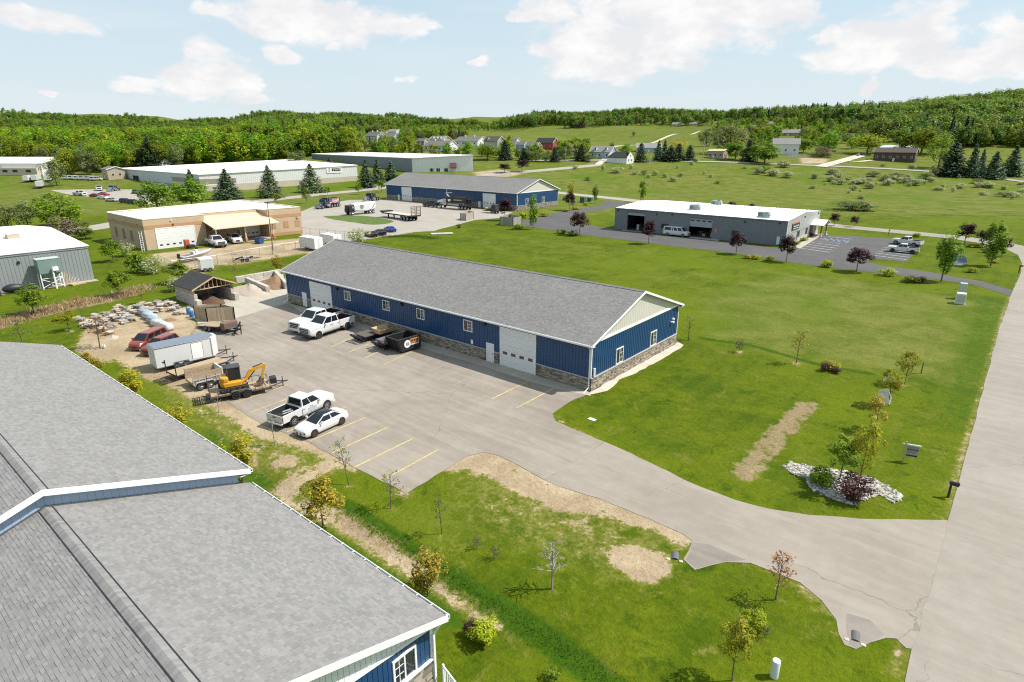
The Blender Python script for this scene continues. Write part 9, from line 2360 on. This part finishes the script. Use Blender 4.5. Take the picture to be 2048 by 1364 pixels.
# ------------------------------------------------------------------ small things
g = P(547, 508.5); t = empty('light_pole', 'tall thin brown light pole by the tan yard fence', 'light pole', tuple(g)); h = hpx(g, 406)
mb = MB().tube(O3, (0, 0, h), .12, .07, 8); mb.bd('pole', M('brown_pole', (.12, .075, .05), .6, .1, 3), t); mb = MB().bx(-.25, .25, -.55, .55, h-.05, h+.18); mb.bd('lamp_head', BK, t, bevel=.04); mb = MB().tube(O3, (0, 0, .7), .25, n=10); mb.bd('footing', concrete, t)
def power_pole(px, py, top, label, lean=0.0):
 g = P(px, py); h = hpx(g, top); t = empty('power_pole', label, 'power pole', tuple(g), -.6, 'power poles'); t.rotation_euler = (lean, lean, -.6)
 mb = MB().tube((0, 0, -.5), (0, 0, h), .26, .17, 8); mb.bd('pole', M('grey_pole_wood', (.42, .39, .34), .9, .15, 2), t); mb = MB().bx(-1.4, 1.4, -.09, .09, h-1.2, h-1.0); mb.bd('crossarm', M('grey_pole_wood'), t); mb = MB().tube((.35, .25, h-3.0), (.35, .25, h-2.0), .25, n=8); mb.bd('transformer', galv, t); return NA([g[0], g[1], g[2]+h-1.0])
tops = [power_pole(*q) for q in [(691, 278, 240, 'power pole left of the chimney houses'), (1131, 323, 292, 'power pole before the dull red roof house'), (1298, 324, 301, 'short power pole before the pine row'), (1406, 318, 282, 'power pole beside the tan shed')]]; tops.append(power_pole(1890, 346, 292, 'leaning power pole before the broad dark pine', .06)); tops.append(power_pole(2080, 372, 300, 'power pole beyond the right edge of the view'))
for i in range(1, len(tops)-1):
 a, b = tops[i], tops[i+1]; mb = MB(); q = [a+(b-a)*k/8+NA([0, 0, -2.2*SIN(PI*k/8)]) for k in range(9)]
 for k in range(8): mb.tube(q[k], q[k+1], .03, n=3, cap=False)
 tag(mb.bd('power_line', BK), 'sagging power line span %s' % ['from the dull red roof to the pine row', 'above the pine row', 'from the tan shed to the leaning pole', 'right of the leaning pole'][i-1], 'power line', 'power lines')
def chain(label, px, hgt, step=3.0):
 pts = [P(*q) for q in px]; o_ = pts[0]; t = empty('chain_link_fence', label, 'fence', tuple(o_), 0, 'chain link fences'); first = None; wm = MB(); rl = MB()
 for a, b in zip(pts[:-1], pts[1:]):
  a = a-o_; b = b-o_; L = np.linalg.norm(b-a); u = (b-a)/L; n = max(1, int(L/step))
  for j in range(n+1):
   p = a+u*L*j/n
   if first is None: mb = MB().tube(O3, (0, 0, hgt+.05), .05, n=6); first = mb.bd('post', galv, t)
   else: share(first, 'post', t, tuple(p))
  rl.tube(a+[0, 0, hgt], b+[0, 0, hgt], .03, n=5)
  q = -hgt
  while q < L:
   for s in (0, 1):
    s0, s1 = max(q, 0), min(q+hgt, L)
    if s1 > s0:
     z0, z1 = (s0-q, s1-q) if s == 0 else (hgt-(s0-q), hgt-(s1-q)); wm.tube(a+u*s0+[0, 0, z0], a+u*s1+[0, 0, z1], .008, n=3, cap=False)
   q += .34
 rl.bd('top_rail', galv, t); wm.bd('wire_mesh', galv, t, kind='stuff')
chain('chain link fence along the front of the tan gravel yard', [(318, 528), (345, 541), (436, 529), (494, 517), (545, 508), (592, 500), (640, 492)], 1.9)
chain('tall chain link gate fence between tan building and truck yard', [(604, 474), (640, 478), (690, 483), (722, 486)], 2.5, 2.4)
chain('chain link fence from the tan building end with a ladder', [(292, 498), (232, 478)], 2.4)
g = P(287, 503); t = empty('ladder', 'pale ladder leaning on the fence by the tan garage door', 'ladder', tuple(g), 1.2); mb = MB(); [mb.tube((s, 0, 0), (s, .9, 4.4), .05, n=5) for s in (-.25, .25)]; mb.bd('side_rail', WT, t); mb = MB(); [mb.tube((-.25, k*.082, k*.4), (.25, k*.082, k*.4), .03, n=4) for k in range(1, 11)]; mb.bd('rung', WT, t, kind='stuff')
a, b = P(425, 512), P(362, 527); d = a-b; t = empty('boat', 'white centre console boat with dark outboard motor on a trailer', 'boat', tuple((a+b)/2+[0, 0, .55]), ATAN2(d[1], d[0])); L = np.linalg.norm(d)
R_ = [[(x, -w*.55, z0), (x, -w, .75+s), (x, -w*.9, .80+s), (x, w*.9, .80+s), (x, w, .75+s), (x, w*.55, z0), (x, 0, z0-.18)] for x, w, z0, s in [(-L/2, 1.0, .15, 0), (-L*.2, 1.12, .12, 0), (L*.15, 1.05, .15, .1), (L*.36, .62, .35, .25), (L*.49, .12, .75, .4)]]
mb = MB().loft(R_[::-1]); mb.bd('hull', P_white, t, smooth=FX); mb = MB().bx(-L*.42, L*.12, -.75, .75, .80, .83); mb.bd('cockpit_floor', M('bin_grey'), t); mb = MB().bx(-.4, .3, -.35, .35, .8, 1.7); mb.bx(-1.2, -.7, -.4, .4, .8, 1.4); mb.bd('console', P_white, t, bevel=.06); mb = MB().bx(.15, .3, -.35, .35, 1.7, 2.05); mb.bd('windscreen', cglass, t)
mb = MB().bx(-L/2-.55, -L/2-.05, -.25, .25, .7, 1.5); mb.bx(-L/2-.4, -L/2-.15, -.12, .12, -.1, .7); mb.bd('outboard_motor', P_black, t, bevel=.08)
bt = empty('boat_trailer', 'bare trailer under the white centre console boat', 'trailer', tuple((a+b)/2), ATAN2(d[1], d[0]), 'trailers'); mb = MB(); [mb.bx(-L*.45, L*.4, s*.8-.05, s*.8+.05, .42, .52) for s in PM]; mb.bx(L*.35, L*.7, -.05, .05, .42, .52); mb.bd('frame', galv, bt); axle(bt, (-.8, .1), 1.05, .32)
a, b = P(517, 521), P(466, 524); d = a-b; t = empty('boat_trailer', 'empty dark boat trailer with white fenders by the yard fence', 'trailer', tuple((a+b)/2), ATAN2(d[1], d[0]), 'trailers'); L = np.linalg.norm(d)
mb = MB(); [mb.tube((-L/2, s*.8, .5), (L*.3, s*.8, .6), .07, n=5) for s in PM]; [mb.tube((L*.3, s*.8, .6), (L*.62, 0, .6), .07, n=5) for s in PM]; [mb.tube((x, -.8, .5), (x, .8, .5), .06, n=5) for x in (-2, -.5, 1)]; [mb.tube((x, s*.5, .55), (x+1.5, s*.5, .95), .08, n=5) for s in PM for x in (-2, 0)]; mb.bd('frame', BK, t); axle(t, (-.6, .3), .98, .34); fenders(t, -1.2, .9, .98, .85, P_white)
def box_trailer(label, a, b, w, h0, h1, dl=True):
 a, b = P(*a), P(*b); d = a-b; L = np.linalg.norm(d[:2]); h = ATAN2(d[1], d[0]); u = NA([COS(h), SIN(h), 0]); n = NA([-u[1], u[0], 0]); n = n if n@-(a+b) < 0 else -n
 t = empty('box_trailer', label, 'trailer', tuple((a+b)/2+n*w/2), h, 'trailers'); mb = MB().bx(-L/2, L/2, -w/2, w/2, h0, h1); bd = mb.bd('body', P_white, t, bevel=.05); mb = MB().bx(-L/2+.05, L/2-.05, -w/2+.05, w/2-.05, h1, h1+.06); mb.bd('roof', WT, t); mb = MB().bx(L/2, L/2+.02, -w/2+.1, -.01, h0+.1, h1-.1); mb.bd('rear_door', WT, t); mb = MB().bx(L/2, L/2+.02, .01, w/2-.1, h0+.1, h1-.1); mb.bd('rear_door', WT, t); mb = MB(); [mb.bx(L/2+.02, L/2+.05, s-.02, s+.02, h0+.2, h1-.2) for s in (-.12, .12)]; mb.bd('lock_bar', galv, t); axle(t, (-.45, .45), w/2-.05, .34); fenders(t, -.95, .95, w/2, .78, galv, .1); hitch(t, -L/2, -L/2-1.2, .6, .5)
box_trailer('white box trailer with tandem wheels behind the long shop roof', (630, 503), (600, 498), 2.4, .5, 2.9)
box_trailer('second white box trailer half hidden behind the roof end', (668, 494), (642, 489), 2.3, .5, 2.6)
box_trailer('small white box trailer beside the green tree and boat', (429, 542), (403, 545), 2.4, .45, 2.5)
for i, (px, py) in enumerate([(58, 364), (74, 363), (98, 363), (82, 376)]):
 g = P(px, py); t = empty('box_trailer', '%s white long trailer in the row before the wood at far left' % ['leftmost', 'second', 'third', 'nearest'][i], 'trailer', tuple(g), 1.0+.05*i, 'trailers'); mb = MB().bx(-1.3, 1.3, -4, 4, 1.0, 3.6); mb.bd('body', P_white, t, bevel=.05); mb = MB().bx(-1.1, 1.1, -3.8, 3.8, .7, 1.0); mb.bd('chassis', BK, t); axle(t, (-.9, .9), 1.1, .45)
g = P(519, 487); t = empty('waste_skip', 'blue steel skip at the corner of the tan carport', 'container', tuple(g), .2); mb = MB().hexa([(-.8, -.6, .05), (.8, -.6, .05), (.8, .6, .05), (-.8, .6, .05)], [(-.95, -.75, 1.4), (.95, -.75, 1.4), (.95, .75, 1.4), (-.95, .75, 1.4)]); mb.bd('body', M('skip_blue', (.02, .07, .25), .5, .15, 3), t); mb = MB().bx(-.98, .98, -.78, .78, 1.4, 1.46); mb.bd('lid', plastic, t)
g = P(375, 496); t = empty('fuel_pump', 'orange red pump cabinet beside the white garage door', 'machine', tuple(g)); mb = MB().bx(-.5, .5, -.5, .5, .1, 2.0); mb.bd('cabinet', M('pump_orange', (.45, .09, .04), .5, .1, 3), t, bevel=.06); mb = MB().bx(.5, 1.4, -.3, 1.2, .2, .9); mb.bd('tank', BK, t, bevel=.1)
set_at(pickup('small grey utility truck behind the chain link gate', P_silver), 666, 478, 0, .8)
g = P(1805, 922.5); t = empty('estate_sign', 'hanging estate agent sign with red band on a wooden post', 'sign', tuple(g), .25, None, .88)
mb = MB().bx(-.06, .06, -.06, .06, 0, 1.95); mb.bd('post', M('bare_timber'), t); mb = MB().bx(-.25, 1.15, -.04, .04, 1.68, 1.78) ; mb.bx(-.3, -.2, -.04, .04, 1.68, 1.78); mb.bd('arm', WT, t)
mb = MB().bx(.12, 1.0, -.015, .015, .62, 1.62); sb = mb.bd('sign_panel', M('sign_pale_blue', (.28, .31, .35), .5, .05, 3), t)
for s in PM:
 y0, y1 = sorted((s*.015, s*.022))
 for z0, z1, m_, nm in ((1.2, 1.34, M('sign_red', (.28, .03, .025), .5), 'red_band'), (.62, .76, M('sign_navy', (.015, .02, .045), .5), 'navy_band'), (1.36, 1.6, M('sign_slate', (.20, .26, .30), .5), 'head_band')): mb = MB().bx(.12, 1.0, y0, y1, z0, z1); mb.bd(nm, m_, sb)
 mb = MB(); [mb.bx(.2+.09*i, .27+.09*i, min(s*.022, s*.03), max(s*.022, s*.03), 1.24, 1.30) for i in range(8)]; [mb.bx(.25+.07*i, .3+.07*i, y0, y1, 1.02, 1.10) for i in range(8)]; mb.bd('lettering', M('emblem_grey'), sb)
def mailbox(px, py, top, rz, label):
 g = P(px, py); h = hpx(g, top); t = empty('mailbox', label, 'mailbox', tuple(g), rz, 'mailboxes'); mb = MB().bx(-.07, .07, -.07, .07, 0, h-.25); mb.bx(-.05, .45, -.05, .05, h-.33, h-.25); mb.bd('post', BK, t); mb = MB().yprism([(.11*COS(a), h-.13+.13*SIN(a)) for a in np.linspace(0, PI, 9)]+[(-.11, h-.25), (.11, h-.25)], -.12, .46); b = mb.bd('box', BK, t); mb = MB().bx(.46, .475, -.09, .09, h-.2, h-.06); mb.bd('door', M('mailbox_door_grey', (.25, .25, .26), .5), b)
mailbox(1896, 994, 962, .1, 'black mailbox on post where the driveway meets the street'); mailbox(1777, 469, 459, 1.4, 'small dark mailbox on the cross street verge'); mailbox(2037, 546, 530, .3, 'dark mailbox at the street corner bend')
t = empty('marker_post', 'thick white pipe standing on the near lawn', 'post', tuple(P(1548, 1353))); mb = MB().lathe([(.19, 0), (.19, .92), (.17, .95), (.001, .95)], n=18); mb.bd('pipe', M('pale_grey_pvc', (.55, .60, .58), .4, .05, 2), t, smooth=True); mb = MB().lathe([(.175, .951), (.175, .97), (.001, .975)], n=18); mb.bd('cap', WT, t)
t = empty('marker_post', 'thin dark post at the edge of the long grass', 'post', tuple(P(1842, 747))); mb = MB().bx(-.05, .05, -.05, .05, 0, 1.3); mb.bd('stake', bark, t)
t = empty('valve_lid', 'flat pale utility lid on lawn near the driveway', 'utility lid', tuple(P(1184, 839))); mb = MB().bx(-.35, .35, -.2, .2, -.02, .05); mb.bd('lid', M('pale_lid'), t, bevel=.01)
for i, (px, py, tp) in enumerate([(1921, 597, 566), (1919, 607, 586), (1166, 405, 394), (1180, 403, 395)]):
 g = P(px, py); h = max(.9, hpx(g, tp)); t = empty('utility_cabinet', ['tall pale green cabinet by the street verge', 'low pale cabinet before the tall green one', 'dark green transformer box on the strip by the drive', 'smaller green transformer box beside its twin'][i], 'utility box', tuple(g), .1, 'utility boxes'); w = wpx(g, [12, 16, 10, 9][i])*.5; mb = MB().bx(-w, w, -w, w, .05, h); mb.bd('cabinet', [M('pale_green_cabinet', (.40, .46, .40), .5), M('stone_white', (.60, .58, .53), .8, .1, 3), M('transformer_green', (.05, .11, .07), .5), M('transformer_green')][i], t, bevel=.04); mb = MB().bx(-w-.1, w+.1, -w-.1, w+.1, 0, .06); mb.bd('pad', concrete, t); mb = MB().bx(-w*.8, w*.8, -w-.012, -w, h*.2, h*.85); mb.bd('door', M('pale_green_cabinet') if i < 2 else M('transformer_green'), t)
ws_ = M('white_limestone', (.45, .43, .385), .9, .25, 4, .3, col2=(.24, .22, .185), isl=.3)
for i, (px, py, tp, w, l) in enumerate([(1766, 808, 774, 25, 'tall pale boulder among the garden trees'), (1773, 764, 752, 12, 'smaller pale boulder behind the tall one'), (208, 696, 688, 10, 'single pale rock by the russet tree')]):
 g = P(px, py); h = hpx(g, tp); w = wpx(g, w)/2; mb = MB().blob((0, 0, h*.4), (w*.9, w*.6, h*.62), 60+i, sub=2, jit=.3); tag(mb.bd('boulder', M('white_rock', (.66, .64, .60), .9, .15, 4, .3), None, loc=tuple(g)), l, 'boulder', 'pale boulders')
bed = V2((1567, 934), (1580, 924), (1610, 930), (1650, 938), (1700, 945), (1745, 957), (1780, 975), (1806, 992), (1800, 1000), (1785, 1005), (1760, 990), (1740, 995), (1715, 1008), (1690, 1008), (1650, 995), (1618, 975), (1612, 958), (1585, 948))
sheet('stone_bed', bed, M('pale_grit', (.33, .30, .25), .95, .3, 9, .5), .02)
r_ = random.Random(77); lo = np.min(bed, 0); hi = np.max(bed, 0); mb = MB(); k = 0
while k < 620:
 p = NA([[r_.uniform(lo[0], hi[0]), r_.uniform(lo[1], hi[1])]])
 if in_poly(p, bed)[0]: s = r_.uniform(.06, .17); mb.blob((p[0][0], p[0][1], .04), (s*1.2, s, s*.7), k, sub=1, jit=.3); k += 1
o = mb.bd('garden_stones', ws_, None); o['kind'] = 'stuff'; o['label'] = 'white stones covering the garden bed at the corner'
t = empty('timber_edging', 'dark timber edge of the white stone bed', 'edging', tuple(P(1634, 984)), 0); a = P(1632, 984)-P(1634, 984); b = P(1662, 1000)-P(1634, 984); d = (b-a)/np.linalg.norm(b-a); mb = MB(); n = NA([-d[1], d[0], 0])*.07; mb.hexa([a-n, b-n, b+n, a+n], [p+[0, 0, .16] for p in (a-n, b-n, b+n, a+n)]); mb.bd('sleeper', bark, t, smooth=FX)
for px, py, l, rz in ((1350, 1117, 'dark corrugated culvert mouth below the driveway edge', .4), (1711, 1280, 'dark culvert pipe mouth near the street corner', .2)):
 g = P(px, py); t = empty('culvert', l, 'culvert', tuple(g-[0, 0, .2]), rz, 'culverts', .68); mb = MB().lathe([(.42, -.12), (.42, .9), (.36, .9), (.36, -.12), (.42, -.12)], (0, 0, .02), 'y', 18); mb.bd('pipe', M('dull_culvert_steel', (.10, .10, .10), .7, .2, 4), t, smooth=True); mb = MB().lathe([(.001, .1), (.36, .1)], (0, 0, .02), 'y', 18); mb.bd('pipe_inside', dark, t); mb = MB(); [mb.blob((s*.55, -.25, .28), (.22, .18, .12), i+8, sub=1) for i, s in enumerate(PM)]; mb.bd('rubble', concrete, t, kind='stuff')
sheet('pond', round_poly(V2((1900, 508), (1915, 506), (1932, 514), (1938, 524), (1925, 531), (1906, 530), (1897, 520))), M('pond_water', (.06, .09, .11), .06, .2, .4, spec=.6), .012)
t = empty('concrete_spillway', 'pale concrete spillway slab on the bank below the yard', 'spillway', tuple(P(884, 468)), .95); mb = MB().hexa([(-3, -1.2, .05), (3, -1.2, .05), (3, 1.2, .05), (-3, 1.2, .05)], [(-3, -1.2, .22), (3, -1.2, .22), (3, 1.2, .22), (-3, 1.2, .22)]); mb.bd('slab', concrete, t)
def blades(name, label, mat, spots, seed):
 rg = np.random.default_rng(seed); V = []
 for pts, wd, n, h in spots:
  pts = [NA(q) for q in V2(*pts)]; Ls = [np.linalg.norm(b-a) for a, b in zip(pts[:-1], pts[1:])]; tot = sum(Ls)
  for a, b, L in zip(pts[:-1], pts[1:], Ls):
   k = int(n*L/tot); c = a+(b-a)*rg.uniform(0, 1, (k, 1))+rg.normal(size=(k, 2))*wd; hh = h*rg.uniform(.5, 1.3, k); an = rg.uniform(0, 6.28, k); w = hh*.10+.012; ln = rg.normal(size=(k, 2))*.30*hh[:, None]
   z = terrain(c[:, 0], c[:, 1])-.2*(wd < 1.0); e = np.stack([np.cos(an)*w, np.sin(an)*w], 1)
   V.append(np.stack([np.column_stack([c-e, z]), np.column_stack([c+e, z]), np.column_stack([c+ln+e*.15, z+hh]), np.column_stack([c+ln-e*.15, z+hh])], 1).reshape(-1, 3))
 o = bpy.data.objects.new(name, card_mesh(name, np.concatenate(V), mat)); COL.objects.link(o); o['kind'] = 'stuff'; o['label'] = label
blades('tall_grass', 'long dark grass along the ditch and field edges', LM['grass'], [([(690, 1010), (760, 1055), (860, 1120), (960, 1190), (1060, 1245), (1180, 1330), (1240, 1380)], .45, 1500, .13), ([(1400, 676), (1500, 690), (1640, 730), (1745, 748)], .35, 2500, .22), ([(760, 474), (830, 472), (870, 478)], 1.2, 2500, .25)], 5)
blades('dry_reeds', 'straw coloured reeds in the wet strip on the left lawn', LM['straw'], [([(-20, 655), (60, 630), (150, 608), (240, 592), (290, 575)], 1.1, 7000, .45)], 6)
